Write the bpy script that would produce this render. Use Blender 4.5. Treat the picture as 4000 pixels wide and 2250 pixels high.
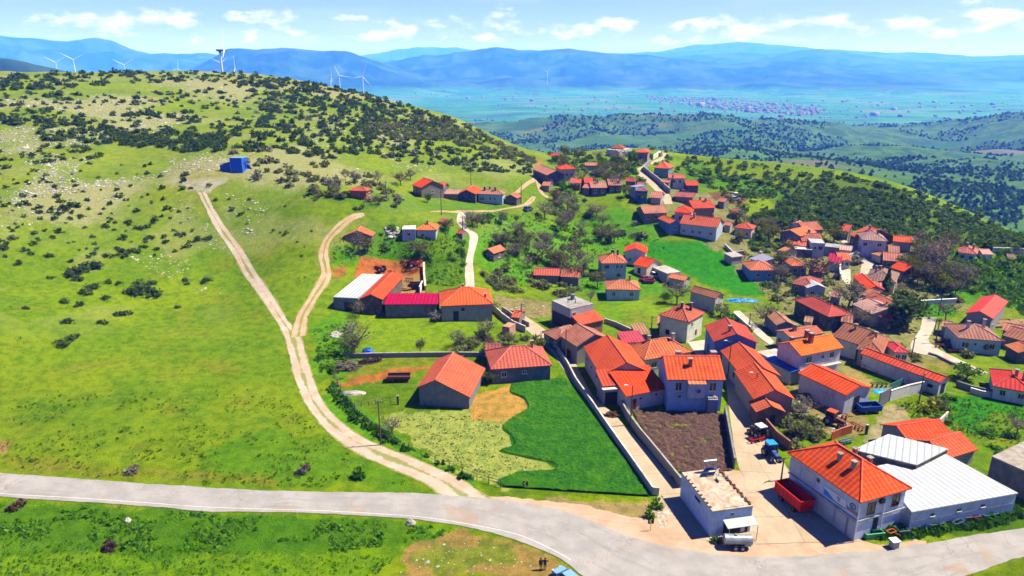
import bpy, math, random
import numpy as np
from math import radians, pi, sin, cos, tan
from mathutils import Vector, Matrix
for o in list(bpy.data.objects): bpy.data.objects.remove(o)
SC = bpy.context.scene
COL = SC.collection
rnd = random.Random(11)
# ---------------------------------------------------------------- camera, sky, sun, exposure
FD = 1750.0                      # focal length in px of a 2576 px wide picture
PITCH = radians(17.7)
CAMZ = 60.0
cam_d = bpy.data.cameras.new('camera'); cam = bpy.data.objects.new('camera', cam_d); COL.objects.link(cam)
cam.location = (0, 0, CAMZ); cam.rotation_euler = (pi/2 - PITCH, 0, 0)
cam_d.sensor_width = 36; cam_d.lens = 36*FD/2576; cam_d.clip_start = .5; cam_d.clip_end = 120000
SC.camera = cam
SUN_EL, SUN_AZ = radians(57), radians(80)     # azimuth clockwise from +Y (north); sun stands to the right
sd = bpy.data.lights.new('sun', 'SUN'); so = bpy.data.objects.new('sun', sd); COL.objects.link(so)
sd.energy = 5.0; sd.angle = radians(.5); sd.color = (1, .965, .91)
sdir = Vector((sin(SUN_AZ)*cos(SUN_EL), cos(SUN_AZ)*cos(SUN_EL), sin(SUN_EL)))
so.rotation_euler = sdir.to_track_quat('Z', 'Y').to_euler(); so.location = (0, 0, 300)
SC.view_settings.view_transform = 'Standard'; SC.view_settings.look = 'None'
SC.view_settings.gamma = 1; SC.view_settings.exposure = 1.3
SC.cycles.volume_bounces = 2; SC.cycles.diffuse_bounces = 1
W = bpy.data.worlds.new('World'); SC.world = W; W.use_nodes = True
def N(nt, typ, **kw):
    n = nt.nodes.new(typ)
    for k, v in kw.items():
        if k.startswith('i_'):
            key = k[2:]
            key = int(key) if key.isdigit() else key.replace('_', ' ')
            n.inputs[key].default_value = v
        else: setattr(n, k, v)
    return n
def L(nt, a, b): nt.links.new(a, b)
nt = W.node_tree; nt.nodes.clear()
out = N(nt, 'ShaderNodeOutputWorld'); bg = N(nt, 'ShaderNodeBackground'); bg.inputs[1].default_value = .05
sky = N(nt, 'ShaderNodeTexSky', sky_type='NISHITA', sun_disc=False, sun_elevation=SUN_EL, sun_rotation=SUN_AZ)
sky.altitude = 300; sky.air_density = 1.0; sky.dust_density = .2; sky.ozone_density = 2
tc = N(nt, 'ShaderNodeTexCoord')
mp = N(nt, 'ShaderNodeMapping'); mp.inputs['Scale'].default_value = (21, 21, 46); mp.inputs['Location'].default_value = (3.1, 1.7, .35)
L(nt, tc.outputs['Generated'], mp.inputs[0])
no = N(nt, 'ShaderNodeTexNoise', i_Scale=1.0, i_Detail=8.0, i_Roughness=.56); L(nt, mp.outputs[0], no.inputs['Vector'])
mp2 = N(nt, 'ShaderNodeMapping'); mp2.inputs['Scale'].default_value = (5, 5, 30); mp2.inputs['Location'].default_value = (7.1, 2.7, .1)
L(nt, tc.outputs['Generated'], mp2.inputs[0])
no2 = N(nt, 'ShaderNodeTexNoise', i_Scale=1.0, i_Detail=4.0); L(nt, mp2.outputs[0], no2.inputs['Vector'])
sx = N(nt, 'ShaderNodeSeparateXYZ'); L(nt, tc.outputs['Generated'], sx.inputs[0])
skm = N(nt, 'ShaderNodeMix', data_type='RGBA', blend_type='MULTIPLY'); skm.inputs[0].default_value = 1; zr = N(nt, 'ShaderNodeMapRange', interpolation_type='SMOOTHSTEP'); L(nt, sx.outputs[2], zr.inputs[0]); zr.inputs[1].default_value = .08; zr.inputs[2].default_value = .55
zm = N(nt, 'ShaderNodeMix', data_type='RGBA', blend_type='MULTIPLY'); L(nt, zr.outputs[0], zm.inputs[0]); L(nt, sky.outputs[0], zm.inputs[6]); zm.inputs[7].default_value = (.19, .36, .92, 1)
L(nt, zm.outputs[2], skm.inputs[6]); skm.inputs[7].default_value = (.70, .62, 1.0, 1)
# cloud band a few degrees above the horizon
b1 = N(nt, 'ShaderNodeMapRange', interpolation_type='SMOOTHSTEP'); L(nt, sx.outputs[2], b1.inputs[0]); b1.inputs[1].default_value = .020; b1.inputs[2].default_value = .036
b2 = N(nt, 'ShaderNodeMapRange', interpolation_type='SMOOTHSTEP'); L(nt, sx.outputs[2], b2.inputs[0]); b2.inputs[1].default_value = .052; b2.inputs[2].default_value = .080; b2.inputs[3].default_value = 1; b2.inputs[4].default_value = .1
mu = N(nt, 'ShaderNodeMath', operation='MULTIPLY'); L(nt, b1.outputs[0], mu.inputs[0]); L(nt, b2.outputs[0], mu.inputs[1])
ad = N(nt, 'ShaderNodeMath', operation='MULTIPLY_ADD'); L(nt, mu.outputs[0], ad.inputs[0]); ad.inputs[1].default_value = .24; L(nt, no.outputs[0], ad.inputs[2])
cr = N(nt, 'ShaderNodeMapRange', interpolation_type='SMOOTHSTEP'); L(nt, ad.outputs[0], cr.inputs[0]); cr.inputs[1].default_value = .69; cr.inputs[2].default_value = .88; cr.inputs[4].default_value = .68
st = N(nt, 'ShaderNodeMapRange', interpolation_type='SMOOTHSTEP'); L(nt, no2.outputs[0], st.inputs[0]); st.inputs[1].default_value = .5; st.inputs[2].default_value = .8; st.inputs[4].default_value = .14
mx = N(nt, 'ShaderNodeMath', operation='MAXIMUM'); L(nt, cr.outputs[0], mx.inputs[0]); L(nt, st.outputs[0], mx.inputs[1])
mix = N(nt, 'ShaderNodeMix', data_type='RGBA'); L(nt, mx.outputs[0], mix.inputs[0]); L(nt, skm.outputs[2], mix.inputs[6]); mix.inputs[7].default_value = (11.5, 12.5, 16.5, 1)
L(nt, mix.outputs[2], bg.inputs[0]); L(nt, bg.outputs[0], out.inputs[0])
# ---------------------------------------------------------------- picture -> world
TL = {'D':(0,0,4000/2576),'1':(2400,1700,1600/2576),'2':(2000,1250,1000/2576),'3':(3000,1250,1000/2576),'4':(1200,1250,1000/2576),
 '5':(1200,800,900/2576),'6':(2000,850,1000/2576),'7':(2900,850,1100/2576),'8':(1300,550,900/2576),'9':(2100,550,800/2576),
 'A':(0,100,1600/2576),'B':(1600,100,2400/2576),'C':(0,1700,2400/2576),'E':(0,600,1300/2576),'F':(2850,1600,600/2576),
 'G':(3000,1850,700/2536),'H':(2600,1800,500/1811),'I':(3500,1000,500/1035),'J':(1900,2050,500/2576),'K':(800,580,300/2576)}
def ray(t, x, y):
    """azimuth (rad, clockwise from +Y) and slope dz/dr of the sight line through a picture point"""
    X0, Y0, s = TL[t]
    px = (X0 + x*s)/TL['D'][2] - 1288; py = (Y0 + y*s)/TL['D'][2] - 724.5
    fx = px/FD; v = py/FD
    f = cos(PITCH) - v*sin(PITCH); d = sin(PITCH) + v*cos(PITCH)
    return math.atan2(fx, f), -d/math.hypot(fx, f)
# ---------------------------------------------------------------- terrain heights
def vnoise(x, y, seed=0):
    x = np.asarray(x, float); y = np.asarray(y, float)
    xi = np.floor(x).astype(np.int64); yi = np.floor(y).astype(np.int64); xf = x - xi; yf = y - yi
    def h(a, b):
        n = (a*374761393 + b*668265263 + seed*974711) & 0xffffffff
        n = ((n ^ (n >> 13))*1274126177) & 0xffffffff
        return ((n ^ (n >> 16)) & 0xffff)/65535.0
    u = xf*xf*(3-2*xf); v = yf*yf*(3-2*yf)
    return (h(xi, yi)*(1-u) + h(xi+1, yi)*u)*(1-v) + (h(xi, yi+1)*(1-u) + h(xi+1, yi+1)*u)*v
def fbm(x, y, o=4, seed=0):
    s = 0; a = 1; t = 0
    for k in range(o):
        s = s + a*vnoise(x*2**k + 17.3*k, y*2**k - 9.1*k, seed+k); t += a; a *= .5
    return s/t
def sst(a, b, x):
    t = np.clip((x-a)/(b-a), 0, 1); return t*t*(3-2*t)
CP = []                                       # (az, ln r, z)
def cz(x, y, z):
    az, s = ray('D', x, y); CP.append((az, math.log((z-CAMZ)/s), z))
def crr(x, y, r):
    az, s = ray('D', x, y); CP.append((az, math.log(r), CAMZ + s*r))
for x, y, z in [(-200,1449,0),(0,1449,-.5),(400,1449,-.3),(900,1449,0),(1400,1449,0),(1900,1449,0),(2400,1449,0),(2800,1449,0),
 (-300,1230,0),(0,1230,.2),(400,1260,.2),(800,1270,0),(1200,1290,0),(1600,1370,0),(2100,1390,0),(2576,1370,0),(2800,1350,0),
 (0,1000,1.5),(300,1000,1.2),(600,1000,.6),(900,1000,.2),(1200,1000,.4),(1500,1050,0),(1800,1050,0),(2200,1050,0),(2576,1050,-.5),
 (600,850,1.6),(730,850,1.4),(1000,850,1.2),(1300,850,.5),(1700,850,-1),(2000,850,-1),(2300,850,-1),(2576,850,-1.5),
 (860,760,3),(1100,790,1.8),(1250,790,1),(1400,780,-1),(1600,750,-2),(1850,760,-2),(2150,750,-1.5),(2400,760,-1.5),
 (1180,680,4),(1000,680,5),(1350,680,.5),(1545,700,-1.8),(1750,680,-1),(1950,690,-1),(2200,690,-1),(2576,690,-1)]: cz(x, y, z)
for x, y, r in [(-200,850,172),(0,850,170),(300,850,168),(-200,700,208),(0,700,206),(200,700,203),(400,700,200),(600,700,196),(760,700,184),(0,600,226),(300,600,222),(0,520,246),(300,540,236),(570,560,222),(490,460,243),(600,425,248),
 (800,560,205),(800,440,240),(910,500,215),(1080,590,200),(1050,495,236),(1230,505,242),(1330,525,238),(1180,545,220),(1280,450,266),(1000,400,280),
 (0,420,281),(300,400,282),(500,340,308),(700,340,306),(900,330,320),(0,300,345),(300,290,352),(600,260,390),(850,260,402),(1050,300,380),(1200,350,352),(1330,400,325),
 (1360,430,302),(1415,455,276),(1420,560,242),(1560,480,268),(1650,470,282),(1700,600,236),(1755,600,236),(1600,600,236),(1665,435,318),(1800,490,284),(1880,580,252),(2050,580,264),(2230,630,250),(2450,640,256),
 (1560,392,335),(1650,385,360),(2000,500,305),(2250,560,300),(2450,600,290),(2700,640,275)]: crr(x, y, r)
crest = [(-300,172,500),(0,180,500),(200,183,510),(400,182,520),(640,187,500),(740,200,480),(850,222,460),(950,245,445),(1050,270,430),(1150,298,415),(1250,345,390),(1350,384,375),
 (1450,384,385),(1560,372,400),(1650,380,395),(1760,396,400),(1900,408,410),(2000,420,415),(2100,433,420),(2200,452,420),(2300,482,418),(2400,522,410),(2500,566,400),(2576,600,392),(2750,660,380)]
for x, y, r in crest:
    crr(x, y, r); crr(x, y+ (34 if x < 1300 else 62), r*1.22)
    if x < 1300: crr(x, y+70, r*1.6)
for x, y, r in [(1450,388,900),(1650,385,960),(1800,400,950),(2000,420,900),(2200,450,860),(2400,500,800),(2576,565,760),(2750,600,740),
 (1300,345,1500),(1600,335,1500),(1900,340,1400),(2150,400,1150),(2350,430,1050),(2576,480,950),(1450,318,2000),(1650,316,2100),(1850,318,1750),(1950,306,1900),(2080,330,1800),(2300,350,1900),(2576,360,1700),
 (-300,300,900),(0,290,900),(400,290,900),(800,330,900),(-300,205,2000),(0,215,2000),(400,225,2000),(800,270,2000),(1100,310,1900),(2400,300,2600),(2576,285,2700),(2750,270,2900)]: crr(x, y, r)
for az in (-.9,-.62,-.4,-.2,0,.2,.4,.62,.9):
    CP.append((az, math.log(4200), -238)); CP.append((az, math.log(8000), -240))
for az in (-1.0,-.8,.8,1.0):
    for r, z in ((60,0),(110,0),(170,-1)): CP.append((az, math.log(r), z if az > 0 else max(z, 0)))
    CP.append((az, math.log(300), 10 if az < 0 else -8)); CP.append((az, math.log(500), 45 if az < 0 else -40)); CP.append((az, math.log(1300), -60 if az < 0 else -110))
for az in (-.9,-.45,0,.45,.9): CP.append((az, math.log(20), 0)); CP.append((az, math.log(42), 0))
CPa = np.array(CP)
def _k(d2): return .5*d2*np.log(d2 + 1e-12)
n_ = len(CPa); PX = CPa[:, :2]
D2 = ((PX[:, None] - PX[None])**2).sum(2)
A = np.zeros((n_+3, n_+3)); A[:n_, :n_] = _k(D2) + np.eye(n_)*3e-4
A[:n_, n_] = 1; A[:n_, n_+1:] = PX; A[n_:, :n_] = A[:n_, n_:].T
SOL = np.linalg.solve(A, np.concatenate([CPa[:, 2], np.zeros(3)]))
def tps(az, lr):
    sh = az.shape; a = az.ravel(); l = lr.ravel(); o = np.zeros(a.size)
    for i in range(0, a.size, 60000):
        q = np.stack([a[i:i+60000], l[i:i+60000]], 1)
        d2 = ((q[:, None] - PX[None])**2).sum(2)
        o[i:i+60000] = _k(d2) @ SOL[:n_] + SOL[n_] + q @ SOL[n_+1:]
    return o.reshape(sh)
RANGES = [ # crest distance, picture outline of the crest
 (8900, [(900,235),(1000,212),(1100,203),(1200,206),(1280,196),(1400,204),(1500,199),(1580,212),(1700,206),(1800,216),(1950,212),(2100,222),(2250,216),(2400,228),(2576,232)]),
 (10800,[(900,215),(980,190),(1060,172),(1160,160),(1240,152),(1330,166),(1420,157),(1520,171),(1620,163),(1740,176),(1860,186),(1980,176),(2100,190),(2240,198),(2380,212),(2576,226)]),
 (2500, [(-500,110),(-200,132),(0,147),(60,154),(130,168),(220,190),(400,230)]),
 (10500,[(380,230),(440,190),(490,168),(545,140),(570,125),(600,122),(650,126),(690,123),(740,121),(800,126),(870,131),(910,142),(960,155),(1050,185),(1150,230)]),
 (17500,[(-600,110),(-200,85),(0,92),(60,97),(120,98),(170,103),(240,97),(290,108),(330,122),(380,136),(450,137),(520,134),(600,140),(700,160)]),
 (13000,[(850,200),(960,158),(1010,150),(1060,138),(1130,137),(1190,127),(1250,118),(1320,130),(1430,123),(1520,134),(1600,137),(1700,147),(1800,158),(1850,162),(1930,150),(2050,158),(2150,172),(2300,190),(2450,206),(2576,214),(2900,235)]),
 (19000,[(1300,170),(1560,150),(1640,142),(1750,136),(1900,134),(1990,132),(2060,126),(2130,135),(2200,144),(2330,157),(2430,154),(2500,151),(2576,151),(2900,140)]),
 (27000,[(700,150),(900,140),(1000,126),(1080,119),(1150,120),(1200,128),(1300,124),(1400,128),(1560,134),(1650,128),(1740,116),(1800,112),(1860,104),(1930,112),(2000,119),(2100,125),(2200,132),(2350,135),(2450,140),(2576,138),(2900,150)])]
RA = []
for r0, pts in RANGES:
    q = [ray('D', x, y) for x, y in pts]
    RA.append((r0, np.array([p[0] for p in q]), np.array([CAMZ + r0*p[1] for p in q])))
def height(az, r):
    lr = np.log(r); ac = np.clip(az, -1.0, 1.0)
    z = tps(ac, np.minimum(lr, math.log(7000)))
    x = np.sin(az)*r; y = np.cos(az)*r
    w = sst(math.log(2800), math.log(5200), lr)
    z = z*(1-w) + w*-240
    # relief
    z = z + (fbm(x/9, y/9, 3, 3)-.5)*(.15 + 1.1*sst(150, 260, r)*sst(.35, .0, az))*sst(35, 120, r)*(1-sst(500, 900, r))
    hillw = sst(600, 1100, r)*(1-sst(3400, 5600, r))
    f = fbm(x/420+3, y/420+5, 4, 8)
    z = z + hillw*((f-.60)*140*np.clip(r/1800, .3, 1.1))*(.35 + .65*sst(-.45, .1, az))
    z = z + sst(4500, 7000, r)*(fbm(x/1500, y/1500, 3, 21)-.5)*30
    zz = z
    for r0, a, zc in RA:
        c = np.interp(az, a, zc, left=-400, right=-400)
        fr = (.62 if r0 > 12000 or r0 == 10500 else .86) if r0 > 3000 else .55
        s = np.where(r < r0, sst(r0*fr, r0, r)**.85, 1 - sst(r0, r0*1.25, r))
        nn = fbm(x/(r0*.055), y/(r0*.055), 4, int(r0) % 97)
        mod = 1 - 4*s*(1-s)*(1.5*np.abs(nn-.5)*2 + .05)*.8
        c2 = c + (fbm(az*40, az*0+r0, 3, 5)-.5)*r0*.004
        zz = np.maximum(zz, np.where(c2 > -240, -240 + (c2+240)*s*mod, -400))
    return zz
def smooth_grid():
    fine = np.arange(-44, 44.001, .125); side = np.concatenate([np.arange(-180, -44, 3.0), fine, np.arange(47, 181, 3.0)])
    az = np.radians(np.unique(np.round(side, 4))); az = az[az < pi-1e-6]
    seg = [np.array([1., 6, 12]), np.exp(np.arange(math.log(20), math.log(60), .03)), np.exp(np.arange(math.log(60), math.log(420), .0065)),
           np.exp(np.arange(math.log(420), math.log(1500), .011)), np.exp(np.arange(math.log(1500), math.log(42000), .02))]
    return az, np.concatenate(seg)
AZ, RR = smooth_grid()
AG, RG = np.meshgrid(AZ, RR, indexing='ij')
ZG = height(AG, RG)
back = sst(1.25, 2.2, np.abs(AG)); ZG = ZG*(1-back) + back*np.where(RG > 400, -10, 0)*sst(300, 3000, RG)
ZG[:, :3] = 0
LR = np.log(RR)
def ground(x, y):
    x = np.asarray(x, float); y = np.asarray(y, float)
    az = np.arctan2(x, y); r = np.hypot(x, y)
    i = np.clip(np.searchsorted(AZ, az)-1, 0, len(AZ)-2); j = np.clip(np.searchsorted(RR, r)-1, 0, len(RR)-2)
    u = np.clip((az-AZ[i])/(AZ[i+1]-AZ[i]), 0, 1); v = np.clip((r-RR[j])/(RR[j+1]-RR[j]), 0, 1)
    return (ZG[i, j]*(1-u)+ZG[i+1, j]*u)*(1-v) + (ZG[i, j+1]*(1-u)+ZG[i+1, j+1]*u)*v
def gz(x, y): return float(ground(np.array([x]), np.array([y]))[0])
RS = np.exp(np.linspace(math.log(40), math.log(9000), 1500))
def hit(t, x, y, h=0.0, rmin=45):
    """first point along the sight line that is h above the ground"""
    az, s = ray(t, x, y); rs = RS[RS > rmin]
    zz = ground(np.sin(az)*rs, np.cos(az)*rs) + h; zr = CAMZ + s*rs
    k = np.argmax(zz >= zr)
    if not (zz >= zr).any(): k = len(rs)-1
    if k > 0:
        a = zr[k-1]-zz[k-1]; b = zr[k]-zz[k]; f = a/(a-b) if a != b else 0; r = rs[k-1] + (rs[k]-rs[k-1])*f
    else: r = rs[0]
    return Vector((sin(az)*r, cos(az)*r, CAMZ + s*r))
def at_z(t, x, y, z):
    az, s = ray(t, x, y); r = (z-CAMZ)/s
    return Vector((sin(az)*r, cos(az)*r, z))
# ---------------------------------------------------------------- materials
def newmat(name):
    m = bpy.data.materials.new(name); m.use_nodes = True; nt = m.node_tree
    return m, nt, nt.nodes['Principled BSDF']
def mixc(nt, fac, a, b, bt='MIX'):
    m = N(nt, 'ShaderNodeMix', data_type='RGBA', blend_type=bt)
    for s, v in ((0, fac), (6, a), (7, b)):
        if hasattr(v, 'node'): L(nt, v, m.inputs[s])
        else: m.inputs[s].default_value = v if s == 0 else (*v, 1)[:4]
    return m.outputs[2]
def rng(nt, v, a, b, c=0, d=1, smooth=True):
    m = N(nt, 'ShaderNodeMapRange'); 
    if smooth: m.interpolation_type = 'SMOOTHSTEP'
    L(nt, v, m.inputs[0]); m.inputs[1].default_value = a; m.inputs[2].default_value = b; m.inputs[3].default_value = c; m.inputs[4].default_value = d
    return m.outputs[0]
def noise(nt, scale, detail=4, rough=.55, vec=None, sc3=None, dist=0):
    if vec is None: vec = N(nt, 'ShaderNodeNewGeometry').outputs['Position']
    if sc3:
        mp = N(nt, 'ShaderNodeMapping'); mp.inputs['Scale'].default_value = sc3; L(nt, vec, mp.inputs[0]); vec = mp.outputs[0]
    n = N(nt, 'ShaderNodeTexNoise', i_Scale=scale, i_Detail=float(detail), i_Roughness=rough); n.inputs['Distortion'].default_value = dist
    L(nt, vec, n.inputs['Vector']); return n.outputs[0]
def bump(nt, bs, h, strength=.5, dist=.1):
    b = N(nt, 'ShaderNodeBump'); b.inputs['Strength'].default_value = strength; b.inputs['Distance'].default_value = dist
    L(nt, h, b.inputs['Height']); L(nt, b.outputs[0], bs.inputs['Normal'])
def simple(name, col, rough=.7, metal=0.0, var=.25, vs=1.5, spec=.3):
    m, nt, bs = newmat(name)
    c = mixc(nt, rng(nt, noise(nt, vs), .3, .7), tuple(x*(1-var) for x in col), tuple(min(1, x*(1+var)) for x in col))
    L(nt, c, bs.inputs['Base Color']); bs.inputs['Roughness'].default_value = rough; bs.inputs['Metallic'].default_value = metal
    bs.inputs['Specular IOR Level'].default_value = spec
    return m
MC = {}
def pm(name, col, **kw):
    if name not in MC: MC[name] = simple(name, col, **kw)
    return MC[name]
# object-colour materials: the colour of the thing is its obj.color
def objcol_mat(name, kind):
    m, nt, bs = newmat(name); oi = N(nt, 'ShaderNodeObjectInfo'); c = oi.outputs['Color']
    geo = N(nt, 'ShaderNodeNewGeometry').outputs['Position']
    bs.inputs['Specular IOR Level'].default_value = .2; bs.inputs['Roughness'].default_value = .85
    if kind == 'wall':
        c = mixc(nt, rng(nt, noise(nt, .9, 6), .35, .75, 0, .45), c, (.30, .27, .23), 'MIX')
        c = mixc(nt, rng(nt, noise(nt, 1.0, 4, sc3=(2.2, 2.2, .25)), .5, .75, 0, .35), c, (.36, .33, .29), 'MULTIPLY')
        L(nt, c, bs.inputs['Base Color']); bump(nt, bs, noise(nt, 9, 4), .35, .03)
    elif kind == 'block':
        uv = N(nt, 'ShaderNodeTexCoord').outputs['Object']
        br = N(nt, 'ShaderNodeTexBrick', i_Scale=1.0); br.inputs['Brick Width'].default_value = .5; br.inputs['Row Height'].default_value = .24; br.inputs['Mortar Size'].default_value = .02
        mp = N(nt, 'ShaderNodeMapping'); mp.inputs['Rotation'].default_value = (pi/2, 0, 0); L(nt, uv, mp.inputs[0]); L(nt, mp.outputs[0], br.inputs['Vector'])
        c2 = mixc(nt, .35, c, (.5, .5, .5), 'MULTIPLY'); br.inputs['Mortar'].default_value = (.32, .30, .27, 1)
        L(nt, c, br.inputs['Color1']); L(nt, c2, br.inputs['Color2'])
        c = mixc(nt, rng(nt, noise(nt, .7, 5), .4, .75, 0, .6), br.outputs[0], (.25, .22, .2))
        L(nt, c, bs.inputs['Base Color'])
    elif kind == 'tile':
        uv = N(nt, 'ShaderNodeTexCoord').outputs['UV']; s = N(nt, 'ShaderNodeSeparateXYZ'); L(nt, uv, s.inputs[0])
        # roll of the tiles down the slope and courses across it
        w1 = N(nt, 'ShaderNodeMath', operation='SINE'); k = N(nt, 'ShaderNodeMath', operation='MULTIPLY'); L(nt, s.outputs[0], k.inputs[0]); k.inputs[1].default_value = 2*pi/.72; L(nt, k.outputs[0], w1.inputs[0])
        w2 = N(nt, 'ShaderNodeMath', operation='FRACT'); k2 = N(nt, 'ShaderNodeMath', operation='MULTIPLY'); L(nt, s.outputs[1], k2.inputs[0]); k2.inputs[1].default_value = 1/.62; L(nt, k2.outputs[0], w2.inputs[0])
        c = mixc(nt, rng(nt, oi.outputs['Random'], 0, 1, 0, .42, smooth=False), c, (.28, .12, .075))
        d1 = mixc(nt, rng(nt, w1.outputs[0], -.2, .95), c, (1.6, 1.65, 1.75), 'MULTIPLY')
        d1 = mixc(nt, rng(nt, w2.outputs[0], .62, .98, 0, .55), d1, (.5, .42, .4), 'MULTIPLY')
        big = noise(nt, .33, 5, .6, vec=geo)
        d1 = mixc(nt, rng(nt, big, .42, .72, 0, .7), d1, (.62, .55, .55), 'MULTIPLY')
        fine = noise(nt, 3.2, 3, .7, vec=geo)
        d1 = mixc(nt, rng(nt, fine, .5, .8, 0, .6), d1, (1.3, 1.7, 1.5), 'MULTIPLY')
        d1 = mixc(nt, rng(nt, noise(nt, 1.6, 3, .7, vec=geo), .54, .72, 0, .6), d1, (.11, .07, .055), 'MIX')
        L(nt, d1, bs.inputs['Base Color'])
        add = N(nt, 'ShaderNodeMath', operation='ADD'); L(nt, w1.outputs[0], add.inputs[0]); L(nt, w2.outputs[0], add.inputs[1]); bump(nt, bs, add.outputs[0], .5, .05)
    elif kind == 'metal':
        uv = N(nt, 'ShaderNodeTexCoord').outputs['UV']; s = N(nt, 'ShaderNodeSeparateXYZ'); L(nt, uv, s.inputs[0])
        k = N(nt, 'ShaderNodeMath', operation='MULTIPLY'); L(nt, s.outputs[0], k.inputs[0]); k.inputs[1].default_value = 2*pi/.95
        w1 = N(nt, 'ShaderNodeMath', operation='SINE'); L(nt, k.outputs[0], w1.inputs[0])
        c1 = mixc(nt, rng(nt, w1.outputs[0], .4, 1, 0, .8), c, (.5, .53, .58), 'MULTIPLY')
        c1 = mixc(nt, rng(nt, noise(nt, .35, 5, vec=geo), .5, .75, 0, .3), c1, (.6, .58, .55), 'MULTIPLY')
        L(nt, c1, bs.inputs['Base Color']); bs.inputs['Roughness'].default_value = .45; bump(nt, bs, w1.outputs[0], .5, .05)
    elif kind == 'concrete':
        c1 = mixc(nt, rng(nt, noise(nt, .45, 6, .6, dist=1.5), .35, .7, 0, .8), c, (.55, .40, .28), 'MULTIPLY')
        c1 = mixc(nt, rng(nt, noise(nt, 1.7, 5), .45, .7, 0, .35), c1, (.2, .19, .18))
        L(nt, c1, bs.inputs['Base Color'])
    elif kind == 'paint':
        c1 = mixc(nt, rng(nt, noise(nt, 2.2, 5), .45, .7, 0, .45), c, (.25, .14, .08), 'MIX' )
        L(nt, c1, bs.inputs['Base Color']); bs.inputs['Roughness'].default_value = .5
    m.name = name; return m
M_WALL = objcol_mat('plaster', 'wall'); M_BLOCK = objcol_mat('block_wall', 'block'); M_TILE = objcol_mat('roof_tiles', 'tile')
M_METAL = objcol_mat('sheet_metal', 'metal'); M_CONC = objcol_mat('concrete', 'concrete'); M_PAINT = objcol_mat('worn_paint', 'paint')
M_PANE, _n, _b = newmat('window_glass'); _b.inputs['Base Color'].default_value = (.015, .02, .03, 1); _b.inputs['Roughness'].default_value = .15
M_WFR = simple('window_frame_paint', (.6, .6, .58)); M_WBR = simple('window_frame_wood', (.28, .12, .04)); M_DARK = simple('dark_opening', (.012, .012, .014))
M_WOOD = simple('weathered_wood', (.10, .075, .055), .9); M_RUST = simple('rusty_iron', (.14, .045, .02), .8, 0, .4, 4)
M_TYRE = simple('tyre_rubber', (.016, .016, .017), .9); M_STEEL = simple('grey_steel', (.22, .24, .26), .45, .3)
M_GALV = simple('galvanised_steel', (.33, .35, .37), .4, .4); M_WHITE = simple('white_paint', (.78, .79, .8), .5, 0, .06)
# ---------------------------------------------------------------- mesh building
def link(o, parent=None):
    COL.objects.link(o)
    if parent is not None: o.parent = parent
    return o
def tag(o, label=None, cat=None, group=None, kind=None):
    if label: o['label'] = label
    if cat: o['category'] = cat
    if group: o['group'] = group
    if kind: o['kind'] = kind
    return o
def empty(name, loc, rz, label, cat, group=None):
    o = bpy.data.objects.new(name, None); o.empty_display_size = .5; COL.objects.link(o)
    o.location = loc; o.rotation_euler = (0, 0, rz); return tag(o, label, cat, group)
class MB:
    def __init__(s): s.v = []; s.f = []; s.uv = []
    def face(s, pts, uv=None):
        i = len(s.v); s.v += [tuple(p) for p in pts]; s.f.append(tuple(range(i, i+len(pts)))); s.uv.append(uv or [(0, 0)]*len(pts)); return s
    def box(s, c, d, rz=0, rx=0):
        x, y, z = [k/2 for k in d]; M = Matrix.Translation(c) @ Matrix.Rotation(rz, 4, 'Z') @ Matrix.Rotation(rx, 4, 'X')
        P = [M @ Vector(p) for p in ((-x,-y,-z),(x,-y,-z),(x,y,-z),(-x,y,-z),(-x,-y,z),(x,-y,z),(x,y,z),(-x,y,z))]
        for q in ((3,2,1,0),(4,5,6,7),(0,1,5,4),(1,2,6,5),(2,3,7,6),(3,0,4,7)): s.face([P[k] for k in q])
        return s
    def tube(s, a, b, r0, r1=None, n=8, caps=True):
        r1 = r0 if r1 is None else r1; a = Vector(a); b = Vector(b); d = b-a
        if d.length < 1e-6: return s
        q = d.to_track_quat('Z', 'Y'); ra = [a + q @ Vector((cos(2*pi*k/n)*r0, sin(2*pi*k/n)*r0, 0)) for k in range(n)]
        rb = [b + q @ Vector((cos(2*pi*k/n)*r1, sin(2*pi*k/n)*r1, 0)) for k in range(n)]
        for k in range(n): s.face([ra[k], ra[(k+1) % n], rb[(k+1) % n], rb[k]])
        if caps: s.face(rb); s.face(ra[::-1])
        return s
    def prism(s, poly, z0, z1):
        n = len(poly); lo = [(p[0], p[1], z0) for p in poly]; hi = [(p[0], p[1], z1) for p in poly]
        for k in range(n): s.face([lo[k], lo[(k+1) % n], hi[(k+1) % n], hi[k]])
        s.face(hi, [(p[0], p[1]) for p in poly]); s.face(lo[::-1]); return s
    def loft(s, secs, cap=True):
        n = len(secs[0])
        for A_, B_ in zip(secs, secs[1:]):
            for k in range(n): s.face([A_[k], A_[(k+1) % n], B_[(k+1) % n], B_[k]])
        if cap: s.face(secs[0][::-1]); s.face(secs[-1])
        return s
    def build(s, name, mat, parent=None, col=None, loc=None, smooth=False, label=None, weld=False):
        me = bpy.data.meshes.new(name); me.from_pydata(s.v, [], s.f)
        ul = me.uv_layers.new(name='UVMap'); flat = [c for u in s.uv for c in u]
        ul.data.foreach_set('uv', [k for c in flat for k in c])
        me.materials.append(mat)
        if weld or smooth:
            import bmesh
            bm = bmesh.new(); bm.from_mesh(me); bmesh.ops.remove_doubles(bm, verts=bm.verts, dist=1e-4); bmesh.ops.recalc_face_normals(bm, faces=bm.faces); bm.to_mesh(me); bm.free()
        if smooth: me.polygons.foreach_set('use_smooth', [True]*len(me.polygons))
        o = bpy.data.objects.new(name, me); link(o, parent)
        if col: o.color = (*col, 1)
        if loc is not None: o.location = loc
        if label: o['label'] = label
        return o
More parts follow.
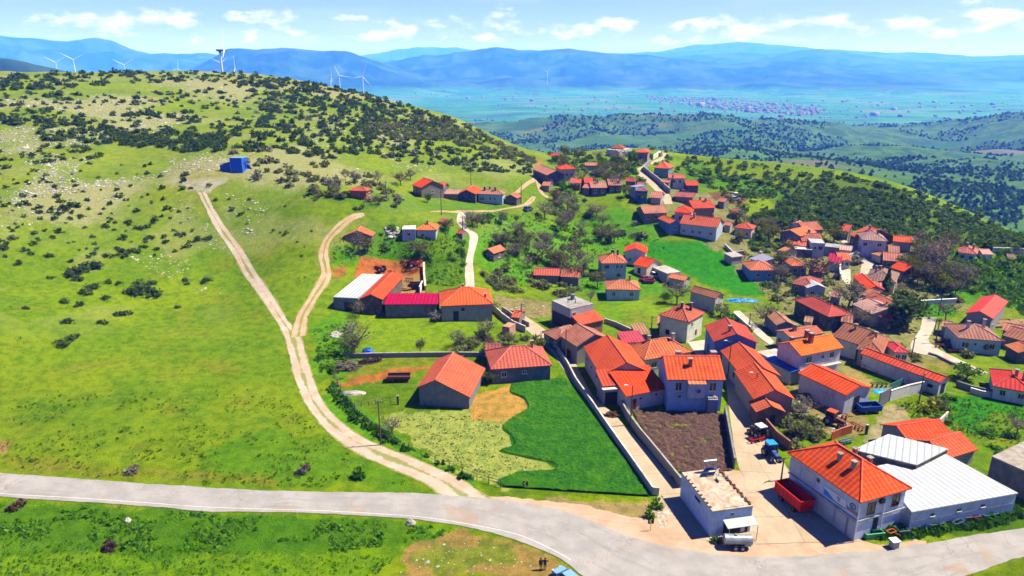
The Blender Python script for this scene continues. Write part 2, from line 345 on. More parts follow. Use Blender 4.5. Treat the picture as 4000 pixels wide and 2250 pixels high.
def npmesh(name, V, F, mat, attrs=None, smooth=True):
    me = bpy.data.meshes.new(name); nf, k = F.shape
    me.vertices.add(len(V)); me.vertices.foreach_set('co', V.astype(np.float32).ravel())
    me.loops.add(nf*k); me.loops.foreach_set('vertex_index', F.astype(np.int32).ravel())
    me.polygons.add(nf); me.polygons.foreach_set('loop_start', np.arange(0, nf*k, k, dtype=np.int32))
    if smooth: me.polygons.foreach_set('use_smooth', np.ones(nf, bool))
    me.update(calc_edges=True)
    for an, arr in (attrs or {}).items():
        a = me.color_attributes.new(an, 'FLOAT_COLOR', 'POINT'); a.data.foreach_set('color', arr.astype(np.float32).ravel())
    if mat: me.materials.append(mat)
    return me
# ---------------------------------------------------------------- ground sheet
def poly_w(t, pts):
    return np.array([[*hit(t, x, y)[:2]] for x, y in pts])
def inside(poly, x, y):
    c = np.zeros(x.shape, bool); n = len(poly)
    for i in range(n):
        x1, y1 = poly[i]; x2, y2 = poly[(i+1) % n]
        if y1 == y2: continue
        m = ((y1 > y) != (y2 > y)) & (x < (x2-x1)*(y-y1)/(y2-y1)+x1); c ^= m
    return c
VX = np.sin(AG)*RG; VY = np.cos(AG)*RG
tint = np.zeros(AG.shape + (4,)); mask = np.zeros(AG.shape + (4,)); mask[..., 3] = 1
def zone(t, pts, col, a=.8, jit=1.2, js=3.0):
    P_ = poly_w(t, pts); lo = P_.min(0)-3*jit; hi = P_.max(0)+3*jit
    sel = (VX > lo[0]) & (VX < hi[0]) & (VY > lo[1]) & (VY < hi[1]) & (np.abs(AG) < 1.3)
    x = VX[sel]; y = VY[sel]
    jx = (fbm(x/js, y/js, 3, 41)-.5)*4*jit; jy = (fbm(x/js, y/js, 3, 57)-.5)*4*jit
    acc = np.zeros(x.shape)
    for dx, dy in ((0, 0), (.35*jit, 0), (-.35*jit, 0), (0, .35*jit), (0, -.35*jit)): acc += inside(P_, x+jx+dx, y+jy+dy)
    acc = acc/5*a
    T_ = tint[sel]; T_[:, :3] = T_[:, :3]*(1-acc[:, None]) + np.array(col)*acc[:, None]*1.0 if False else np.where(acc[:, None] > 0, np.array(col), T_[:, :3])
    T_[:, 3] = np.maximum(T_[:, 3]*(1-acc/max(a, .01)) + acc, 0); tint[sel] = T_
LUSH = (.085, .27, .008); LIME = (.20, .30, .006); DRY = (.22, .16, .055); EARTH = (.42, .22, .10); RED = (.33, .10, .035); DARKG = (.014, .055, .008); OLIVE = (.095, .125, .012)
zone('D', [(0,1262),(500,1290),(1050,1306),(1180,1330),(1020,1390),(900,1449),(0,1449)], (.13,.25,.006), .7, .6)
zone('D', [(0,1270),(300,1285),(900,1310),(1120,1330),(1010,1372),(800,1400),(300,1395),(0,1370)], (.045,.15,.010), .7, 1.5, 5)
zone('D', [(1000,1400),(1060,1362),(1180,1340),(1260,1350),(1400,1400),(1470,1460),(900,1460),(1000,1430)], (.36,.20,.085), .8, 1.0, 4)
zone('D', [(1040,1390),(1150,1370),(1260,1380),(1290,1420),(1100,1440)], (.22,.19,.05), .55, 1.5, 3)
zone('D', [(600,1235),(1110,1245),(1060,1215),(960,1180),(870,1140),(800,1080),(700,1060),(560,1120),(520,1180)], (.07,.20,.006), .6, 2.5, 6)
zone('D', [(0,1150),(150,1150),(400,1180),(700,1200),(700,1215),(400,1205),(0,1180)], (.22,.16,.04), .45, 1.2, 4)
zone('D', [(-10,1110),(22,1108),(24,1140),(-10,1145)], (.40,.20,.11), .8, .4)
zone('D', [(785,1010),(860,960),(900,1010),(1000,1090),(1180,1190),(1230,1255),(1150,1200),(950,1110),(850,1070)], LUSH, .7, 1.0)
zone('D', [(850,960),(1040,960),(1170,1030),(1260,1000),(1420,955),(1640,1240),(1260,1250),(1190,1200),(990,1090),(900,1010)], (.10,.17,.008), .7, .6)
zone('D', [(960,1045),(1180,1035),(1290,1060),(1390,1180),(1260,1230),(1100,1150),(1000,1080)], (.34,.36,.10), .85, 1.0, 2)
zone('D', [(1190,990),(1290,965),(1330,1000),(1325,1045),(1260,1060),(1190,1050)], (.50,.27,.09), .9, .7)
zone('D', [(845,960),(1080,905),(1085,925),(1000,950),(850,975)], (.42,.15,.055), .95, .3)
zone('D', [(980,905),(995,905),(1000,940),(985,945)], (.42,.17,.06), .9, .3)
zone('D', [(860,900),(1200,895),(1060,920),(860,950)], (.20,.19,.03), .6, .8)
zone('D', [(1370,1258),(1620,1255),(1645,1320),(1560,1310),(1450,1290)], (.38,.24,.13), .8, .8)
zone('D', [(905,790),(1240,800),(1220,870),(1080,890),(930,888),(930,840)], LIME, .75, 1.0)
zone('D', [(780,810),(900,780),(900,900),(850,960),(790,940)], LUSH, .6, 2)
zone('D', [(830,676),(870,674),(865,692),(832,700)], (.42,.14,.06), .9, .3)
zone('D', [(850,590),(980,560),(1180,580),(1175,720),(1070,730),(1065,650),(905,645),(870,670),(838,650)], (.06,.22,.008), .75, 2)
zone('D', [(1070,600),(1170,600),(1170,725),(1072,730)], (.06,.16,.008), .6, 2)
zone('D', [(780,500),(1180,500),(1330,525),(1150,545),(900,545)], (.06,.19,.007), .6, 3, 8)
zone('D', [(1190,540),(1500,520),(1680,560),(1700,640),(1800,660),(1540,760),(1400,700),(1250,720),(1200,640)], (.075,.25,.008), .8, 4, 10)
zone('D', [(1210,690),(1260,700),(1290,720),(1250,725)], (.05,.04,.03), .6, 1)
zone('D', [(1640,610),(1790,610),(1900,700),(1940,745),(1830,740),(1700,670),(1600,640)], (.035,.22,.014), .95, 1.0)
zone('D', [(1500,755),(1700,760),(1690,800),(1620,840),(1570,830),(1500,790)], LIME, .85, 1.2)
zone('D', [(1660,700),(1800,730),(1900,780),(2000,800),(1980,860),(1880,800),(1790,790),(1700,730)], (.12,.24,.01), .6, 2)
zone('D', [(1250,740),(1390,760),(1380,800),(1300,800),(1245,770)], (.30,.20,.11), .8, 1)
zone('D', [(1680,480),(1880,488),(1870,520),(1800,515),(1690,510)], (.17,.075,.045), .95, .8)
zone('D', [(1690,392),(1900,410),(2060,470),(2000,530),(1880,480),(1720,470)], (.07,.19,.008), .8, 4, 12)
zone('D', [(1700,394),(1900,412),(2100,435),(2200,470),(2000,480),(1800,430)], (.17,.20,.012), .55, 6, 12)
zone('D', [(1600,440),(1850,520),(1900,600),(2000,580),(2300,600),(2400,640),(2420,760),(2200,800),(1950,780),(1850,650),(1700,560)], (.26,.20,.11), .72, 4, 7)
zone('D', [(1880,780),(2060,770),(2300,800),(2420,830),(2300,960),(2150,1000),(1990,960),(1880,880)], (.30,.23,.13), .6, 2, 5)
zone('D', [(1560,780),(1700,800),(1650,860),(1560,850)], (.16,.18,.04), .5, 1.5, 4)
zone('D', [(2380,640),(2600,640),(2600,790),(2440,760),(2380,740)], (.06,.22,.006), .85, 3, 8)
zone('D', [(2315,765),(2400,762),(2402,795),(2310,795)], (.05,.2,.012), .9, .5)
zone('3', [(1850,760),(2000,770),(2576,815),(2700,1200),(2130,1180),(1900,1060),(1820,980)], (.035,.20,.010), .95, .7)
zone('3', [(2000,1000),(2400,950),(2500,1150),(2100,1100)], (.10,.20,.006), .45, 2, 4)
zone('3', [(800,420),(1350,620),(1330,660),(1100,640),(870,480)], (.08,.17,.01), .85, .4)
zone('3', [(760,500),(870,500),(1090,640),(1020,680),(800,580)], (.42,.27,.12), .85, .4)
zone('3', [(180,640),(330,680),(600,860),(900,900),(1000,1130),(880,1180),(480,1130),(450,900),(270,820)], (.30,.20,.10), .85, .8)
zone('3', [(1150,860),(1500,700),(1560,730),(1400,900),(1500,1010),(1340,1090),(1200,1180),(900,1230),(1010,1130),(1090,1000)], (.40,.30,.19), .85, .8)
zone('3', [(1210,810),(1700,720),(1560,820),(1300,880)], (.14,.19,.02), .7, .8)
zone('D', [(2190,1240),(2330,1225),(2576,1180),(2600,1330),(2450,1345),(2150,1362)], (.045,.12,.008), .8, .5)
zone('D', [(2420,1449),(2500,1425),(2600,1395),(2600,1480),(2420,1480)], (.12,.17,.008), .8, .6)
zone('D', [(1690,1200),(1720,1190),(1730,1240),(1700,1240)], (.05,.14,.01), .8, .4)
zone('D', [(1910,1060),(1975,1045),(2010,1075),(1990,1120),(1960,1140)], (.10,.13,.02), .7, 1)
zone('D', [(1360,560),(1380,400),(1560,395),(1640,420),(1600,480),(1500,500)], (.13,.24,.012), .55, 5, 9)
zone('D', [(1338,400),(1362,400),(1365,412),(1340,414)], (.45,.15,.04), .9, .6)
zone('D', [(1540,745),(1570,800),(1400,790)], LUSH, .3, 2)
zone('D', [(440,405),(560,400),(620,430),(560,470),(430,462)], (.24,.19,.05), .5, 3, 6)
zone('D', [(810,590),(835,640),(820,700),(790,720),(800,640)], (.26,.22,.08), .4, 2)
zone('I', [(480,130),(560,130),(620,250),(590,270)], (.34,.26,.06), .8, .8)
zone('3', [(1550,400),(1700,400),(2000,480),(1850,540),(1640,460)], (.28,.19,.08), .7, 1.2)
zone('D', [(425,452),(480,448),(575,456),(545,468),(530,492),(485,486),(462,470)], (.44,.37,.33), .85, 1.2, 3)
zone('D', [(455,448),(530,425),(560,405),(575,410),(545,432),(500,452)], (.36,.26,.10), .5, 1.0, 3)
zone('D', [(905,643),(1066,648),(1068,740),(985,745),(890,700)], (.46,.15,.06), 1.0, .3)
zone('D', [(1000,690),(1062,695),(1060,740),(990,740)], (.42,.22,.10), .8, .8)
# stony ground on the hillside, woods on the ridge
u = AG/radians(36); rad = RG
hillz = sst(190, 240, RG)*sst(.30, -.02, AG)*(1-sst(520, 700, RG))
rk = sst(.46, .66, fbm(VX/26, VY/26, 4, 12)); mask[..., 0] = hillz*(.30 + .7*rk)*(.55 + .45*sst(.1, -.35, AG))
mask[..., 0] = np.maximum(mask[..., 0], .55*sst(.5, .66, fbm(VX/14, VY/14, 3, 77))*sst(150, 200, RG)*sst(-.12, -.3, AG)*(1-sst(520, 700, RG)))
P_ = poly_w('D', [(1900,500),(2100,440),(2250,470),(2400,530),(2590,600),(2590,640),(2400,625),(2200,585),(2000,560)])
P_[:, :] *= 1.0
mask[..., 1] = inside(P_, VX + (fbm(VX/20, VY/20, 3, 5)-.5)*40, VY)*.55
mask[..., 2] = sst(480, 620, RG)
def ground_mat():
    m, nt, bs = newmat('ground'); bs.inputs['Roughness'].default_value = .95; bs.inputs['Specular IOR Level'].default_value = .05
    g = N(nt, 'ShaderNodeNewGeometry').outputs['Position']
    A1 = N(nt, 'ShaderNodeVertexColor', layer_name='tint'); A2 = N(nt, 'ShaderNodeVertexColor', layer_name='mask')
    s2 = N(nt, 'ShaderNodeSeparateColor'); L(nt, A2.outputs[0], s2.inputs[0])
    c = mixc(nt, rng(nt, noise(nt, .045, 5, .6, g), .36, .62), (.205, .275, .008), (.130, .220, .008))
    c = mixc(nt, rng(nt, noise(nt, .11, 4, .6, g), .52, .70, 0, .6), c, (.23, .215, .04))
    c = mixc(nt, A1.outputs[1], c, A1.outputs[0])
    mid = noise(nt, .55, 5, .65, g); fin = noise(nt, 1.9, 4, .7, g); vf = noise(nt, 5.5, 3, .7, g)
    c = mixc(nt, rng(nt, mid, .38, .66), c, (.55, .68, .6), 'MULTIPLY')
    c = mixc(nt, rng(nt, noise(nt, 3.3, 3, .75, g), .56, .66, 0, .7), c, (.30, .42, .35), 'MULTIPLY')
    c = mixc(nt, rng(nt, fin, .55, .74, 0, .7), c, (.35, .47, .5), 'MULTIPLY')
    c = mixc(nt, rng(nt, vf, .52, .78, 0, .75), c, (1.75, 1.5, 2.0), 'MULTIPLY')
    c = mixc(nt, rng(nt, noise(nt, 7.3, 2, .6, g), .66, .76, 0, .5), c, (.5, .5, .33))
    # stones
    rn = N(nt, 'ShaderNodeMath', operation='MULTIPLY_ADD'); L(nt, noise(nt, .8, 6, .75, g), rn.inputs[0]); rn.inputs[1].default_value = 1.0
    rm = N(nt, 'ShaderNodeMath', operation='MULTIPLY'); L(nt, s2.outputs[0], rm.inputs[0]); rm.inputs[1].default_value = .20; L(nt, rm.outputs[0], rn.inputs[2])
    rockf = rng(nt, rn.outputs[0], .64, .74, 0, .75)
    rc = mixc(nt, rng(nt, noise(nt, 2.2, 4, .7, g), .35, .65), (.20, .175, .16), (.42, .39, .35))
    c = mixc(nt, rockf, c, rc)
    dl = N(nt, 'ShaderNodeMath', operation='MULTIPLY'); L(nt, s2.outputs[0], dl.inputs[0]); dl.inputs[1].default_value = .62
    c = mixc(nt, dl.outputs[0], c, (.30, .285, .12))
    c = mixc(nt, s2.outputs[1], c, (.045, .085, .02))
    # farmland, woods and bare plots of the valley
    v1 = N(nt, 'ShaderNodeTexVoronoi', i_Scale=1/190); wv = N(nt, 'ShaderNodeMapping'); wv.inputs['Rotation'].default_value = (0, 0, .5); wv.inputs['Scale'].default_value = (.5, 1.4, 0); L(nt, g, wv.inputs[0]); L(nt, wv.outputs[0], v1.inputs['Vector'])
    vs = N(nt, 'ShaderNodeSeparateColor'); L(nt, v1.outputs['Color'], vs.inputs[0])
    f = mixc(nt, rng(nt, vs.outputs[0], .2, .8), (.040, .12, .025), (.085, .17, .04))
    f = mixc(nt, rng(nt, vs.outputs[1], .72, .8), f, (.16, .14, .085))
    f = mixc(nt, rng(nt, vs.outputs[2], .8, .86), f, (.04, .08, .028))
    f = mixc(nt, rng(nt, noise(nt, .02, 6, .7, g), .42, .62, 0, .55), f, (.045, .10, .03))
    f = mixc(nt, rng(nt, noise(nt, .008, 5, .65, g), .52, .6, 0, .6), f, (.10, .16, .045))
    wd = noise(nt, .0022, 9, .62, g)
    sl = N(nt, 'ShaderNodeSeparateXYZ'); L(nt, g, sl.inputs[0])
    hi = rng(nt, sl.outputs[2], -225, -100, .555, .46)
    lt = N(nt, 'ShaderNodeMath', operation='SUBTRACT'); L(nt, wd, lt.inputs[0]); L(nt, hi, lt.inputs[1])
    wc = mixc(nt, rng(nt, noise(nt, .03, 4, .7, g), .4, .6), (.036, .085, .026), (.085, .16, .045))
    f = mixc(nt, rng(nt, lt.outputs[0], -.01, .02), f, wc)
    ln = N(nt, 'ShaderNodeVectorMath', operation='LENGTH'); L(nt, g, ln.inputs[0])
    f = mixc(nt, rng(nt, ln.outputs['Value'], 2600, 5200, 0, 1), f, mixc(nt, 1.0, f, (.95, 1.45, .95), 'MULTIPLY'))
    k1 = N(nt, 'ShaderNodeMath', operation='MULTIPLY'); L(nt, rng(nt, ln.outputs['Value'], 5500, 8500), k1.inputs[0]); L(nt, rng(nt, sl.outputs[2], -215, -150), k1.inputs[1])
    k3 = N(nt, 'ShaderNodeMath', operation='MULTIPLY'); L(nt, rng(nt, ln.outputs['Value'], 1100, 1500), k3.inputs[0]); L(nt, rng(nt, sl.outputs[2], -25, 15), k3.inputs[1]); k4 = N(nt, 'ShaderNodeMath', operation='MAXIMUM'); L(nt, k1.outputs[0], k4.inputs[0]); L(nt, k3.outputs[0], k4.inputs[1]); k1 = k4
    k2 = N(nt, 'ShaderNodeMath', operation='MULTIPLY'); k2.inputs[1].default_value = .85; L(nt, k1.outputs[0], k2.inputs[0])
    f = mixc(nt, k2.outputs[0], f, mixc(nt, rng(nt, noise(nt, .0016, 6, .6, g), .4, .62), (.006, .018, .008), (.05, .09, .04)))  # wooded and paler mountain patches, varied to stand in for weak slope shading
    c = mixc(nt, s2.outputs[2], c, f)
    L(nt, c, bs.inputs['Base Color'])
    ad = N(nt, 'ShaderNodeMath', operation='ADD'); L(nt, fin, ad.inputs[0]); L(nt, vf, ad.inputs[1]); bump(nt, bs, ad.outputs[0], .8, .28)
    return m
M_GROUND = ground_mat()
na, nr = AG.shape
V = np.stack([VX, VY, ZG], -1).reshape(-1, 3)
ii, jj = np.meshgrid(np.arange(na), np.arange(nr-1), indexing='ij'); i2 = (ii+1) % na
F = np.stack([ii*nr+jj, ii*nr+jj+1, i2*nr+jj+1, i2*nr+jj], -1).reshape(-1, 4)
me = npmesh('ground', V, F, M_GROUND, {'tint': tint.reshape(-1, 4), 'mask': mask.reshape(-1, 4)})
go = bpy.data.objects.new('ground', me); link(go); tag(go, kind='structure')
# ---------------------------------------------------------------- draped strips: roads, tracks, fields
def resample(pts, n, k=12):
    P_ = [np.array(p, float) for p in pts]; P_ = [2*P_[0]-P_[1]] + P_ + [2*P_[-1]-P_[-2]]; o = []
    for a, b, c, d in zip(P_, P_[1:], P_[2:], P_[3:]):
        for t in np.linspace(0, 1, k, endpoint=False):
            o.append(.5*(2*b + (c-a)*t + (2*a-5*b+4*c-d)*t*t + (3*b-a-3*c+d)*t**3))
    o.append(P_[-2]); o = np.array(o); s = np.concatenate([[0], np.cumsum(np.hypot(*np.diff(o, axis=0).T))])
    q = np.linspace(0, s[-1], n); return np.stack([np.interp(q, s, o[:, 0]), np.interp(q, s, o[:, 1])], 1)
def strip(name, t, ea, eb, mat, lift=.05, nl=200, nw=14, rag=.3, topf=None, kind='structure', ends=None, **kw):
    A_ = resample([tuple(hit(t, *p)[:2]) if len(p) == 2 else p[:2] for p in ea], nl); B_ = resample([tuple(hit(t, *p)[:2]) if len(p) == 2 else p[:2] for p in eb], nl)
    w = np.linspace(0, 1, nw); G_ = A_[:, None]*(1-w[None, :, None]) + B_[:, None]*w[None, :, None]
    d = B_-A_; ln = np.maximum(np.hypot(*d.T), .01); nrm = d/ln[:, None]
    for e, sg in ((0, -1), (-1, 1)):
        jit = (fbm(G_[:, e, 0]/1.3, G_[:, e, 1]/1.3, 3, 9)-.5)*2*rag + (fbm(G_[:, e, 0]/6, G_[:, e, 1]/6, 2, 19)-.5)*2*rag
        G_[:, e] += nrm*(sg*jit)[:, None]
    Z_ = ground(G_[..., 0], G_[..., 1]) + lift
    if topf is not None: Z_ = Z_ + topf(G_[..., 0], G_[..., 1], w[None, :])
    V_ = np.concatenate([G_, Z_[..., None]], -1).reshape(-1, 3)
    a, b = np.meshgrid(np.arange(nl-1), np.arange(nw-1), indexing='ij'); F_ = np.stack([a*nw+b, (a+1)*nw+b, (a+1)*nw+b+1, a*nw+b+1], -1).reshape(-1, 4)
    me = npmesh(name, V_, F_, mat); ul = me.uv_layers.new(name='UVMap')
    s = np.concatenate([[0], np.cumsum(np.hypot(*np.diff((A_+B_)/2, axis=0).T))])
    UV = np.stack([np.broadcast_to(w[None, :], (nl, nw)), np.broadcast_to(s[:, None], (nl, nw))], -1).reshape(-1, 2)
    ul.data.foreach_set('uv', UV[F_.ravel()].astype(np.float32).ravel())
    # face normals up
    p = me.polygons[0]
    if p.normal.z < 0: me.flip_normals()
    o = bpy.data.objects.new(name, me); link(o); tag(o, kw.get('label'), kw.get('cat'), None, kind); return o
def road_mat(name, c1, c2, c3, stain=.5, ruts=False, cracks=False, joints=False):
    m, nt, bs = newmat(name); bs.inputs['Roughness'].default_value = .9; bs.inputs['Specular IOR Level'].default_value = .15
    g = N(nt, 'ShaderNodeNewGeometry').outputs['Position']; uv = N(nt, 'ShaderNodeTexCoord').outputs['UV']
    c = mixc(nt, rng(nt, noise(nt, .28, 5, .6, g), .35, .65), c1, c2)
    s = noise(nt, 1.0, 5, .6, uv, (9, .16, 1)); c = mixc(nt, rng(nt, s, .5, .72, 0, stain), c, c3)
    c = mixc(nt, rng(nt, noise(nt, 2.4, 5, .7, g), .55, .75, 0, .35), c, tuple(k*.45 for k in c1))
    c = mixc(nt, rng(nt, noise(nt, .16, 4, .6, g, dist=1), .56, .68, 0, .45), c, (.36, .22, .13))
    if ruts:
        sp = N(nt, 'ShaderNodeSeparateXYZ'); L(nt, uv, sp.inputs[0]); k = N(nt, 'ShaderNodeMath', operation='SUBTRACT'); L(nt, sp.outputs[0], k.inputs[0]); k.inputs[1].default_value = .5
        ab = N(nt, 'ShaderNodeMath', operation='ABSOLUTE'); L(nt, k.outputs[0], ab.inputs[0])
        n2 = N(nt, 'ShaderNodeMath', operation='MULTIPLY_ADD'); L(nt, noise(nt, 1.4, 4, .7, g), n2.inputs[0]); n2.inputs[1].default_value = .22; L(nt, ab.outputs[0], n2.inputs[2])
        n3 = N(nt, 'ShaderNodeMath', operation='MULTIPLY_ADD'); L(nt, noise(nt, .13, 3, .6, g), n3.inputs[0]); n3.inputs[1].default_value = .5; L(nt, n2.outputs[0], n3.inputs[2])
        c = mixc(nt, rng(nt, n3.outputs[0], .46, .38, 0, .8), c, (.17, .19, .03))
        c = mixc(nt, rng(nt, n2.outputs[0], .50, .57, 0, .85), c, (.16, .19, .02))
    if cracks:
        vo = N(nt, 'ShaderNodeTexVoronoi', feature='DISTANCE_TO_EDGE', i_Scale=.16); wm = N(nt, 'ShaderNodeMix', data_type='VECTOR'); wm.inputs[0].default_value = .12
        nn = N(nt, 'ShaderNodeTexNoise', i_Scale=.8, i_Detail=4.0); L(nt, g, nn.inputs['Vector']); L(nt, g, wm.inputs[4])
        sc = N(nt, 'ShaderNodeVectorMath', operation='MULTIPLY_ADD'); L(nt, nn.outputs['Color'], sc.inputs[0]); sc.inputs[1].default_value = (3, 3, 0); L(nt, g, sc.inputs[2]); L(nt, sc.outputs[0], vo.inputs['Vector'])
        k = N(nt, 'ShaderNodeMath', operation='MULTIPLY'); L(nt, rng(nt, vo.outputs['Distance'], .006, .001, 0, .6), k.inputs[0]); L(nt, rng(nt, noise(nt, .07, 3, .5, g), .5, .58), k.inputs[1])
        c = mixc(nt, k.outputs[0], c, (.12, .10, .09))
    if joints:
        sp = N(nt, 'ShaderNodeSeparateXYZ'); L(nt, uv, sp.inputs[0]); k = N(nt, 'ShaderNodeMath', operation='MULTIPLY'); L(nt, sp.outputs[1], k.inputs[0]); k.inputs[1].default_value = 1/5.5
        fr = N(nt, 'ShaderNodeMath', operation='FRACT'); L(nt, k.outputs[0], fr.inputs[0]); c = mixc(nt, rng(nt, fr.outputs[0], .975, .985, 0, .55), c, (.16, .13, .10))
        k3 = N(nt, 'ShaderNodeMath', operation='SUBTRACT'); L(nt, sp.outputs[0], k3.inputs[0]); k3.inputs[1].default_value = .47; ab = N(nt, 'ShaderNodeMath', operation='ABSOLUTE'); L(nt, k3.outputs[0], ab.inputs[0])
        c = mixc(nt, rng(nt, ab.outputs[0], .012, .004, 0, .4), c, (.18, .15, .12))
    L(nt, c, bs.inputs['Base Color']); bump(nt, bs, noise(nt, 3, 5, .7, g), .4, .05); return m
M_ROAD = road_mat('worn_asphalt', (.285, .265, .26), (.35, .325, .315), (.23, .215, .21), .7, cracks=True)
M_DIRT = road_mat('dirt_track', (.40, .275, .175), (.47, .35, .25), (.32, .19, .11), .5, ruts=True)
M_DIRT1 = road_mat('stony_track', (.40, .31, .235), (.47, .40, .33), (.34, .24, .17), .5, ruts=True)
M_STREET = road_mat('concrete_street', (.39, .31, .225), (.45, .365, .275), (.33, .26, .185), .5, joints=True)
M_PATH = road_mat('concrete_path', (.42, .36, .31), (.50, .44, .38), (.34, .30, .26), .6)
M_SHOULD = road_mat('dirt_shoulder', (.40, .28, .20), (.47, .35, .26), (.30, .20, .13), .5)
M_LINE = simple('road_line_paint', (.62, .60, .58), .7, 0, .2, 3)
# order: lower sheets first
strip('dirt_shoulder', 'D', [(1230,1250),(1400,1262),(1540,1290),(1640,1300),(1660,1240),(1720,1235),(1800,1195),(1860,1180),(1985,1205),(2160,1355),(2330,1362)],
      [(1220,1290),(1380,1300),(1500,1330),(1600,1370),(1700,1392),(1780,1400),(1850,1405),(1920,1408),(2000,1405),(2150,1398),(2330,1388)], M_SHOULD, .03, 300, 30, .6)
strip('concrete_yard', 'D', [(1665,1245),(1690,1280),(1720,1315),(1755,1352)], [(1985,1205),(2040,1255),(2100,1305),(2160,1358)], M_STREET, .045, 60, 40, .1)
strip('road', 'D', [(-420,1148),(-200,1170),(0,1190),(200,1205),(400,1218),(600,1232),(800,1238),(1000,1240),(1120,1246),(1240,1256),(1350,1272),(1450,1297),(1540,1335),(1620,1362),(1720,1384),(1850,1398),(2000,1402),(2130,1390),(2300,1373),(2450,1348),(2576,1330),(2800,1300)],
      [(-420,1200),(-200,1222),(0,1250),(200,1262),(500,1285),(800,1293),(950,1301),(1050,1307),(1150,1322),(1260,1347),(1340,1375),(1410,1405),(1465,1449),(1520,1500),(1650,1560),(1850,1600),(2050,1600),(2250,1545),(2400,1462),(2500,1425),(2576,1400),(2800,1352)], M_ROAD, .075, 460, 24, .22)
strip('road_edge_line', 'D', [(-200,1214),(0,1241.5),(200,1253.5),(500,1275),(800,1285),(950,1293),(1050,1300),(1150,1314),(1278,1338.5),(1341,1360),(1408,1392.5),(1436,1409)],
      [(-200,1215),(0,1242.4),(200,1254.4),(500,1275.9),(800,1285.9),(950,1293.9),(1050,1300.9),(1150,1314.9),(1277,1339.5),(1340,1361),(1407,1393.6),(1435,1410)], M_LINE, .081, 300, 3, .0)
strip('dirt_track', 'D', [(1105,1251),(1060,1215),(980,1180),(900,1145),(850,1112),(800,1065),(762,1010),(737,950),(723,890),(712,845),(688,800),(640,730),(590,650),(550,590),(512,520),(494,484)],
      [(1245,1262),(1180,1213),(1100,1175),(1000,1135),(925,1105),(872,1070),(822,1020),(795,960),(775,900),(757,845),(722,800),(672,720),(620,640),(583,590),(543,530),(520,484)], M_DIRT1, .05, 420, 14, .5)
strip('dirt_track', 'D', [(728,850),(745,795),(780,740),(805,690),(800,640),(815,600),(850,560),(885,540),(915,536)],
      [(772,845),(778,795),(802,750),(835,700),(828,650),(832,610),(865,577),(890,556),(918,543)], M_DIRT, .07, 260, 12, .45)
strip('dirt_track', '8', [(1080,792),(1250,780),(1390,780),(1640,776),(1880,760),(2080,725),(2180,660),(2230,620)],
      [(1080,802),(1250,800),(1390,812),(1560,802),(1900,776),(2120,737),(2240,690),(2275,630)], M_DIRT, .06, 160, 8, .15)
strip('dirt_track', '8', [(1990,600),(2050,560),(2130,490),(2240,410),(2270,350),(2330,290)], [(2090,580),(2110,560),(2160,520),(2290,440),(2320,380),(2370,300)], M_DIRT, .06, 140, 8, .15)
strip('dirt_track', '8', [(2262,430),(2285,520),(2320,590),(2390,650)], [(2312,430),(2330,520),(2355,580),(2420,630)], M_DIRT, .09, 80, 8, .15)
strip('path', '5', [(1690,85),(1670,190),(1740,270),(1815,340),(1805,480),(1778,600),(1765,760),(1770,960)], [(1790,85),(1768,190),(1800,265),(1905,345),(1887,480),(1855,620),(1862,780),(1882,960)], M_PATH, .08, 180, 8, .12)
strip('road', '9', [(1535,150),(1545,210),(1400,285),(1240,365),(1255,425),(1345,500),(1450,600),(1555,720),(1600,800)], [(1645,160),(1600,230),(1480,280),(1345,345),(1350,405),(1465,480),(1565,570),(1660,680),(1700,800)], M_STREET, .08, 180, 10, .15)
strip('road', '7', [(880,195),(950,265),(1040,340),(1090,410),(1080,490),(1075,520)], [(925,205),(1060,278),(1150,360),(1240,455),(1190,500),(1150,520)], M_PATH, .1, 120, 10, .15)
strip('path', '7', [(890,440),(900,500),(915,570),(950,610)], [(925,440),(985,480),(990,520),(985,610)], M_PATH, .1, 60, 6, .15)
strip('road', 'I', [(215,500),(190,600),(130,690),(130,770),(260,808),(400,852),(560,912),(735,962)], [(332,500),(300,600),(262,680),(330,750),(430,800),(560,860),(640,900),(740,945)], M_PATH, .08, 160, 10, .2)
strip('path', 'I', [(325,600),(370,660),(440,725)], [(355,620),(400,670),(465,722)], M_PATH, .1, 40, 5, .08)
strip('road', '6', [(2230,940),(2280,1010),(2380,1110),(2460,1180),(2600,1290)], [(2290,940),(2360,1000),(2450,1080),(2540,1159),(2640,1250)], M_PATH, .08, 80, 8, .15)
strip('path', '2', [(1770,225),(1830,320),(1880,400)], [(1960,200),(1930,300),(1950,400)], M_PATH, .08, 50, 8, .15)
# village lane beside the wheat field
strip('lane', 'D', [(1262,790),(1330,835),(1385,885),(1438,960),(1500,1035),(1570,1125),(1655,1245),(1700,1300),(1755,1355)],
      [(1290,780),(1365,825),(1430,885),(1485,985),(1530,1030),(1590,1090),(1700,1215),(1745,1270),(1800,1365)], M_STREET, .055, 320, 12, .08)
strip('street', 'D', [(1815,880),(1826,960),(1836,1050),(1856,1170),(1872,1200),(1890,1290),(1900,1370)],
      [(1845,900),(1868,960),(1898,1050),(1945,1120),(1990,1190),(2080,1280),(2165,1362)], M_STREET, .06, 320, 16, .06)
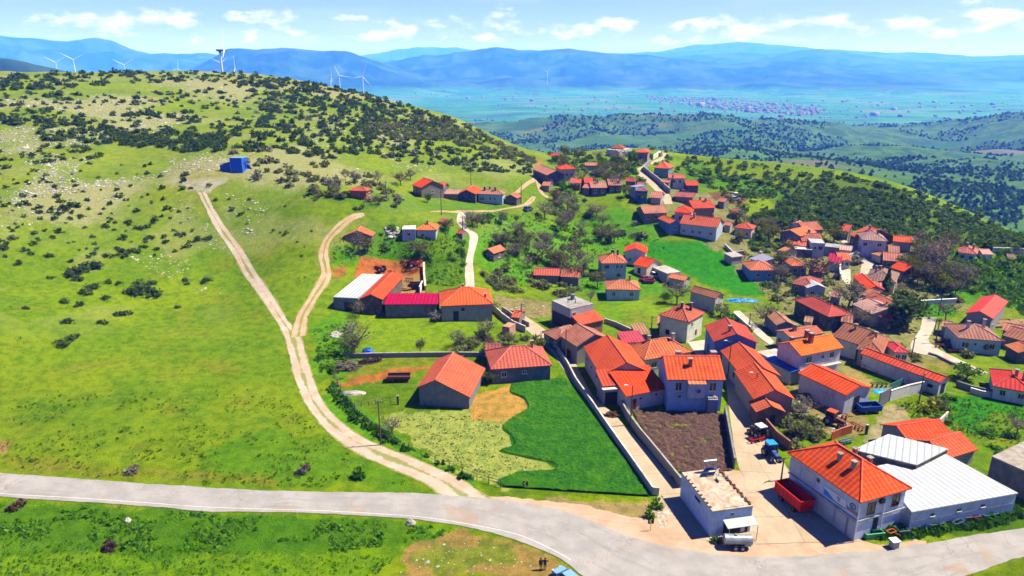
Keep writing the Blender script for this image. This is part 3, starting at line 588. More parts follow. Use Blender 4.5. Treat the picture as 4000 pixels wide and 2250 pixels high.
# crops
def crop_mat():
    m, nt, bs = newmat('wheat_green'); g = N(nt, 'ShaderNodeNewGeometry').outputs['Position']; bs.inputs['Roughness'].default_value = .9; bs.inputs['Specular IOR Level'].default_value = .1
    c = mixc(nt, rng(nt, noise(nt, .5, 5, .65, g), .35, .65), (.013, .095, .010), (.040, .15, .010))
    c = mixc(nt, rng(nt, noise(nt, 4.5, 4, .75, g), .5, .72), c, (.14, .32, .02))
    c = mixc(nt, rng(nt, noise(nt, .22, 4, .65, g), .5, .68, 0, .5), c, (.10, .24, .01)); c = mixc(nt, rng(nt, noise(nt, 3.1, 3, .7, g), .55, .75, 0, .7), c, (.006, .035, .005))
    L(nt, c, bs.inputs['Base Color']); bump(nt, bs, noise(nt, 5, 5, .75, g), 1.0, .3); return m
M_CROP = crop_mat()
def cropz(x, y, w): return (sst(0, .03, w)*sst(1, .985, w))*.32 + (fbm(x/.5, y/.5, 2, 31)-.5)*.35*sst(0, .03, w)*sst(1, .98, w)
strip('wheat_field', 'D', [(1285,968),(1283,988),(1318,1005),(1325,1030),(1290,1050),(1262,1075),(1284,1100),(1290,1124),(1256,1136),(1320,1152),(1392,1168),(1385,1186),(1300,1190),(1250,1212),(1262,1226)],
      [(1420,952),(1436,970),(1450,990),(1466,1010),(1484,1034),(1500,1056),(1516,1078),(1530,1098),(1544,1118),(1560,1140),(1576,1162),(1594,1186),(1608,1206),(1624,1228),(1634,1250)], M_CROP, .04, 240, 150, .45, cropz, 'stuff', label='tall dark green wheat filling the walled field beside the lane', cat='crop')
def plough_mat():
    m, nt, bs = newmat('ploughed_soil'); g = N(nt, 'ShaderNodeNewGeometry').outputs['Position']; bs.inputs['Roughness'].default_value = 1
    c = mixc(nt, rng(nt, noise(nt, 1.6, 6, .75, g), .4, .65), (.095, .045, .034), (.19, .09, .062))
    c = mixc(nt, rng(nt, noise(nt, 2.6, 5, .75, g), .48, .62, 0, .85), c, (.03, .015, .012)); c = mixc(nt, rng(nt, noise(nt, 4, 4, .7, g), .6, .72, 0, .6), c, (.30, .24, .12))
    c = mixc(nt, rng(nt, noise(nt, .5, 4, .7, g), .56, .68, 0, .5), c, (.11, .12, .03))
    L(nt, c, bs.inputs['Base Color']); bump(nt, bs, noise(nt, 2.6, 6, .8, g), 1, .5); return m
def soilz(x, y, w): return (fbm(x/.9, y/.9, 3, 61)-.5)*.8
strip('ploughed_field', 'D', [(1588,1032),(1610,1070),(1640,1110),(1680,1160),(1712,1192)], [(1822,1042),(1824,1070),(1828,1110),(1834,1150),(1842,1185)], plough_mat(), .22, 150, 140, .1, soilz)
# walls and buildings follow
# ---------------------------------------------------------------- buildings
ORANGE = (.58, .074, .030); BRIGHT = (.64, .060, .022); PEACH = (.58, .18, .10); REDT = (.42, .055, .030); DREDT = (.26, .035, .028); BROWNT = (.22, .085, .052); GREYT = (.20, .13, .115); PINKT = (.36, .14, .10)
CRIMS = (.40, .010, .045); WHITEM = (.50, .51, .53); GREYC = (.33, .31, .30)
WW = (.72, .72, .74); WB = (.44, .54, .76); WBL = (.2, .33, .6); WG = (.40, .38, .36); WD = (.20, .17, .15); WK = (.09, .085, .08); WBR = (.34, .14, .08); WC = (.66, .58, .48); WLAV = (.50, .50, .62); WDB = (.05, .12, .42)
def ring(hw, hh, t, d):     # window frame ring in local wall coordinates (x along wall, z up, y outwards -)
    m = []
    for c, s in (((0, hh), (2*hw+2*t, t)), ((0, -hh), (2*hw+2*t, t)), ((-hw, 0), (t, 2*hh-t)), ((hw, 0), (t, 2*hh-t)), ((0, 0), (t*.7, 2*hh-t))): m.append((c, s))
    return m
def add_opening(wallobj, x, z, ang, base, w, h, kind):
    """opening on a wall: base = point on the wall plane (local), ang = direction of the outward normal"""
    if kind in ('win', 'winb', 'small'):
        m = MB(); fr = M_WBR if kind == 'winb' else M_WFR; t = .09
        if kind == 'small':
            m.box((0, -.02, 0), (w, .05, h)); o = m.build('window', M_WG_, wallobj)
        else:
            for (cx, cy), (sx_, sy_) in ring(w/2, h/2, t, .06): m.box((cx, -.03, cy), (sx_, .1, sy_))
            o = m.build('window', fr, wallobj)
            MB().box((0, -.02, -h/2-.12), (w+.3, .2, .07)).build('sill', M_WFR, o)
        MB().box((0, -.015 if kind != 'small' else -.04, 0), (w-.04, .03, h-.04)).build('pane', M_PANE, o)
    elif kind == 'door':
        o = MB().box((0, -.03, 0), (w, .1, h)).build('door', M_PAINT, wallobj, (.22, .025, .02)); MB().box((w*.35, -.1, 0), (.08, .06, .2)).build('handle', M_STEEL, o)
    elif kind == 'dark': o = MB().box((0, -.02, 0), (w, .06, h)).build('doorway', M_DARK, wallobj)
    elif kind == 'shutter':
        m = MB().box((0, -.03, 0), (w, .08, h)); o = m.build('shutter', M_WPAN, wallobj)
    o.location = (base[0], base[1], z); o.rotation_euler = (0, 0, ang); return o
M_WG_ = simple('vent_frame', (.3, .3, .3)); M_WPAN = simple('painted_panel', (.46, .47, .52), .7, 0, .08)
def chimney(roof, x, y, z, h=1.3, s=.55, cap=True, col=(.45, .22, .16)):
    c = MB().box((0, 0, h/2-.4), (s, s, h+.8)).build('chimney', M_WALL, roof, col); c.location = (x, y, z)
    if cap: MB().box((0, 0, h+.14), (s+.25, s+.25, .1)).box((0, 0, h+.04), (s*.6, s*.6, .12)).build('chimney_cap', M_CONC, c, (.35, .3, .28))
    return c
BL = []
NAMES = {'house': 'house', 'barn': 'barn', 'shed': 'shed'}
def bld(label, cat, t, a, b, c, h, roof='x', rc=ORANGE, wc=WW, rise=.36, ov=.35, wins=(), chim=0, rmat=None, wmat=None, ridge=.5, drop=0, name=None, z0=None, depth_from=None, sink=2.5, extra=None, chw=(.45, .22, .16)):
    ta = tuple(a) if isinstance(a[0], str) else (t, *a); tb = tuple(b) if isinstance(b[0], str) else (t, *b)
    pb = hit(*tb, h); pa = at_z(*ta, pb.z); B_ = pb.xy; e1 = (pa.xy-B_); L1 = e1.length; e1.normalize()
    nrm = Vector((-e1.y, e1.x))
    if nrm.dot(B_) < 0: nrm = -nrm
    if isinstance(c, (int, float)): L2 = c
    else:                                                   # third corner: square the footprint, sharing the error between both sides
        tcc = tuple(c) if isinstance(c[0], str) else (t, *c); pc = at_z(*tcc, pb.z); d2 = pc.xy-B_
        if d2.dot(nrm) < 0: nrm = -nrm
        dev = math.atan2(d2.dot(e1), d2.dot(nrm)); dev = max(-.5, min(.5, dev))/2; sg = 1 if (e1.x*nrm.y - e1.y*nrm.x) > 0 else -1
        R_ = Matrix.Rotation(-dev*sg, 2); e1 = R_ @ e1; nrm = R_ @ nrm
        L1 = (pa.xy-B_).dot(e1); L2 = max(d2.dot(nrm), 2.0)
    X = e1 if (e1.x*nrm.y - e1.y*nrm.x) > 0 else -e1
    ce = B_ + e1*L1/2 + nrm*L2/2; gzc = pb.z - h if z0 is None else z0
    root = empty(name or cat.replace(' ', '_'), (ce.x, ce.y, gzc), math.atan2(X.y, X.x), label, cat)
    lx, ly = L1/2, L2/2; wx, wy = lx-ov, ly-ov
    if roof == 'flat': wx, wy = lx-.02, ly-.02
    wm = wmat or M_WALL; m = MB(); zt = h
    if roof == 'y' :                                       # ridge along local Y
        H = rise*lx*2*min(ridge, 1-ridge)*1.0; xr = -lx + 2*lx*ridge; pw = [(-wx, -sink), (wx, -sink), (wx, zt-.06-drop), (xr, zt+H-.08), (-wx, zt-.06)]
        fr = [(x, -wy, z) for x, z in pw]; bk = [(x, wy, z) for x, z in pw]; m.face(fr); m.face(bk[::-1])
        for k in (0, 1, 4): m.face([fr[k], bk[k], bk[(k+1) % 5], fr[(k+1) % 5]] if False else [bk[k], bk[(k+1) % 5], fr[(k+1) % 5], fr[k]])
    elif roof == 'x':
        H = rise*ly*2*min(ridge, 1-ridge); yr = -ly + 2*ly*ridge; pw = [(-wy, -sink), (wy, -sink), (wy, zt-.06), (yr, zt+H-.08), (-wy, zt-.06)]
        fr = [(-wx, y, z) for y, z in pw]; bk = [(wx, y, z) for y, z in pw]; m.face(fr[::-1]); m.face(bk)
        for k in (0, 1, 4): m.face([fr[k], fr[(k+1) % 5], bk[(k+1) % 5], bk[k]][::-1])
    elif roof == 'shed':
        H = rise*ly*2; zb = zt + H - .1; pw = [(-wy, -sink), (wy, -sink), (wy, zb), (-wy, zt-.06)]
        fr = [(-wx, y, z) for y, z in pw]; bk = [(wx, y, z) for y, z in pw]; m.face(fr[::-1]); m.face(bk)
        for k in (0, 1, 3): m.face([fr[k], fr[(k+1) % 4], bk[(k+1) % 4], bk[k]][::-1])
    else: H = rise*min(lx, ly); m.prism([(-wx, -wy), (wx, -wy), (wx, wy), (-wx, wy)], -sink, zt-.03)
    wall = m.build('wall', wm, root, wc, weld=True)
    # roof
    r = MB(); T = .16; ridges = []
    def slope(p, ax):     # p: quad/tri of Vectors, first two = eave
        p = [Vector(q) for q in p]; u = (p[1]-p[0]).normalized(); n = u.cross(p[2]-p[0]).normalized(); v = n.cross(u)
        uv = [((q-p[0]).dot(u)+ax, (q-p[0]).dot(v)) for q in p]; r.face(p, uv)
        r.face([q-Vector((0, 0, T)) for q in p][::-1], uv[::-1])
    E = [(-lx,-ly,zt), (lx,-ly,zt-drop), (lx,ly,zt-drop), (-lx,ly,zt)]
    if roof == 'x':
        R0, R1 = (-lx, yr, zt+H), (lx, yr, zt+H); slope([E[0], E[1], R1, R0], 0); slope([E[2], E[3], R0, R1], 0); ridges = [(R0, R1)]; rim = [E[0], E[1], R1, E[2], E[3], R0]
    elif roof == 'y':
        R0, R1 = (xr, -ly, zt+H), (xr, ly, zt+H); slope([E[1], E[2], R1, R0], 0); slope([E[3], E[0], R0, R1], 0); ridges = [(R0, R1)]; rim = [E[0], R0, E[1], E[2], R1, E[3]]
    elif roof == 'hip':
        if lx >= ly: R0, R1 = (-lx+ly, 0, zt+H), (lx-ly, 0, zt+H); slope([E[0], E[1], R1, R0], 0); slope([E[2], E[3], R0, R1], 0); slope([E[1], E[2], R1], 0); slope([E[3], E[0], R0], 0); cn = [(E[0], R0), (E[3], R0), (E[1], R1), (E[2], R1)]
        else: R0, R1 = (0, -ly+lx, zt+H), (0, ly-lx, zt+H); slope([E[1], E[2], R1, R0], 0); slope([E[3], E[0], R0, R1], 0); slope([E[0], E[1], R0], 0); slope([E[2], E[3], R1], 0); cn = [(E[0], R0), (E[1], R0), (E[2], R1), (E[3], R1)]
        ridges = [(R0, R1)] + cn; rim = E
    elif roof == 'shed':
        Z1 = zt + H; F4 = [E[0], E[1], (lx, ly, Z1), (-lx, ly, Z1)]; slope(F4, 0); rim = F4
    else:
        r.prism([(-lx, -ly), (lx, -ly), (lx, ly), (-lx, ly)], zt, zt+.22); rim = []
    for p, q in zip(rim, rim[1:]+rim[:1]):
        p = Vector(p); q = Vector(q); dz = Vector((0, 0, T)); r.face([p-dz, q-dz, q, p])
    ro = r.build('roof', rmat or (M_CONC if roof == 'flat' else M_TILE), root, rc)
    if ridges and (rmat in (None, M_TILE)):
        k = MB()
        for p, q in ridges: k.tube(Vector(p)+Vector((0, 0, .02)), Vector(q)+Vector((0, 0, .02)), .13, n=6)
        k.build('ridge_cap', M_CONC, ro, tuple(min(1, x*1.25+.10) for x in rc))
    if not wins and cat in ('house', 'cottage') and roof != 'flat':
        k_ = 3 if 2*wx > 8 else 2; wins = [('F', (i+.5)/k_, min(h-1.2, 1.7 if h < 4.5 else 3.6), .95, 1.05, 'win') for i in range(k_)] + [('R', .5, min(h-1.2, 1.7), .9, 1.0, 'win')]
    for wn in wins:
        w_, u, zz, ww, hh, kd = wn
        if w_ == 'F': o = add_opening(wall, 0, zz, 0, (-wx+2*wx*u, -wy, 0), ww, hh, kd)
        elif w_ == 'R': o = add_opening(wall, 0, zz, pi/2, (wx, -wy+2*wy*u, 0), ww, hh, kd)
        else: o = add_opening(wall, 0, zz, -pi/2, (-wx, wy-2*wy*u, 0), ww, hh, kd)
    cr_ = random.Random(label)
    for k in range(chim):
        if roof in ('x', 'hip'): x = (cr_.random()-.5)*lx*1.1; y = cr_.choice([-.2, .15])*ly
        else: y = (cr_.random()-.5)*ly*1.1; x = cr_.choice([-.2, .15])*lx
        chimney(ro, x, y, zt+H*.75 if roof != 'flat' else zt, 1.1+.4*cr_.random(), .5, True, chw)
    if extra: extra(root, wall, ro, lx, ly, zt, H)
    BL.append((ce, max(lx, ly))); return root
def W2(n, z=1.6, w=1.1, h=1.2, side='F', k='win'): return [(side, (i+.5)/n, z, w, h, k) for i in range(n)]
# --- the large depot at the corner
def depot_x(root, wall, ro, lx, ly, zt, H):
    wx, wy = lx-.35, ly-.35
    # storey band and corner columns
    MB().box((0, -wy-.06, 3.1), (2*wx+.3, .12, .22)).box((wx+.06, 0, 3.1), (.12, 2*wy, .22)).box((-wx-.06, 0, 3.1), (.12, 2*wy, .22)).build('storey_band', M_CONC, wall, (.42, .44, .50))
    MB().tube((-wx-.12, -wy-.12, 0), (-wx-.12, -wy-.12, zt-.2), .07).build('drain_pipe', M_WHITE, wall); MB().tube((.2, -wy-.12, 0), (.2, -wy-.12, zt-.2), .07).build('drain_pipe', M_WHITE, wall)
    a = MB().box((0, 0, 0), (.8, .3, .55)).build('air_conditioner', M_DARK, wall); a.location = (-.1*wx, -wy-.18, 5.4)
root_depot = bld('large blue-white depot with an orange hip roof on the street corner', 'depot', '1', (1900,350), (1550,425), (1055,115), 6.3, 'hip', (.74,.075,.025), (.56,.64,.86), rise=.62, ov=.45,
  wins=[('F',.27,4.5,1.3,1.7,'winb'),('F',.8,4.7,1.3,1.7,'winb'),('F',.42,1.4,.9,2.8,'dark'),
        ('L',.08,4.4,2.2,2.2,'shutter'),('L',.30,4.4,2.2,2.2,'shutter'),('L',.43,5.0,.6,.6,'small'),('L',.62,1.4,2.6,2.7,'shutter'),('L',.80,1.4,2.6,2.7,'shutter'),('L',.94,1.4,1.6,2.7,'shutter'),('L',.44,1.4,2.6,2.7,'shutter')], extra=depot_x, name='depot')
def banner():
    wall = [c for c in root_depot.children if c.name.startswith('wall')][0]; roof = [c for c in root_depot.children if c.name.startswith('roof')][0]
    co = [v.co for v in wall.data.vertices]; wx = max(v.x for v in co); wy = max(v.y for v in co)
    M_BW = simple('banner_white', (.62, .66, .78), .6, 0, .05); M_BB = simple('banner_blue', (.08, .25, .62), .6, 0, .1); M_LG = simple('logo_green', (.05, .20, .16)); M_LR = simple('logo_red', (.45, .09, .10)); M_INK = simple('banner_ink', (.12, .14, .3))
    x = -wx-.05; y1 = wy-2*wy*.53; y2 = wy-2*wy*.84     # y1 = far end (upper left in the picture)
    b = MB().box((x, (y1+y2)/2, 4.25), (.05, y1-y2, 1.35)).build('banner', M_BW, wall)
    m = MB(); n = 26
    for k in range(n):
        f = k/n; y = y1 + (y2-y1)*(f+.5/n); hh = .95*max(.12, 1-f*1.5)*(.85+.15*sin(f*9)) if f < .6 else .13
        m.box((x-.035, y, 3.6+hh/2), (.03, abs(y1-y2)/n*1.0, hh))
    m.build('banner_wave', M_BB, b)
    m = MB()
    for k, (f, w) in enumerate(((.66, .16), (.66, .12), (.68, .08))): m.box((x-.035, y1+(y2-y1)*f, 4.62-.24*k), (.03, w*abs(y1-y2), .12))
    m.build('banner_lettering', M_INK, b)
    yl = wy-2*wy*.925; m = MB()
    for k in range(14):
        a = 2*pi*k/14; m.box((x-.02, yl+.42*cos(a), 4.75+.36*sin(a)), (.04, .15, .15), 0, 0)
    m.box((x-.02, yl, 4.75), (.04, .3, .10)); m.build('logo', M_LG, wall)
    m = MB()
    for r_, z in enumerate((4.15, 3.88)):
        for k in range(6): m.box((x-.02, yl+.85-.32*k-.1*r_, z), (.04, .2, .17))
    m.build('logo_lettering', M_LR, wall)
    co = [v.co for v in roof.data.vertices]; lx = max(v.x for v in co); ly = max(v.y for v in co); zt = 6.3; H = .62*lx
    for (x, y, s) in ((-.35*lx, .02*ly, 1), (-.33*lx, -.33*ly, 1), (.32*lx, -.32*ly, .9), (.30*lx, .05*ly, .9)):
        chimney(roof, x, y, zt+H*(1-abs(x)/lx)-.1, 1.0*s, .5, True, (.28, .24, .22))
banner()
# --- white sheet-metal roofs behind the depot
def poly_bld(label, cat, t, pts, h, rc, wc, wins=(), thick=.16, open_front=False):
    p0 = hit(t, *pts[0], h); P_ = [at_z(t, x, y, p0.z) for x, y in pts]; c = sum(P_, Vector())/len(P_); c.z = p0.z-h; ex = (P_[1]-P_[0]).normalized(); rz = math.atan2(ex.y, ex.x)
    root = empty(cat, c, rz, label, cat); q = [Matrix.Rotation(-rz, 3, 'Z') @ (p-c) for p in P_]; m = MB(); m.prism([(v.x, v.y) for v in q], h, h+thick); m.build('roof', M_METAL, root, rc)
    k = MB(); k.prism([(v.x*.985, v.y*.985) for v in q], -3, h-.004); w = k.build('wall', M_WALL, root, wc); f = MB()
    for a_, b_ in ((q[0], q[1]),): f.box(((a_.x+b_.x)/2, (a_.y+b_.y)/2+.10, h*.52), ((b_-a_).length-.5, .1, .14))
    if wins: f.build('storey_band', M_CONC, w, (.35,.37,.42))
    for u_, z_, ww, hh in wins:
        o = MB().box((0,-.06,0), (ww,.1,hh)).build('vent', M_DARK, w); pt = q[0]*.985+(q[1]-q[0])*.985*u_; o.location = (pt.x, pt.y, z_); MB().box((0,-.1,-hh/2-.06), (ww+.2,.18,.07)).build('sill', M_WFR, o)
    return root
poly_bld('white sheet-metal roofed store joined to the right side of the depot', 'warehouse', '1', [(1868,490),(2538,370),(2075,118),(1650,198)], 3.2, WHITEM, WB, [(.2,2.3,.6,.35),(.45,2.3,.6,.35),(.68,2.3,.6,.35)])
poly_bld('upper white ribbed metal canopy over a dark open bay behind the depot', 'warehouse', '1', [(1500,95),(1900,192),(2100,90),(1722,-2)], 4.0, WHITEM, (.05,.05,.055))  # solid near-black walls paint in the shade of the open bay
def flatx(root, wall, ro, lx, ly, zt, H):
    p = MB()
    for k in range(9): p.box((-lx+.15, -ly+.9+k*(2*ly-1.2)/9, zt+.28), (.2, .35, .14), .3*k)
    for k in range(26): p.box((lx-.25+.12*sin(k*2.1), -ly+.4+k*(2*ly-.6)/26, zt+.32+.05*sin(k*3)), (.22, .35, .2), .6*k)
    p.build('loose_bricks', M_RUST, ro)['kind'] = 'stuff'
    MB().box((.1*lx, -ly+.35, zt+.24), (1.0*lx*1.0, .1, .1)).build('roof_kerb', M_CONC, ro, (.5,.48,.46))
    s = MB()
    s.box((0, 0, .95), (2.2, .07, 1.5), 0, radians(38)); sp = s.build('solar_panel', simple('solar_glass', (.03, .07, .32), .2), ro); sp.location = (.35*lx, .72*ly, zt+.2)
    MB().box((0, .5, .75), (1.9, .05, .05)).tube((-.9, .5, 0), (-.9, .5, 1.5), .04, n=5).tube((.9, .5, 0), (.9, .5, 1.5), .04, n=5).tube((-.9, -.6, 0), (-.9, -.5, .4), .04, n=5).tube((.9, -.6, 0), (.9, -.5, .4), .04, n=5).tube((-1, .75, 1.75), (1, .75, 1.75), .22, n=10).tube((-.9, 0, .75), (-.9, .5, 1.2), .03, n=5).box((0, -.55, .2), (1.9, .05, .05)).box((.9, 0, .3), (.05, 1.1, .05)).build('panel_stand', M_GALV, sp)
    f = MB(); f.box((0, 0, .35), (1.6, .05, .05)).box((0, .9, .35), (1.6, .05, .05)).box((-.8, .45, .2), (.05, .9, .4)).box((.8, .45, .2), (.05, .9, .4)); q = f.build('metal_rack', M_GALV, ro); q.location = (.62*lx, .25*ly, zt+.22)
    c = MB().box((0, -.95, 2.55), (1.5*lx, 1.5, .06), 0, radians(14)).build('awning', M_METAL, wall, (.40, .43, .42)); c.location = (.26*lx, -ly, 0)
    [MB().tube((k*lx, -1.8, 0), (k*lx, -1.8, 2.35), .05, n=5).build('awning_post', M_STEEL, c) for k in (-.7, .7)]
bld('small flat-roofed white building with a solar panel on top beside the main road', 'workshop', 'H', (1228,650), (664,735), (245,180), 3.9, 'flat', (.52,.44,.36), (.46,.58,.88), wins=[('F',.62,1.2,3.6,2.3,'dark'),('F',.5,3.3,.5,.4,'small'),('L',.55,3.1,1.5,.5,'small'),('F',.8,1.0,.6,1.4,'shutter')], extra=flatx)
bld('low orange-tiled outbuilding behind the white metal roofs, right one of two', 'outbuilding', '1', (2292,88), (2092,150), 6.5, 2.6, 'x', ORANGE, WG, rise=.42)
bld('low orange-tiled outbuilding behind the white metal roofs, left one of two', 'outbuilding', '3', (1880,1175), (1430,1245), 6.5, 2.8, 'x', BRIGHT, WG, rise=.45)
bld('grey flat-roofed concrete shed at the right edge beyond the depot', 'shed', '1', (2700,285), (2372,140), 9, 4.2, 'flat', (.36,.33,.30), (.12,.11,.11))
# --- around the two-storey house by the ploughed plot
def bigx(root, wall, ro, lx, ly, zt, H):
    wy = ly-.35; wx = lx-.35
    bo = MB().box((0, -wy-.55, 4.55), (2.9, 1.1, 2.9)).build('bay', M_WALL, wall, (.50,.55,.68)); 
    MB().face([(-1.6,-wy-1.35,6.0),(1.6,-wy-1.35,6.0),(1.6,-wy+.1,6.35),(-1.6,-wy+.1,6.35)],[(0,0),(3.2,0),(3.2,1.4),(0,1.4)]).box((0,-wy-.6,5.98),(3.1,1.4,.06)).build('bay_roof', M_TILE, bo, PEACH)
    d = MB(); n = 12
    for k in range(n):
        a0, a1 = 2*pi*k/n, 2*pi*(k+1)/n; d.face([(0, .12, 0), (.42*cos(a0), 0, .42*sin(a0)), (.42*cos(a1), 0, .42*sin(a1))])
    d.tube((0,.1,0), (0,.5,0), .03, n=5); q = d.build('satellite_dish', simple('dish_purple', (.18,.09,.25)), bo); q.location = (.2, -wy-1.6, 4.7)
    hut = MB().box((.62*wx, -wy-.75, 1.5), (1.7, 1.5, 3.0)).build('porch_box', M_WALL, wall, (.22,.28,.42))
    m = MB()
    for k in range(9): m.box((.62*wx-.7+.17*k, -wy-.75+.3*sin(k*2), 3.1), (.35, .4, .25), k*.7)
    m.build('stones', M_CONC, hut, (.5,.46,.42))
    chimney(ro, -.42*lx, .25*ly, zt+H*.72, 1.0, .9, True, (.35,.35,.36)); chimney(ro, .82*lx, .2*ly, zt+H*.75, 1.0, .9, True, (.35,.35,.36)); chimney(ro, -.12*lx, -.42*ly, zt+H*.5, 1.5, .6, True, (.40,.14,.10))
bld('pale blue house with an orange roof and projecting bay above the ploughed plot', 'house', '2', (2152,602), (1563,600), 9.5, 6.4, 'x', (.68,.085,.03), (.34,.46,.78), rise=.55, wins=[('F',.19,4.9,1.2,1.6,'win'),('F',.82,4.9,1.2,1.6,'win'),('F',.22,2.9,.55,.4,'small'),('F',.8,2.8,.6,.4,'small')], extra=bigx)
bld('lean-to with a bright orange roof and small red door beside the ploughed plot', 'annexe', '2', (1150,768), (1562,688), 6.5, 3.3, 'shed', BRIGHT, (.55,.55,.58), rise=.32, wins=[('F',.2,1.2,.9,2.0,'door'),('F',.37,2.1,.5,.35,'small'),('F',.78,2.3,.5,.35,'small')])
bld('long barn with a bright orange roof, its pinkish gable end facing the open garage', 'barn', '2', (655,272), (895,562), (1425,552), 4.4, 'x', ORANGE, (.50,.40,.42), rise=.48, wins=[('F',.12,2.4,.8,.6,'small'),('F',.4,2.3,.8,.6,'small'),('F',.7,2.2,.8,.6,'small')])
bld('old stone barn with a worn red roof along the lane, continuing the long orange barn', 'barn', '2', (472,152), (652,268), 9, 4.2, 'x', PINKT, (.30,.27,.26), rise=.45, wins=[('F',.5,1.1,1.6,2.0,'door')])
bld('low weathered red-roofed house behind the round green tree topping the lane', 'house', '2', (300,118), (470,215), 8, 3.0, 'hip', PINKT, WK, rise=.5)
def garx(root, wall, ro, lx, ly, zt, H):
    t = MB().box((0, -ly-.2, zt-.45), (2*lx+.3, 1.2, .25)).build('canopy', M_CONC, wall, (.85,.84,.8))
bld('small garage with a white slab over its dark bay, ending the long barn', 'garage', '2', (1118,650), (912,668), 4.5, 3.9, 'shed', REDT, (.38,.35,.36), rise=.3, wins=[('F',.55,1.2,2.9,2.4,'dark')], extra=garx)
bld('broad hip-roofed house with dull red and orange tile slopes behind the long barn', 'house', '2', (1838,325), (1333,403), (1110,262), 3.6, 'hip', (.44,.12,.055), (.58,.60,.68), rise=.55, wins=[('F',.2,2.0,1.3,1.1,'win'),('F',.8,2.0,1.0,1.1,'win')], chim=2, chw=(.6,.55,.5))
bld('blue gabled house with a deep red roof beside the concrete path', 'house', '2', (2470,218), (2028,220), (1972,52), 5.6, 'y', (.36,.035,.03), (.13,.24,.62), rise=.42, wins=[('F',.75,3.6,1.5,1.6,'winb'),('F',.35,3.4,1.0,1.0,'small'),('L',.4,1.6,1.2,2.0,'dark')], chim=1)
bld('narrow orange-roofed row house right behind the two-storey blue house', 'house', 'D', (1812,882), (1868,948), 7.5, 3.8, 'x', ORANGE, (.45,.42,.42), rise=.5, wins=[('F',.6,1.8,.8,1.0,'dark')])
bld('middle orange-roofed house of the row along the street, with a gable to the yard', 'house', 'D', (1995,998), (1895,1004), (1868,934), 3.9, 'y', ORANGE, (.33,.24,.24), rise=.5, wins=[('F',.4,1.5,1.6,1.4,'dark')])
bld('small low red-brown house at the street end of the orange row, above the tractors', 'house', 'D', (1972,1030), (1902,1037), (1892,1010), 2.9, 'y', (.46,.11,.06), (.17,.09,.09), rise=.45, wins=[('F',.62,1.2,.9,1.9,'dark')])
# --- right foreground
def h12(root, wall, ro, lx, ly, zt, H):
    chimney(ro, -.15*lx, -.25*ly, zt+H*.7, 1.9, .75, True, (.35,.08,.05)); chimney(ro, -.1*lx, .15*ly, zt+H*.8, 1.8, .7, True, (.35,.08,.05)); chimney(ro, -.75*lx, .2*ly, zt+H*.75, .9, .7, True, (.4,.12,.08))
    MB().box((0, -ly+.1, 3.0), (2*lx-.6, 1.0, .16)).build('balcony_slab', M_CONC, wall, (.6,.6,.62))
bld('white house with a rusty orange roof, tall brick chimneys and a blue annexe roof', 'house', '3', (795,290), (335,362), (58,240), 6.2, 'x', (.52,.13,.03), (.60,.58,.66), rise=.46, wins=[('F',.2,4.9,1.4,1.3,'win'),('F',.55,4.9,.7,.8,'win'),('F',.78,4.9,1.1,1.2,'win'),('F',.3,1.5,1.4,1.9,'dark'),('F',.62,1.4,.8,2.0,'dark')], extra=h12)
bld('low annexe under a bright blue sheet roof, left of the white two-storey house', 'annexe', '3', (3,375), (235,525), (328,490), 3.0, 'shed', (.02,.10,.42), (.40,.42,.52), rise=.05, rmat=M_METAL)
bld('red tiled house edged in white behind the two-storey house with tall chimneys', 'house', '3', (230,185), (70,105), (400,52), 3.6, 'y', (.40,.10,.06), (.62,.62,.62), rise=.3, chim=2)
bld('long brown-red striped roof with a white gable end behind the brick-chimney house', 'barn', '3', (640,160), (905,245), 10, 3.8, 'x', BROWNT, (.62,.60,.56), rise=.42, chim=1)
bld('hip-roofed house with dark striped brown tiles above the long narrow red barn', 'house', '3', (1160,345), (890,292), 11, 3.6, 'hip', (.25,.09,.05), (.36,.30,.27), rise=.5, chim=1)
bld('small white house with a crimson roof corner beside the dirt crossroads pole', 'house', '3', (1435,330), (1270,325), 6, 2.8, 'hip', (.42,.05,.06), (.70,.70,.72), rise=.4)
bld('very long narrow barn with a bright red striped roof and white gable', 'barn', '3', (872,352), (1738,632), (1860,600), 3.0, 'x', (.62,.075,.045), (.62,.62,.64), rise=.5, wins=[('R',.55,1.2,1.3,2.0,'dark'),('F',.9,1.5,1.0,.7,'dark')])
bld('white farm barn with an orange ribbed roof and a dark doorway facing the blue dumper', 'barn', '3', (238,545), (787,760), (1108,705), 4.0, 'x', ORANGE, (.58,.60,.68), rise=.34, wins=[('R',.5,1.6,1.5,2.6,'dark')])
bld('red-roofed white house cut by the right edge above the green field', 'house', '3', (2262,662), (2680,738), 9, 2.8, 'hip', (.48,.06,.05), (.66,.66,.68), rise=.5, chim=2)
bld('pale blue house with a grey-brown hip roof beside the curved road', 'house', '3', (1915,180), (2380,215), 9, 3.6, 'hip', (.26,.12,.10), (.38,.55,.68), rise=.45, wins=[('F',.17,2.0,1.4,1.2,'win'),('F',.4,2.3,.5,.5,'small'),('F',.8,2.0,1.1,1.2,'win')], chim=2, chw=(.6,.5,.6))
bld('low rust-orange lean-to at the right end of the pale blue house', 'shed', '3', (2380,250), (2515,330), 6, 2.5, 'x', (.46,.13,.06), WK, rise=.3)
bld('big barn with a smooth red roof and a dark gable front on the right hillside', 'barn', 'I', (787,508), (558,462), ('I',700,330), 4.6, 'y', (.62,.085,.05), (.30,.29,.30), rise=.42, rmat=M_METAL, wins=[('F',.45,1.3,2.6,2.6,'dark')])
bld('long low shed with a dull brown roof beyond the pale blue house', 'shed', 'I', (860,640), (1090,705), 8, 2.8, 'x', BROWNT, WD, rise=.35)
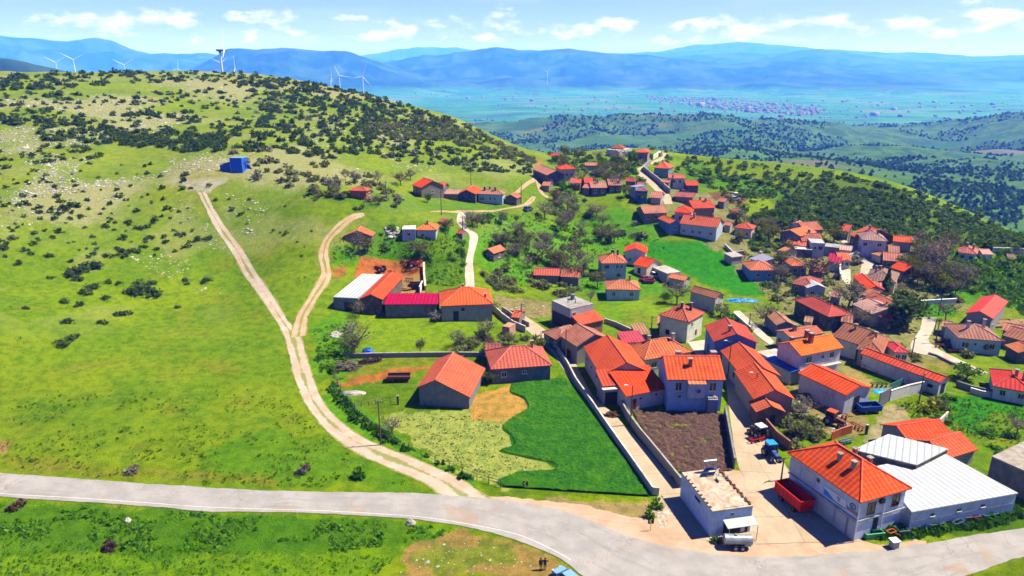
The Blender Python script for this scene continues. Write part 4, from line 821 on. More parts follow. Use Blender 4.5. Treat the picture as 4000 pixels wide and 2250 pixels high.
bld('second low brown-roofed shed behind the first at the right edge', 'shed', 'I', (850,596), (1090,650), 6, 3.2, 'x', PINKT, WD, rise=.35)
# --- centre
bld('lavender house with a pinkish hip roof and tall black chimneys on the slope', 'house', '6', (1165,458), (900,460), 8.5, 5.4, 'hip', (.42,.13,.08), WLAV, rise=.5, wins=[('F',.2,4.2,1.3,1.1,'win'),('F',.62,4.2,.7,1.1,'win'),('F',.8,4.2,.7,1.1,'win'),('F',.7,1.5,1.2,.9,'small')], chim=3, chw=(.05,.04,.05))
bld('white gabled house with a bright red roof slope behind the lavender house', 'house', '6', (1356,358), (1128,345), 8, 4.2, 'y', BRIGHT, (.74,.72,.72), rise=.4)
bld('orange-roofed white house right of the lavender house, beside the parked farm gear', 'house', '6', (1245,460), (1357,505), (1453,443), 3.3, 'x', ORANGE, (.70,.62,.52), rise=.5, wins=[('F',.4,1.6,1.2,1.8,'dark')])
bld('small shed with a faded orange roof beside the grey slab, right of the lavender house', 'shed', '6', (1568,600), (1735,635), 4.5, 2.6, 'x', PEACH, WG, rise=.35)
bld('low grey flat-topped store between the orange-roofed house and the small shed', 'store', '6', (1410,505), (1560,570), 5, 2.8, 'flat', (.5,.47,.46), WG)
bld('low pale blue cottage with a weathered orange hip roof below the lavender house', 'cottage', '6', (950,722), (1300,728), 8, 3.1, 'hip', (.44,.15,.08), (.42,.55,.70), rise=.42, wins=[('F',.2,1.7,.9,1.1,'win'),('F',.75,1.7,.9,1.1,'win')], chim=1)
bld('long mossy brown-tiled barn with a white gable below the green strip', 'barn', '6', (1758,748), (2050,815), (2165,785), 4.0, 'x', BROWNT, (.55,.50,.48), rise=.5)
bld('white house with a dull red hip roof and black chimneys below the bare tree', 'house', '6', (1460,985), (1778,1052), (1972,962), 5.4, 'hip', (.40,.085,.055), (.70,.68,.58), rise=.55, wins=[('F',.3,1.6,1.0,1.2,'dark'),('R',.6,1.4,.8,1.2,'door'),('R',.3,4,.8,1,'win')], chim=2, chw=(.06,.05,.05))
def graf(root, wall, ro, lx, ly, zt, H):
    MB().tube((-.4*lx,0,zt), (-.4*lx,0,zt+1.4), .09, n=6).tube((0,-.3*ly,zt), (0,-.3*ly,zt+1.4), .09, n=6).tube((.2*lx,.3*ly,zt), (.2*lx,.3*ly,zt+1.3), .08, n=6).build('vent_pipe', M_DARK, ro)
    t = MB().tube((.4*lx,.45*ly,zt+.3), (.4*lx,.45*ly,zt+1.5), .55, n=12).build('water_tank', M_STEEL, ro)
bld('unfinished grey concrete house with a flat slab roof and a dark open ground floor', 'house', '6', (838,882), (590,928), (375,848), 5.6, 'flat', (.36,.35,.36), (.42,.40,.44), wins=[('L',.55,1.8,7.5,3.4,'dark'),('F',.15,4.3,1.0,1.0,'win')], extra=graf)
bld('brick lean-to with a white-trimmed rust-red roof before the grey concrete house', 'shed', '6', (935,1026), (690,1080), 7, 3.0, 'shed', (.46,.085,.05), WBR, rise=.28)
bld('small brick ruin behind the two-storey white house wall, roofless grey top', 'shed', '6', (1460,1075), (1600,1085), 4, 2.2, 'shed', PINKT, WBR, rise=.2)
bld('low farm shed with a long faded red roof among the bare trees', 'shed', '6', (215,578), (478,586), 6, 2.7, 'x', (.44,.085,.06), WD, rise=.45)
bld('ruined red-roofed barn end half hidden by a bare tree, right of the long shed', 'shed', '6', (484,592), (680,604), 6.5, 2.9, 'x', (.36,.10,.07), WD, rise=.4)
# --- big complex
bld('large red-roofed farmhouse with a long blue-white front and bright white gable', 'house', '6', (1690,55), (2068,102), (2124,52), 5.0, 'x', (.46,.085,.05), (.48,.56,.68), rise=.55, wins=[('F',.1,2.6,1,1,'win'),('F',.35,2.6,1,1,'win'),('F',.55,2.6,1,1,'win'),('F',.85,2.6,1,1,'win')], chim=2)
bld('blue gabled wing at the left end of the large red-roofed farmhouse', 'house', '6', (1585,60), (1712,52), 9, 3.6, 'y', (.46,.10,.06), (.14,.24,.46), rise=.42, wins=[('F',.5,1.8,1,1,'win')])
bld('small house with a bright orange hip roof nested behind the large red-roofed farmhouse', 'house', '9', (1712,895), (1935,912), 8, 4.6, 'hip', BRIGHT, WB, rise=.5, wins=[('F',.4,2.6,1.4,1.2,'win'),('F',.8,2.6,1,1.2,'win')])
bld('faded pink-orange house beside the flowering tree, left of the large farmhouse', 'house', '9', (1340,915), (1640,905), 9, 3.2, 'x', PINKT, WD, rise=.4)
bld('red-roofed stable at the rear of the large farmhouse, with a dark chimney', 'stable', '9', (1960,852), (2240,842), 9, 4.2, 'x', REDT, WD, rise=.45, chim=2)
# --- farm row left of centre
bld('barn with a flat white metal roof at the left end of the farm row', 'barn', '5', (308,1025), (570,1053), (742,783), 3.6, 'flat', WHITEM, (.15,.15,.17), rmat=M_METAL, wins=[('F',.6,1.4,2.2,2.3,'dark')])
bld('orange gabled barn between the white metal roof and the crimson roof', 'barn', '5', (832,1072), (584,1050), ('5',728,790), 3.8, 'y', BRIGHT, (.12,.075,.065), rise=.42)
bld('long low building under a flat crimson sheet roof in the middle of the farm row', 'barn', '5', (850,1113), (1462,1110), 7.5, 3.4, 'shed', CRIMS, (.13,.13,.14), rise=.05, rmat=M_METAL)
def h63(root, wall, ro, lx, ly, zt, H):
    chimney(ro, -.1*lx, .1*ly, zt+H*.8, 1.0, .5, True, (.3,.08,.06)); chimney(ro, .72*lx, -.5*ly, zt+H*.25, .9, .5, True, (.3,.08,.06))
bld('grey block house with a broad orange hip roof ending the farm row', 'house', '5', (1485,1132), (2085,1108), 11, 4.6, 'hip', (.64,.11,.045), (.34,.32,.30), rise=.5, wmat=M_BLOCK, wins=[('F',.28,1.8,1.3,2.4,'dark'),('F',.42,3.4,.8,.7,'dark')], extra=h63)
bld('old barn with a patched orange roof beside the upper dirt track bend', 'barn', '5', (400,352), (728,352), 9, 3.8, 'y', (.52,.13,.07), (.16,.15,.18), rise=.4)
bld('pale cottage with an orange hip roof joined to a flat white part', 'cottage', '5', (1208,280), (1446,284), 7, 3.6, 'hip', (.60,.16,.05), (.42,.48,.62), rise=.42, wins=[('F',.3,2,.9,.9,'win')], chim=1)
bld('flat-roofed white half of the cottage in the upper meadow', 'annexe', '5', (1060,283), (1208,280), 7, 3.2, 'flat', (.72,.68,.68), (.40,.46,.60), wins=[('F',.5,1.9,.9,.9,'win')])
bld('little house with a salmon roof standing beside the winding concrete path', 'house', '5', (1960,520), (2085,545), 6, 3.0, 'y', (.60,.17,.10), (.10,.09,.10), rise=.5)
bld('tiny rusty shed in the grass above the pale cottage', 'shed', '5', (1458,190), (1545,196), 3, 1.6, 'shed', (.25,.05,.05), WD, rise=.2, ov=.1)
bld('tiny red-brown hut at the bend of the concrete path', 'shed', '5', (1665,320), (1735,325), 3.5, 2.0, 'x', (.26,.06,.05), WD, rise=.4, ov=.1)
bld('small brick house with a red hip roof alone on the upper slope', 'house', '8', (165,557), (376,562), (446,537), 3.0, 'hip', (.46,.09,.05), (.36,.11,.07), rise=.45, wins=[('R',.7,1.7,.9,.9,'win')])
bld('dark-walled house with a long faded red roof in the upper row', 'house', '8', (945,533), (1240,542), 8, 3.2, 'x', (.46,.12,.07), (.10,.11,.17), rise=.4, wins=[('F',.2,1.7,1.2,.9,'win'),('F',.68,1.7,1.0,1.0,'win')], chim=1)
bld('bright orange-roofed end house at the left of the upper row', 'house', '8', (880,492), (985,525), 9, 3.4, 'x', BRIGHT, WD, rise=.45)
bld('low store with a pale pink-brown roof between the upper row houses', 'store', '8', (1205,592), (1405,596), 5, 2.4, 'shed', (.42,.24,.2), WD, rise=.15)
bld('dark gabled barn with an orange roof beside the pale blue house of the upper row', 'barn', '8', (1392,590), (1600,597), 10, 3.4, 'y', ORANGE, (.05,.055,.10), rise=.42)
bld('pale blue house with a dusty pink roof and four dark chimneys in the upper row', 'house', '8', (1605,598), (1905,602), (1958,572), 3.8, 'hip', (.34,.15,.13), (.42,.56,.68), rise=.42, wins=[('F',.1,2,.7,1.1,'win'),('F',.2,2,.7,1.1,'win'),('F',.5,2.2,.8,.8,'win'),('F',.68,2.2,.7,.8,'win')], chim=4, chw=(.06,.03,.04))
bld('small gabled hut at the right end of the upper row beside the track', 'shed', '8', (1918,630), (2062,642), (2104,615), 2.8, 'y', (.42,.12,.09), (.10,.10,.09), rise=.45)
# --- top of the village
bld('brown hip-roofed house on the skyline edge, leftmost at the top of the village', 'house', '9', (922,92), (1076,98), 7, 3.6, 'hip', (.30,.075,.06), WD, rise=.5)
bld('flat white building joined to the brown hip-roofed house on the skyline edge', 'house', '9', (1012,128), (1190,106), 7, 3.0, 'flat', (.6,.58,.55), WW, wins=[('F',.4,1.7,1,1,'win'),('F',.8,1.7,1,1,'win')])
bld('orange-roofed two-storey house below the road end at the top of the village', 'house', '9', (1232,142), (1392,148), 8, 5.0, 'hip', (.58,.12,.06), (.36,.22,.20), rise=.4, wins=[('F',.5,2.6,2.2,1.0,'win')])
bld('teal-walled house with a peaked orange roof beside the upper village road', 'house', '9', (1462,335), (1652,350), (1690,315), 4.4, 'hip', (.60,.12,.06), (.14,.26,.34), rise=.6, chim=1)
bld('two-storey white house with a pinkish roof below the teal-walled house', 'house', '9', (1652,470), (1865,472), 6, 4.8, 'x', (.46,.12,.10), (.62,.60,.62), rise=.4, wins=[('F',.3,3.5,1,1,'win'),('F',.7,3.5,1,1,'win')])
bld('bright red low-roofed shed at the left end of the brown ploughed field', 'shed', '9', (1872,562), (2036,562), 7, 3.2, 'x', (.56,.06,.05), WK, rise=.35)
bld('dark gabled house with a pale pink roof at the top of the dirt track', 'house', '9', (330,412), (118,432), ('9',240,340), 4.2, 'y', (.50,.20,.16), (.07,.08,.12), rise=.42)
bld('white house with a bright orange hip roof behind the dark gabled house', 'house', '9', (288,358), (492,350), 7, 4.8, 'hip', BRIGHT, (.55,.50,.52), rise=.4, wins=[('F',.4,2.5,1,1,'win'),('F',.75,2.5,1,1,'win')])
bld('tiny red-roofed hut among trees near the orange earth bank', 'shed', '9', (165,188), (272,190), 5, 2.6, 'x', REDT, WK, rise=.35)
bld('small bright red roof low among the trees below the top of the village', 'shed', '9', (588,526), (700,526), 6, 3, 'x', (.56,.08,.06), WK, rise=.45)
bld('crumbling red-roofed shed below the white house with the orange hip roof', 'shed', '9', (400,530), (545,535), 7, 3, 'x', (.50,.10,.06), WBR, rise=.4)
bld('dusty pink roofed house with dark walls among bare trees in the upper village', 'house', '9', (670,592), (880,590), 8, 3.2, 'x', (.36,.16,.13), (.08,.09,.14), rise=.4, chim=1)
bld('faded brown roof half hidden by bare branches in the upper village', 'house', '9', (890,560), (1068,560), 8, 3.2, 'x', (.34,.15,.13), WK, rise=.45)
bld('deep blue two-storey house with a dark red roof in the upper village', 'house', '9', (1232,628), (1392,634), 6, 5.0, 'hip', (.17,.07,.09), (.03,.10,.46), rise=.35, wins=[('F',.2,3.3,1,1,'win'),('F',.5,3.3,1,1,'win'),('F',.8,3.3,1,1,'win')])
bld('small light blue and white house left of the deep blue house', 'house', '9', (1150,575), (1232,590), 6, 4.2, 'flat', (.25,.30,.45), (.40,.52,.75))
bld('pinkish low barn roof beside the lower end of the upper village road', 'barn', '9', (1408,712), (1558,722), 8, 2.8, 'x', (.42,.16,.13), WG, rise=.4)
bld('scattered brown-roofed store among trees left of the upper village', 'store', '9', (595,310), (790,312), 6, 2.5, 'x', (.40,.16,.10), WG, rise=.3)
bld('dark red-roofed hut below the upper road wall', 'shed', '9', (1100,510), (1240,515), 6, 3, 'x', (.26,.05,.05), WD, rise=.35)
bld('low red-tinted stable left of the brown ploughed field', 'stable', '9', (1720,700), (1960,715), 7, 2.8, 'x', (.30,.07,.08), WD, rise=.35)
# --- right-hand village
bld('white house with a wide low red hip roof standing alone at the slope edge', 'house', '6', (2222,108), (2418,120), (2518,92), 3.6, 'hip', (.52,.075,.05), (.60,.52,.56), rise=.5)
bld('orange gable roof facing down the slope, right of the wide-hipped white house', 'house', '7', (530,170), (335,130), 10, 3.2, 'y', (.60,.15,.06), (.20,.22,.28), rise=.35)
bld('small white gabled house at the top of the right-hand village', 'house', '7', (432,62), (530,72), (595,55), 3.6, 'y', (.42,.13,.11), WW, rise=.45)
bld('long reddish-brown roof behind the pollarded tree', 'house', '7', (572,118), (745,110), 9, 3.0, 'x', (.36,.10,.07), WG, rise=.4)
bld('dark brown-red roofed house with two chimneys above the white block house', 'house', '7', (545,218), (748,222), 9, 3.2, 'x', (.30,.07,.06), WG, rise=.4, chim=2)
bld('low orange roof in front of the dark brown-red roofed house', 'shed', '7', (395,240), (622,268), 7, 2.8, 'x', (.52,.13,.08), WC, rise=.3)
bld('white two-storey block house with a nearly flat roof in the right-hand village', 'house', '7', (630,236), (757,242), 6, 4.6, 'flat', (.5,.5,.55), (.56,.58,.72), wins=[('F',.7,3.2,1.2,1.2,'win'),('F',.3,3.2,.8,.8,'win')])
bld('white slab canopy over a dark bay left of the white block house', 'store', '7', (478,290), (640,300), 5, 2.6, 'flat', (.82,.8,.76), (.09,.10,.13))  # dark wall colour stands in for the shade under the slab
bld('grey-roofed long shed right of the white block house', 'shed', '7', (752,268), (888,282), 5, 2.8, 'flat', (.36,.38,.42), (.16,.18,.24))
bld('small pale house with a dull pink roof beside the bend of the village road', 'house', '7', (885,292), (1000,305), 6, 2.8, 'x', (.50,.32,.28), WW, rise=.3)
bld('large orange-red roof just left of the white house with grey-brown roof', 'house', '7', (975,155), (1080,195), 13, 3.6, 'x', (.54,.12,.06), (.12,.10,.12), rise=.45, chim=1)
bld('red roof edge at the far left of the large orange-red roof', 'shed', '7', (895,120), (975,130), 8, 3.0, 'x', (.46,.09,.06), WD, rise=.4)
bld('white two-storey house with a grey-brown hip roof below the pine ridge', 'house', '7', (1095,203), (1335,218), 10, 5.2, 'hip', (.28,.17,.15), (.58,.55,.70), rise=.5, wins=[('F',.12,3.8,1.2,1.1,'win'),('F',.72,3.8,1.2,1.1,'win')], chim=2)
bld('bright red low roof at the edge of the pine woods', 'shed', '7', (1378,215), (1558,232), 6, 3.0, 'x', (.58,.10,.05), WG, rise=.4)
bld('small crimson-roofed shed above the white boundary wall', 'shed', '7', (775,405), (900,420), 6, 3.0, 'shed', CRIMS, WW, rise=.25, rmat=M_METAL)
bld('orange-roofed house touching the white boundary wall by the road', 'house', '7', (880,388), (1000,392), 7, 3.0, 'x', (.60,.15,.08), WW, rise=.45)
bld('orange roof between two round trees in the middle of the right-hand village', 'house', '7', (448,442), (605,442), 8, 3.2, 'hip', (.56,.15,.07), WG, rise=.45)
bld('bright blue house with an orange-brown hip roof left of the brown tree', 'house', '7', (72,482), (325,482), 9, 3.4, 'hip', (.44,.13,.07), (.20,.32,.60), rise=.42, wins=[('F',.3,1.8,1,1,'win'),('F',.75,1.8,1,1,'win')])
bld('grey lean-to roof behind the bright blue house', 'shed', '7', (60,370), (165,412), 5, 2.4, 'shed', (.30,.30,.42), WG, rise=.2, rmat=M_METAL)
bld('dark red mossy roof in the orchard below the white arch wall', 'house', '7', (440,600), (648,640), 9, 3.0, 'hip', (.28,.055,.05), WD, rise=.45)
bld('small grey-white gabled house with white roof edges in the orchard', 'house', '7', (775,645), (595,645), 8, 3.0, 'y', (.50,.50,.52), (.56,.58,.70), rise=.38, rmat=M_METAL, wins=[('F',.28,1.5,1.1,.8,'win')])
bld('big house with a dark mossy brown hip roof behind the tall fir', 'house', '7', (1122,560), (1405,600), (1445,510), 3.6, 'hip', (.20,.12,.10), (.62,.58,.5), rise=.5, chim=2)
bld('bright orange gable between the mossy brown roof and the tall bare trees', 'house', '7', (1345,455), (1478,495), 7, 3.6, 'x', BRIGHT, (.10,.07,.06), rise=.45)
bld('dull pink-brown roofs above the bright orange gable', 'house', '7', (1285,390), (1510,412), 9, 3.0, 'x', (.34,.13,.10), WD, rise=.35)
bld('narrow bright orange-red shed running down beside the mossy brown roof', 'shed', '7', (1005,535), (1135,655), 5, 2.8, 'x', BRIGHT, WG, rise=.4)
bld('small pink-tiled shed at the foot of the tall fir', 'shed', '7', (1180,640), (1280,650), 6, 2.6, 'x', (.44,.16,.14), WG, rise=.4)
bld('long brown-red roofed barn running down towards the dark round fir', 'barn', '7', (1095,735), (1330,862), 7.5, 3.2, 'x', (.36,.10,.07), WG, rise=.35)
bld('big dark red hip roof on a black open barn in the right-hand village', 'barn', '7', (960,868), (785,908), (570,738), 3.8, 'hip', (.40,.035,.04), (.05,.05,.06), rise=.48)
bld('pale grey-pink roof joined to the right of the big dark red hip roof', 'barn', '7', (1000,790), (1188,885), 9, 3.4, 'x', (.42,.27,.25), WG, rise=.3)
bld('small tan-roofed hut with a blue-grey gable above the orange striped roof', 'shed', '7', (490,985), (312,985), 8, 2.8, 'y', (.36,.17,.10), (.12,.15,.26), rise=.42)
bld('dark red roofed cottage half hidden in trees below the pine woods', 'cottage', '7', (1690,300), (1830,322), 7, 3.0, 'x', (.30,.05,.05), WK, rise=.4)
bld('pink-red clustered roof at the edge of the right-hand orchard', 'house', '7', (1968,315), (2150,338), 8, 3.0, 'hip', (.42,.12,.10), WW, rise=.5, chim=2)
bld('low shed with a dull brown-red roof beside the yard with the dark round fir', 'shed', '7', (1240,905), (1350,930), 5, 2.8, 'shed', (.25,.05,.06), WK, rise=.15)

# --- smaller sheds and houses filling the village
for lab, cat, t, a, b, c, h, rf, rc, wc, rs in [
 ('crimson sheet-roofed shed with a small white chimney, left of the broad hip-roofed house','shed','2',(1118,232),(1345,215),4.5,2.8,'shed',(.38,.04,.08),WG,.2),
 ('tan roofless brick shed above the broad hip-roofed house','shed','2',(1250,150),(1385,140),4,2.4,'shed',(.26,.15,.10),(.2,.15,.12),.3),
 ('small pale building with a rubble-covered flat top between the blue and white houses','shed','2',(2465,330),(2600,400),5,2.6,'flat',(.55,.5,.48),(.45,.45,.5),0),
 ('purplish-red shed behind the low hip-roofed house by the wheat field','shed','4',(1790,330),(1950,330),5,3.0,'x',(.24,.05,.06),WD,.4),
 ('tiny pinkish block hut beside the upper lane wall','hut','4',(1960,70),(2035,85),3,2.2,'flat',(.50,.28,.2),(.55,.3,.2),0),
 ('small red roof behind the upper lane wall, left of the grey concrete house','shed','6',(-10,1000),(78,1010),5,2.4,'x',(.46,.10,.07),WD,.35),
 ('grey flat shed at the lower end of the green strip','shed','6',(2215,400),(2330,385),4,2.4,'shed',(.34,.33,.36),WG,.12),
 ('low tan-walled shed with a brown roof beside the white two-storey block house','shed','7',(1175,330),(1270,355),4,2.4,'x',(.40,.18,.09),WC,.3),
 ('brown lean-to below the white house with the grey-brown roof','shed','7',(1335,320),(1440,330),5,2.6,'shed',(.26,.12,.09),WD,.25),
 ('dark red stable beside the dark round fir','stable','7',(1255,870),(1345,885),5,2.6,'x',(.22,.05,.05),WD,.3),
 ('pale pink barn end at the far right of the right-hand village','barn','7',(2200,335),(2300,338),6,2.6,'x',(.44,.24,.2),WW,.3),
 ('dark-roofed hut at the far right below the pale wall','hut','7',(2430,372),(2510,378),5,2.4,'x',(.14,.08,.09),WD,.35),
 ('small tan house behind the rust-yellow tree','house','7',(318,300),(372,318),6,3.0,'x',(.46,.2,.12),WC,.35),
 ('low red-brown roof behind the dark brown tree','shed','7',(640,500),(760,505),5,2.6,'x',(.34,.10,.08),WD,.35),
 ('narrow brown roof right of the small grey-white gabled house','shed','7',(800,720),(900,735),6,2.6,'x',(.30,.15,.13),WG,.3),
 ('grey flat roof between the grey-pink roof and the long brown-red barn','shed','7',(1010,760),(1100,790),6,2.8,'flat',(.42,.40,.42),WG,0),
 ('brown-tiled roof above the long brown-red barn','house','7',(1080,700),(1190,735),7,3.0,'x',(.34,.14,.09),WD,.35),
 ('tan garden hut between the striped red house and the big dark red barn','hut','7',(560,950),(640,962),4,2.2,'x',(.36,.22,.14),WC,.35),
 ('dull brown roof in the bushes below the grey-pink roof','shed','7',(900,950),(1010,965),6,2.8,'x',(.30,.13,.10),WD,.3),
 ('small rusty roof at the left edge of the dirt orchard yard','shed','7',(20,430),(75,440),5,2.4,'x',(.30,.12,.08),WD,.3),
 ('crimson porch roof at the left end of the pale blue house','porch','3',(1858,95),(1925,100),3,2.8,'hip',(.40,.04,.04),WK,.4),
 ('brown roof beyond the wire-fenced green yard','shed','3',(1740,60),(1850,80),5,2.4,'x',(.34,.17,.13),WG,.3),
 ('low pale shed beside the yard wall of the pale blue house','shed','I',(640,560),(700,580),4,2.2,'flat',(.5,.46,.44),WC,0),
 ('brown roof with a tin patch among trees below the upper row','shed','8',(2330,500),(2420,505),6,2.6,'x',(.34,.14,.1),WD,.35),
 ('faded shed roof on the slope right of the upper village road','shed','9',(1560,520),(1650,528),5,2.8,'x',(.36,.12,.1),WD,.3),
 ('brown-roofed hut above the deep blue house','hut','9',(1240,560),(1330,566),5,2.8,'x',(.30,.11,.09),WD,.35),
 ('dusty roof at the left of the dusty pink roofed house','shed','9',(560,590),(650,596),6,2.8,'x',(.36,.15,.12),WD,.35),
 ('small brown store behind the large farmhouse, near the brown field','store','9',(2260,760),(2350,770),6,2.8,'x',(.34,.12,.09),WD,.3),
 ('rust-roofed shed on the slope right of the large farmhouse','shed','9',(2420,895),(2530,905),6,2.8,'x',(.38,.12,.07),WD,.3),
 ('low roof beside the lone white house at the slope edge','shed','6',(2130,75),(2200,82),5,2.6,'x',(.40,.14,.1),WG,.3)]:
    bld(lab, cat, t, a, b, c, h, rf, rc, wc, rise=rs, ov=.2)
# --- left of the wheat field
bld('big barn with an uneven salmon-red roof and dark gable beside the wheat field', 'barn', '4', (1635,735), (1100,680), ('4',1270,395), 3.7, 'y', (.50,.095,.055), (.16,.18,.20), rise=.5, ridge=.36, drop=1.1)
bld('low dark-fronted house with a dusty red hip roof topping the wheat field', 'house', '4', (1848,497), (2468,455), 9.5, 3.6, 'hip', (.42,.10,.075), (.11,.12,.16), rise=.55, wins=[('F',.2,2.2,1.0,1.0,'win'),('F',.55,2.4,.8,.6,'win')], chim=1)
# --- the blue hut on the hill
def hutx(root, wall, ro, lx, ly, zt, H):
    MB().face([(-lx,-ly+.2,0),(-lx-3.6,-ly+.2,-1),(-lx-3.6,-ly+.2,2.4),(-lx,-ly+.2,3.6)]).face([(-lx,-ly+.5,3.6),(-lx-3.6,-ly+.5,2.4),(-lx-3.6,-ly+.5,-1),(-lx,-ly+.5,0)]).box((-lx-1.8,-ly+.35,3.06),(3.8,.42,.16),0,0).build('wing_wall', M_PAINT, wall, (.03,.10,.55))
    MB().face([(lx,ly-.5,-.5),(lx+2.6,ly-.5,-.5),(lx+.6,ly-.5,2.2),(lx,ly-.5,2.4)]).face([(lx,ly-.2,2.4),(lx+.6,ly-.2,2.2),(lx+2.6,ly-.2,-.5),(lx,ly-.2,-.5)]).face([(lx+.6,ly-.5,2.2),(lx+2.6,ly-.5,-.5),(lx+2.6,ly-.2,-.5),(lx+.6,ly-.2,2.2)]).build('wing_wall', M_PAINT, wall, (.03,.10,.45))
    MB().box((lx-.1,-ly-.05,2.2),(.35,.12,4.4)).box((-lx+.1,-ly-.05,2.2),(.2,.12,4.4)).build('corner_strip', M_PAINT, wall, (.20,.42,.80))
bld('bright blue concrete water hut with sloping side walls on the stony hill', 'water hut', 'K', (808,338), (1236,338), (1425,292), 4.6, 'flat', (.25,.40,.62), (.03,.15,.85), wmat=M_PAINT, wins=[('R',.6,2.3,.9,2.2,'dark'),('R',.25,3.0,.5,.6,'small')], extra=hutx)
# ---------------------------------------------------------------- walls and fences
def wall_line(label, t, pts, h, w=.25, col=(.5,.48,.46), mat=None, name='garden_wall', cap=True, cat='wall'):
    P_ = [hit(t, *p) for p in pts]; c = sum((Vector((p.x, p.y, 0)) for p in P_), Vector())/len(P_); c.z = gz(c.x, c.y)
    root = empty(name, c, 0, label, cat); m = MB(); k = MB(); sam = []
    for a, b in zip(P_, P_[1:]):
        n = max(1, int((b-a).length/3))
        for i in range(n): sam.append(a.lerp(b, i/n))
    sam.append(P_[-1])
    for a, b in zip(sam, sam[1:]):
        za, zb = gz(a.x, a.y), gz(b.x, b.y); d = Vector((b.x-a.x, b.y-a.y, 0)); d.normalize(); s = Vector((-d.y, d.x, 0))*w/2
        A_ = Vector((a.x, a.y, za))-c - d*.01; B_ = Vector((b.x, b.y, zb))-c + d*.01
        for M_, lo, hi, ss in ((m, -.8, h, s), (k, h+.003, h+.09, s*1.35)):
            z0, z1 = Vector((0, 0, lo)), Vector((0, 0, hi))
            M_.loft([[A_-ss+z0, A_+ss+z0, A_+ss+z1, A_-ss+z1], [B_-ss+z0, B_+ss+z0, B_+ss+z1, B_-ss+z1]])
    m.build('wall', mat or M_WALL, root, col)
    if cap: k.build('coping', M_CONC, root, tuple(min(.9, x*1.3+.05) for x in col))
    return root
wall_line('low white-capped concrete wall between the wheat field and the lane', 'D', [(1390,868),(1404,888),(1428,925),(1448,965),(1502,1043),(1562,1130),(1604,1190),(1642,1245),(1657,1246)], 1.25, .22, (.46,.44,.42))
wall_line('dark concrete wall along the right side of the lane below the garage', 'D', [(1562,1028),(1575,1052),(1605,1095),(1650,1150),(1712,1228)], 1.7, .22, (.26,.23,.22))
wall_line('dark wall along the right edge of the ploughed plot', 'D', [(1822,1045),(1832,1100),(1846,1180)], 1.9, .22, (.15,.14,.15))
wall_line('reddish dark wall behind the parked tractors', 'F', [(495,160),(620,330),(780,520),(1000,690)], 1.7, .22, (.22,.09,.06))
wall_line('bright white yard wall between the long red barn and the white farm barn', '3', [(1218,818),(1400,760),(1592,715)], 2.2, .25, (.78,.76,.72))
wall_line('dark yard gate wall with a green-blue upper part beside the blue dumper', '3', [(1108,878),(1160,852),(1215,815)], 2.8, .15, (.13,.13,.16))
wall_line('teal metal sheet fence in the yard of the white farm barn', '3', [(1215,720),(1280,690),(1352,655)], 1.6, .1, (.04,.18,.16), M_PAINT, 'sheet_fence', False, 'fence')
wall_line('white boundary wall curving round the garden in the right-hand village', '7', [(1045,360),(960,400),(890,455),(886,520),(892,575)], 2.0, .3, (.76,.74,.68))
wall_line('white retaining wall of the upper village road', '9', [(1420,300),(1350,350),(1330,385),(1400,440),(1500,520),(1600,620),(1660,670)], 2.2, .3, (.30,.28,.30))
wall_line('white wall beside the road end at the top of the village', '9', [(1450,240),(1500,205),(1540,175)], 2.0, .3, (.74,.70,.66))
wall_line('rough stone wall closing the farm row yard on its right', '5', [(1305,690),(1308,800),(1322,960)], 1.3, .4, (.50,.44,.36))
wall_line('white wall stub between the crimson roof and the farm yard', '5', [(1258,990),(1290,920)], 1.8, .3, (.74,.70,.66))
wall_line('stone garden wall behind the big salmon-roofed barn', '4', [(380,385),(700,378),(1100,372),(1450,368),(1790,372)], 1.0, .3, (.26,.24,.22))
wall_line('pale garden wall at the right edge below the red-roofed house', '3', [(2030,735),(2150,770),(2350,790),(2650,825)], 1.1, .25, (.62,.58,.52))
wall_line('dark grey wall in front of the cut red-roofed house', '3', [(1890,670),(2040,720),(2270,770),(2600,800)], 1.2, .2, (.14,.14,.17))
wall_line('long concrete wall beside the upper stretch of the lane', '5', [(2075,1185),(2180,1280),(2300,1370),(2440,1430)], 1.6, .25, (.40,.38,.38))
wall_line('second lane wall by the brown yard above the old stone barn', '5', [(2180,1190),(2330,1290),(2480,1370)], 1.2, .25, (.30,.27,.24))
wall_line('garden wall below the bright green meadow, behind the hip-roofed house', '6', [(930,1060),(1050,1100),(1200,1170)], 1.2, .25, (.36,.34,.34))
wall_line('white-capped garden wall between the blue gabled house and the concrete path', '6', [(2230,1000),(2330,1090),(2400,1150)], 1.2, .25, (.60,.56,.52))
wall_line('long pale wall on the far side of the right-hand village', '7', [(2285,318),(2440,322),(2580,330)], 1.6, .3, (.68,.66,.6))
wall_line('pale blue-grey canal wall above the small green plot at right', '7', [(1600,800),(1760,790),(1950,780)], 1.2, .4, (.62,.66,.72))
wall_line('low garden wall climbing the green strip beside the large farmhouse', '6', [(2140,300),(2220,380),(2330,370)], 1.2, .3, (.42,.40,.38))
wall_line('stone bank beside the path at the pale blue house', 'I', [(262,795),(330,815),(440,870),(560,925)], .5, .35, (.30,.26,.22))
wall_line('pink-white wall at the corner behind the orange outbuildings', '3', [(1710,1088),(1795,1005)], 1.6, .2, (.62,.50,.44))
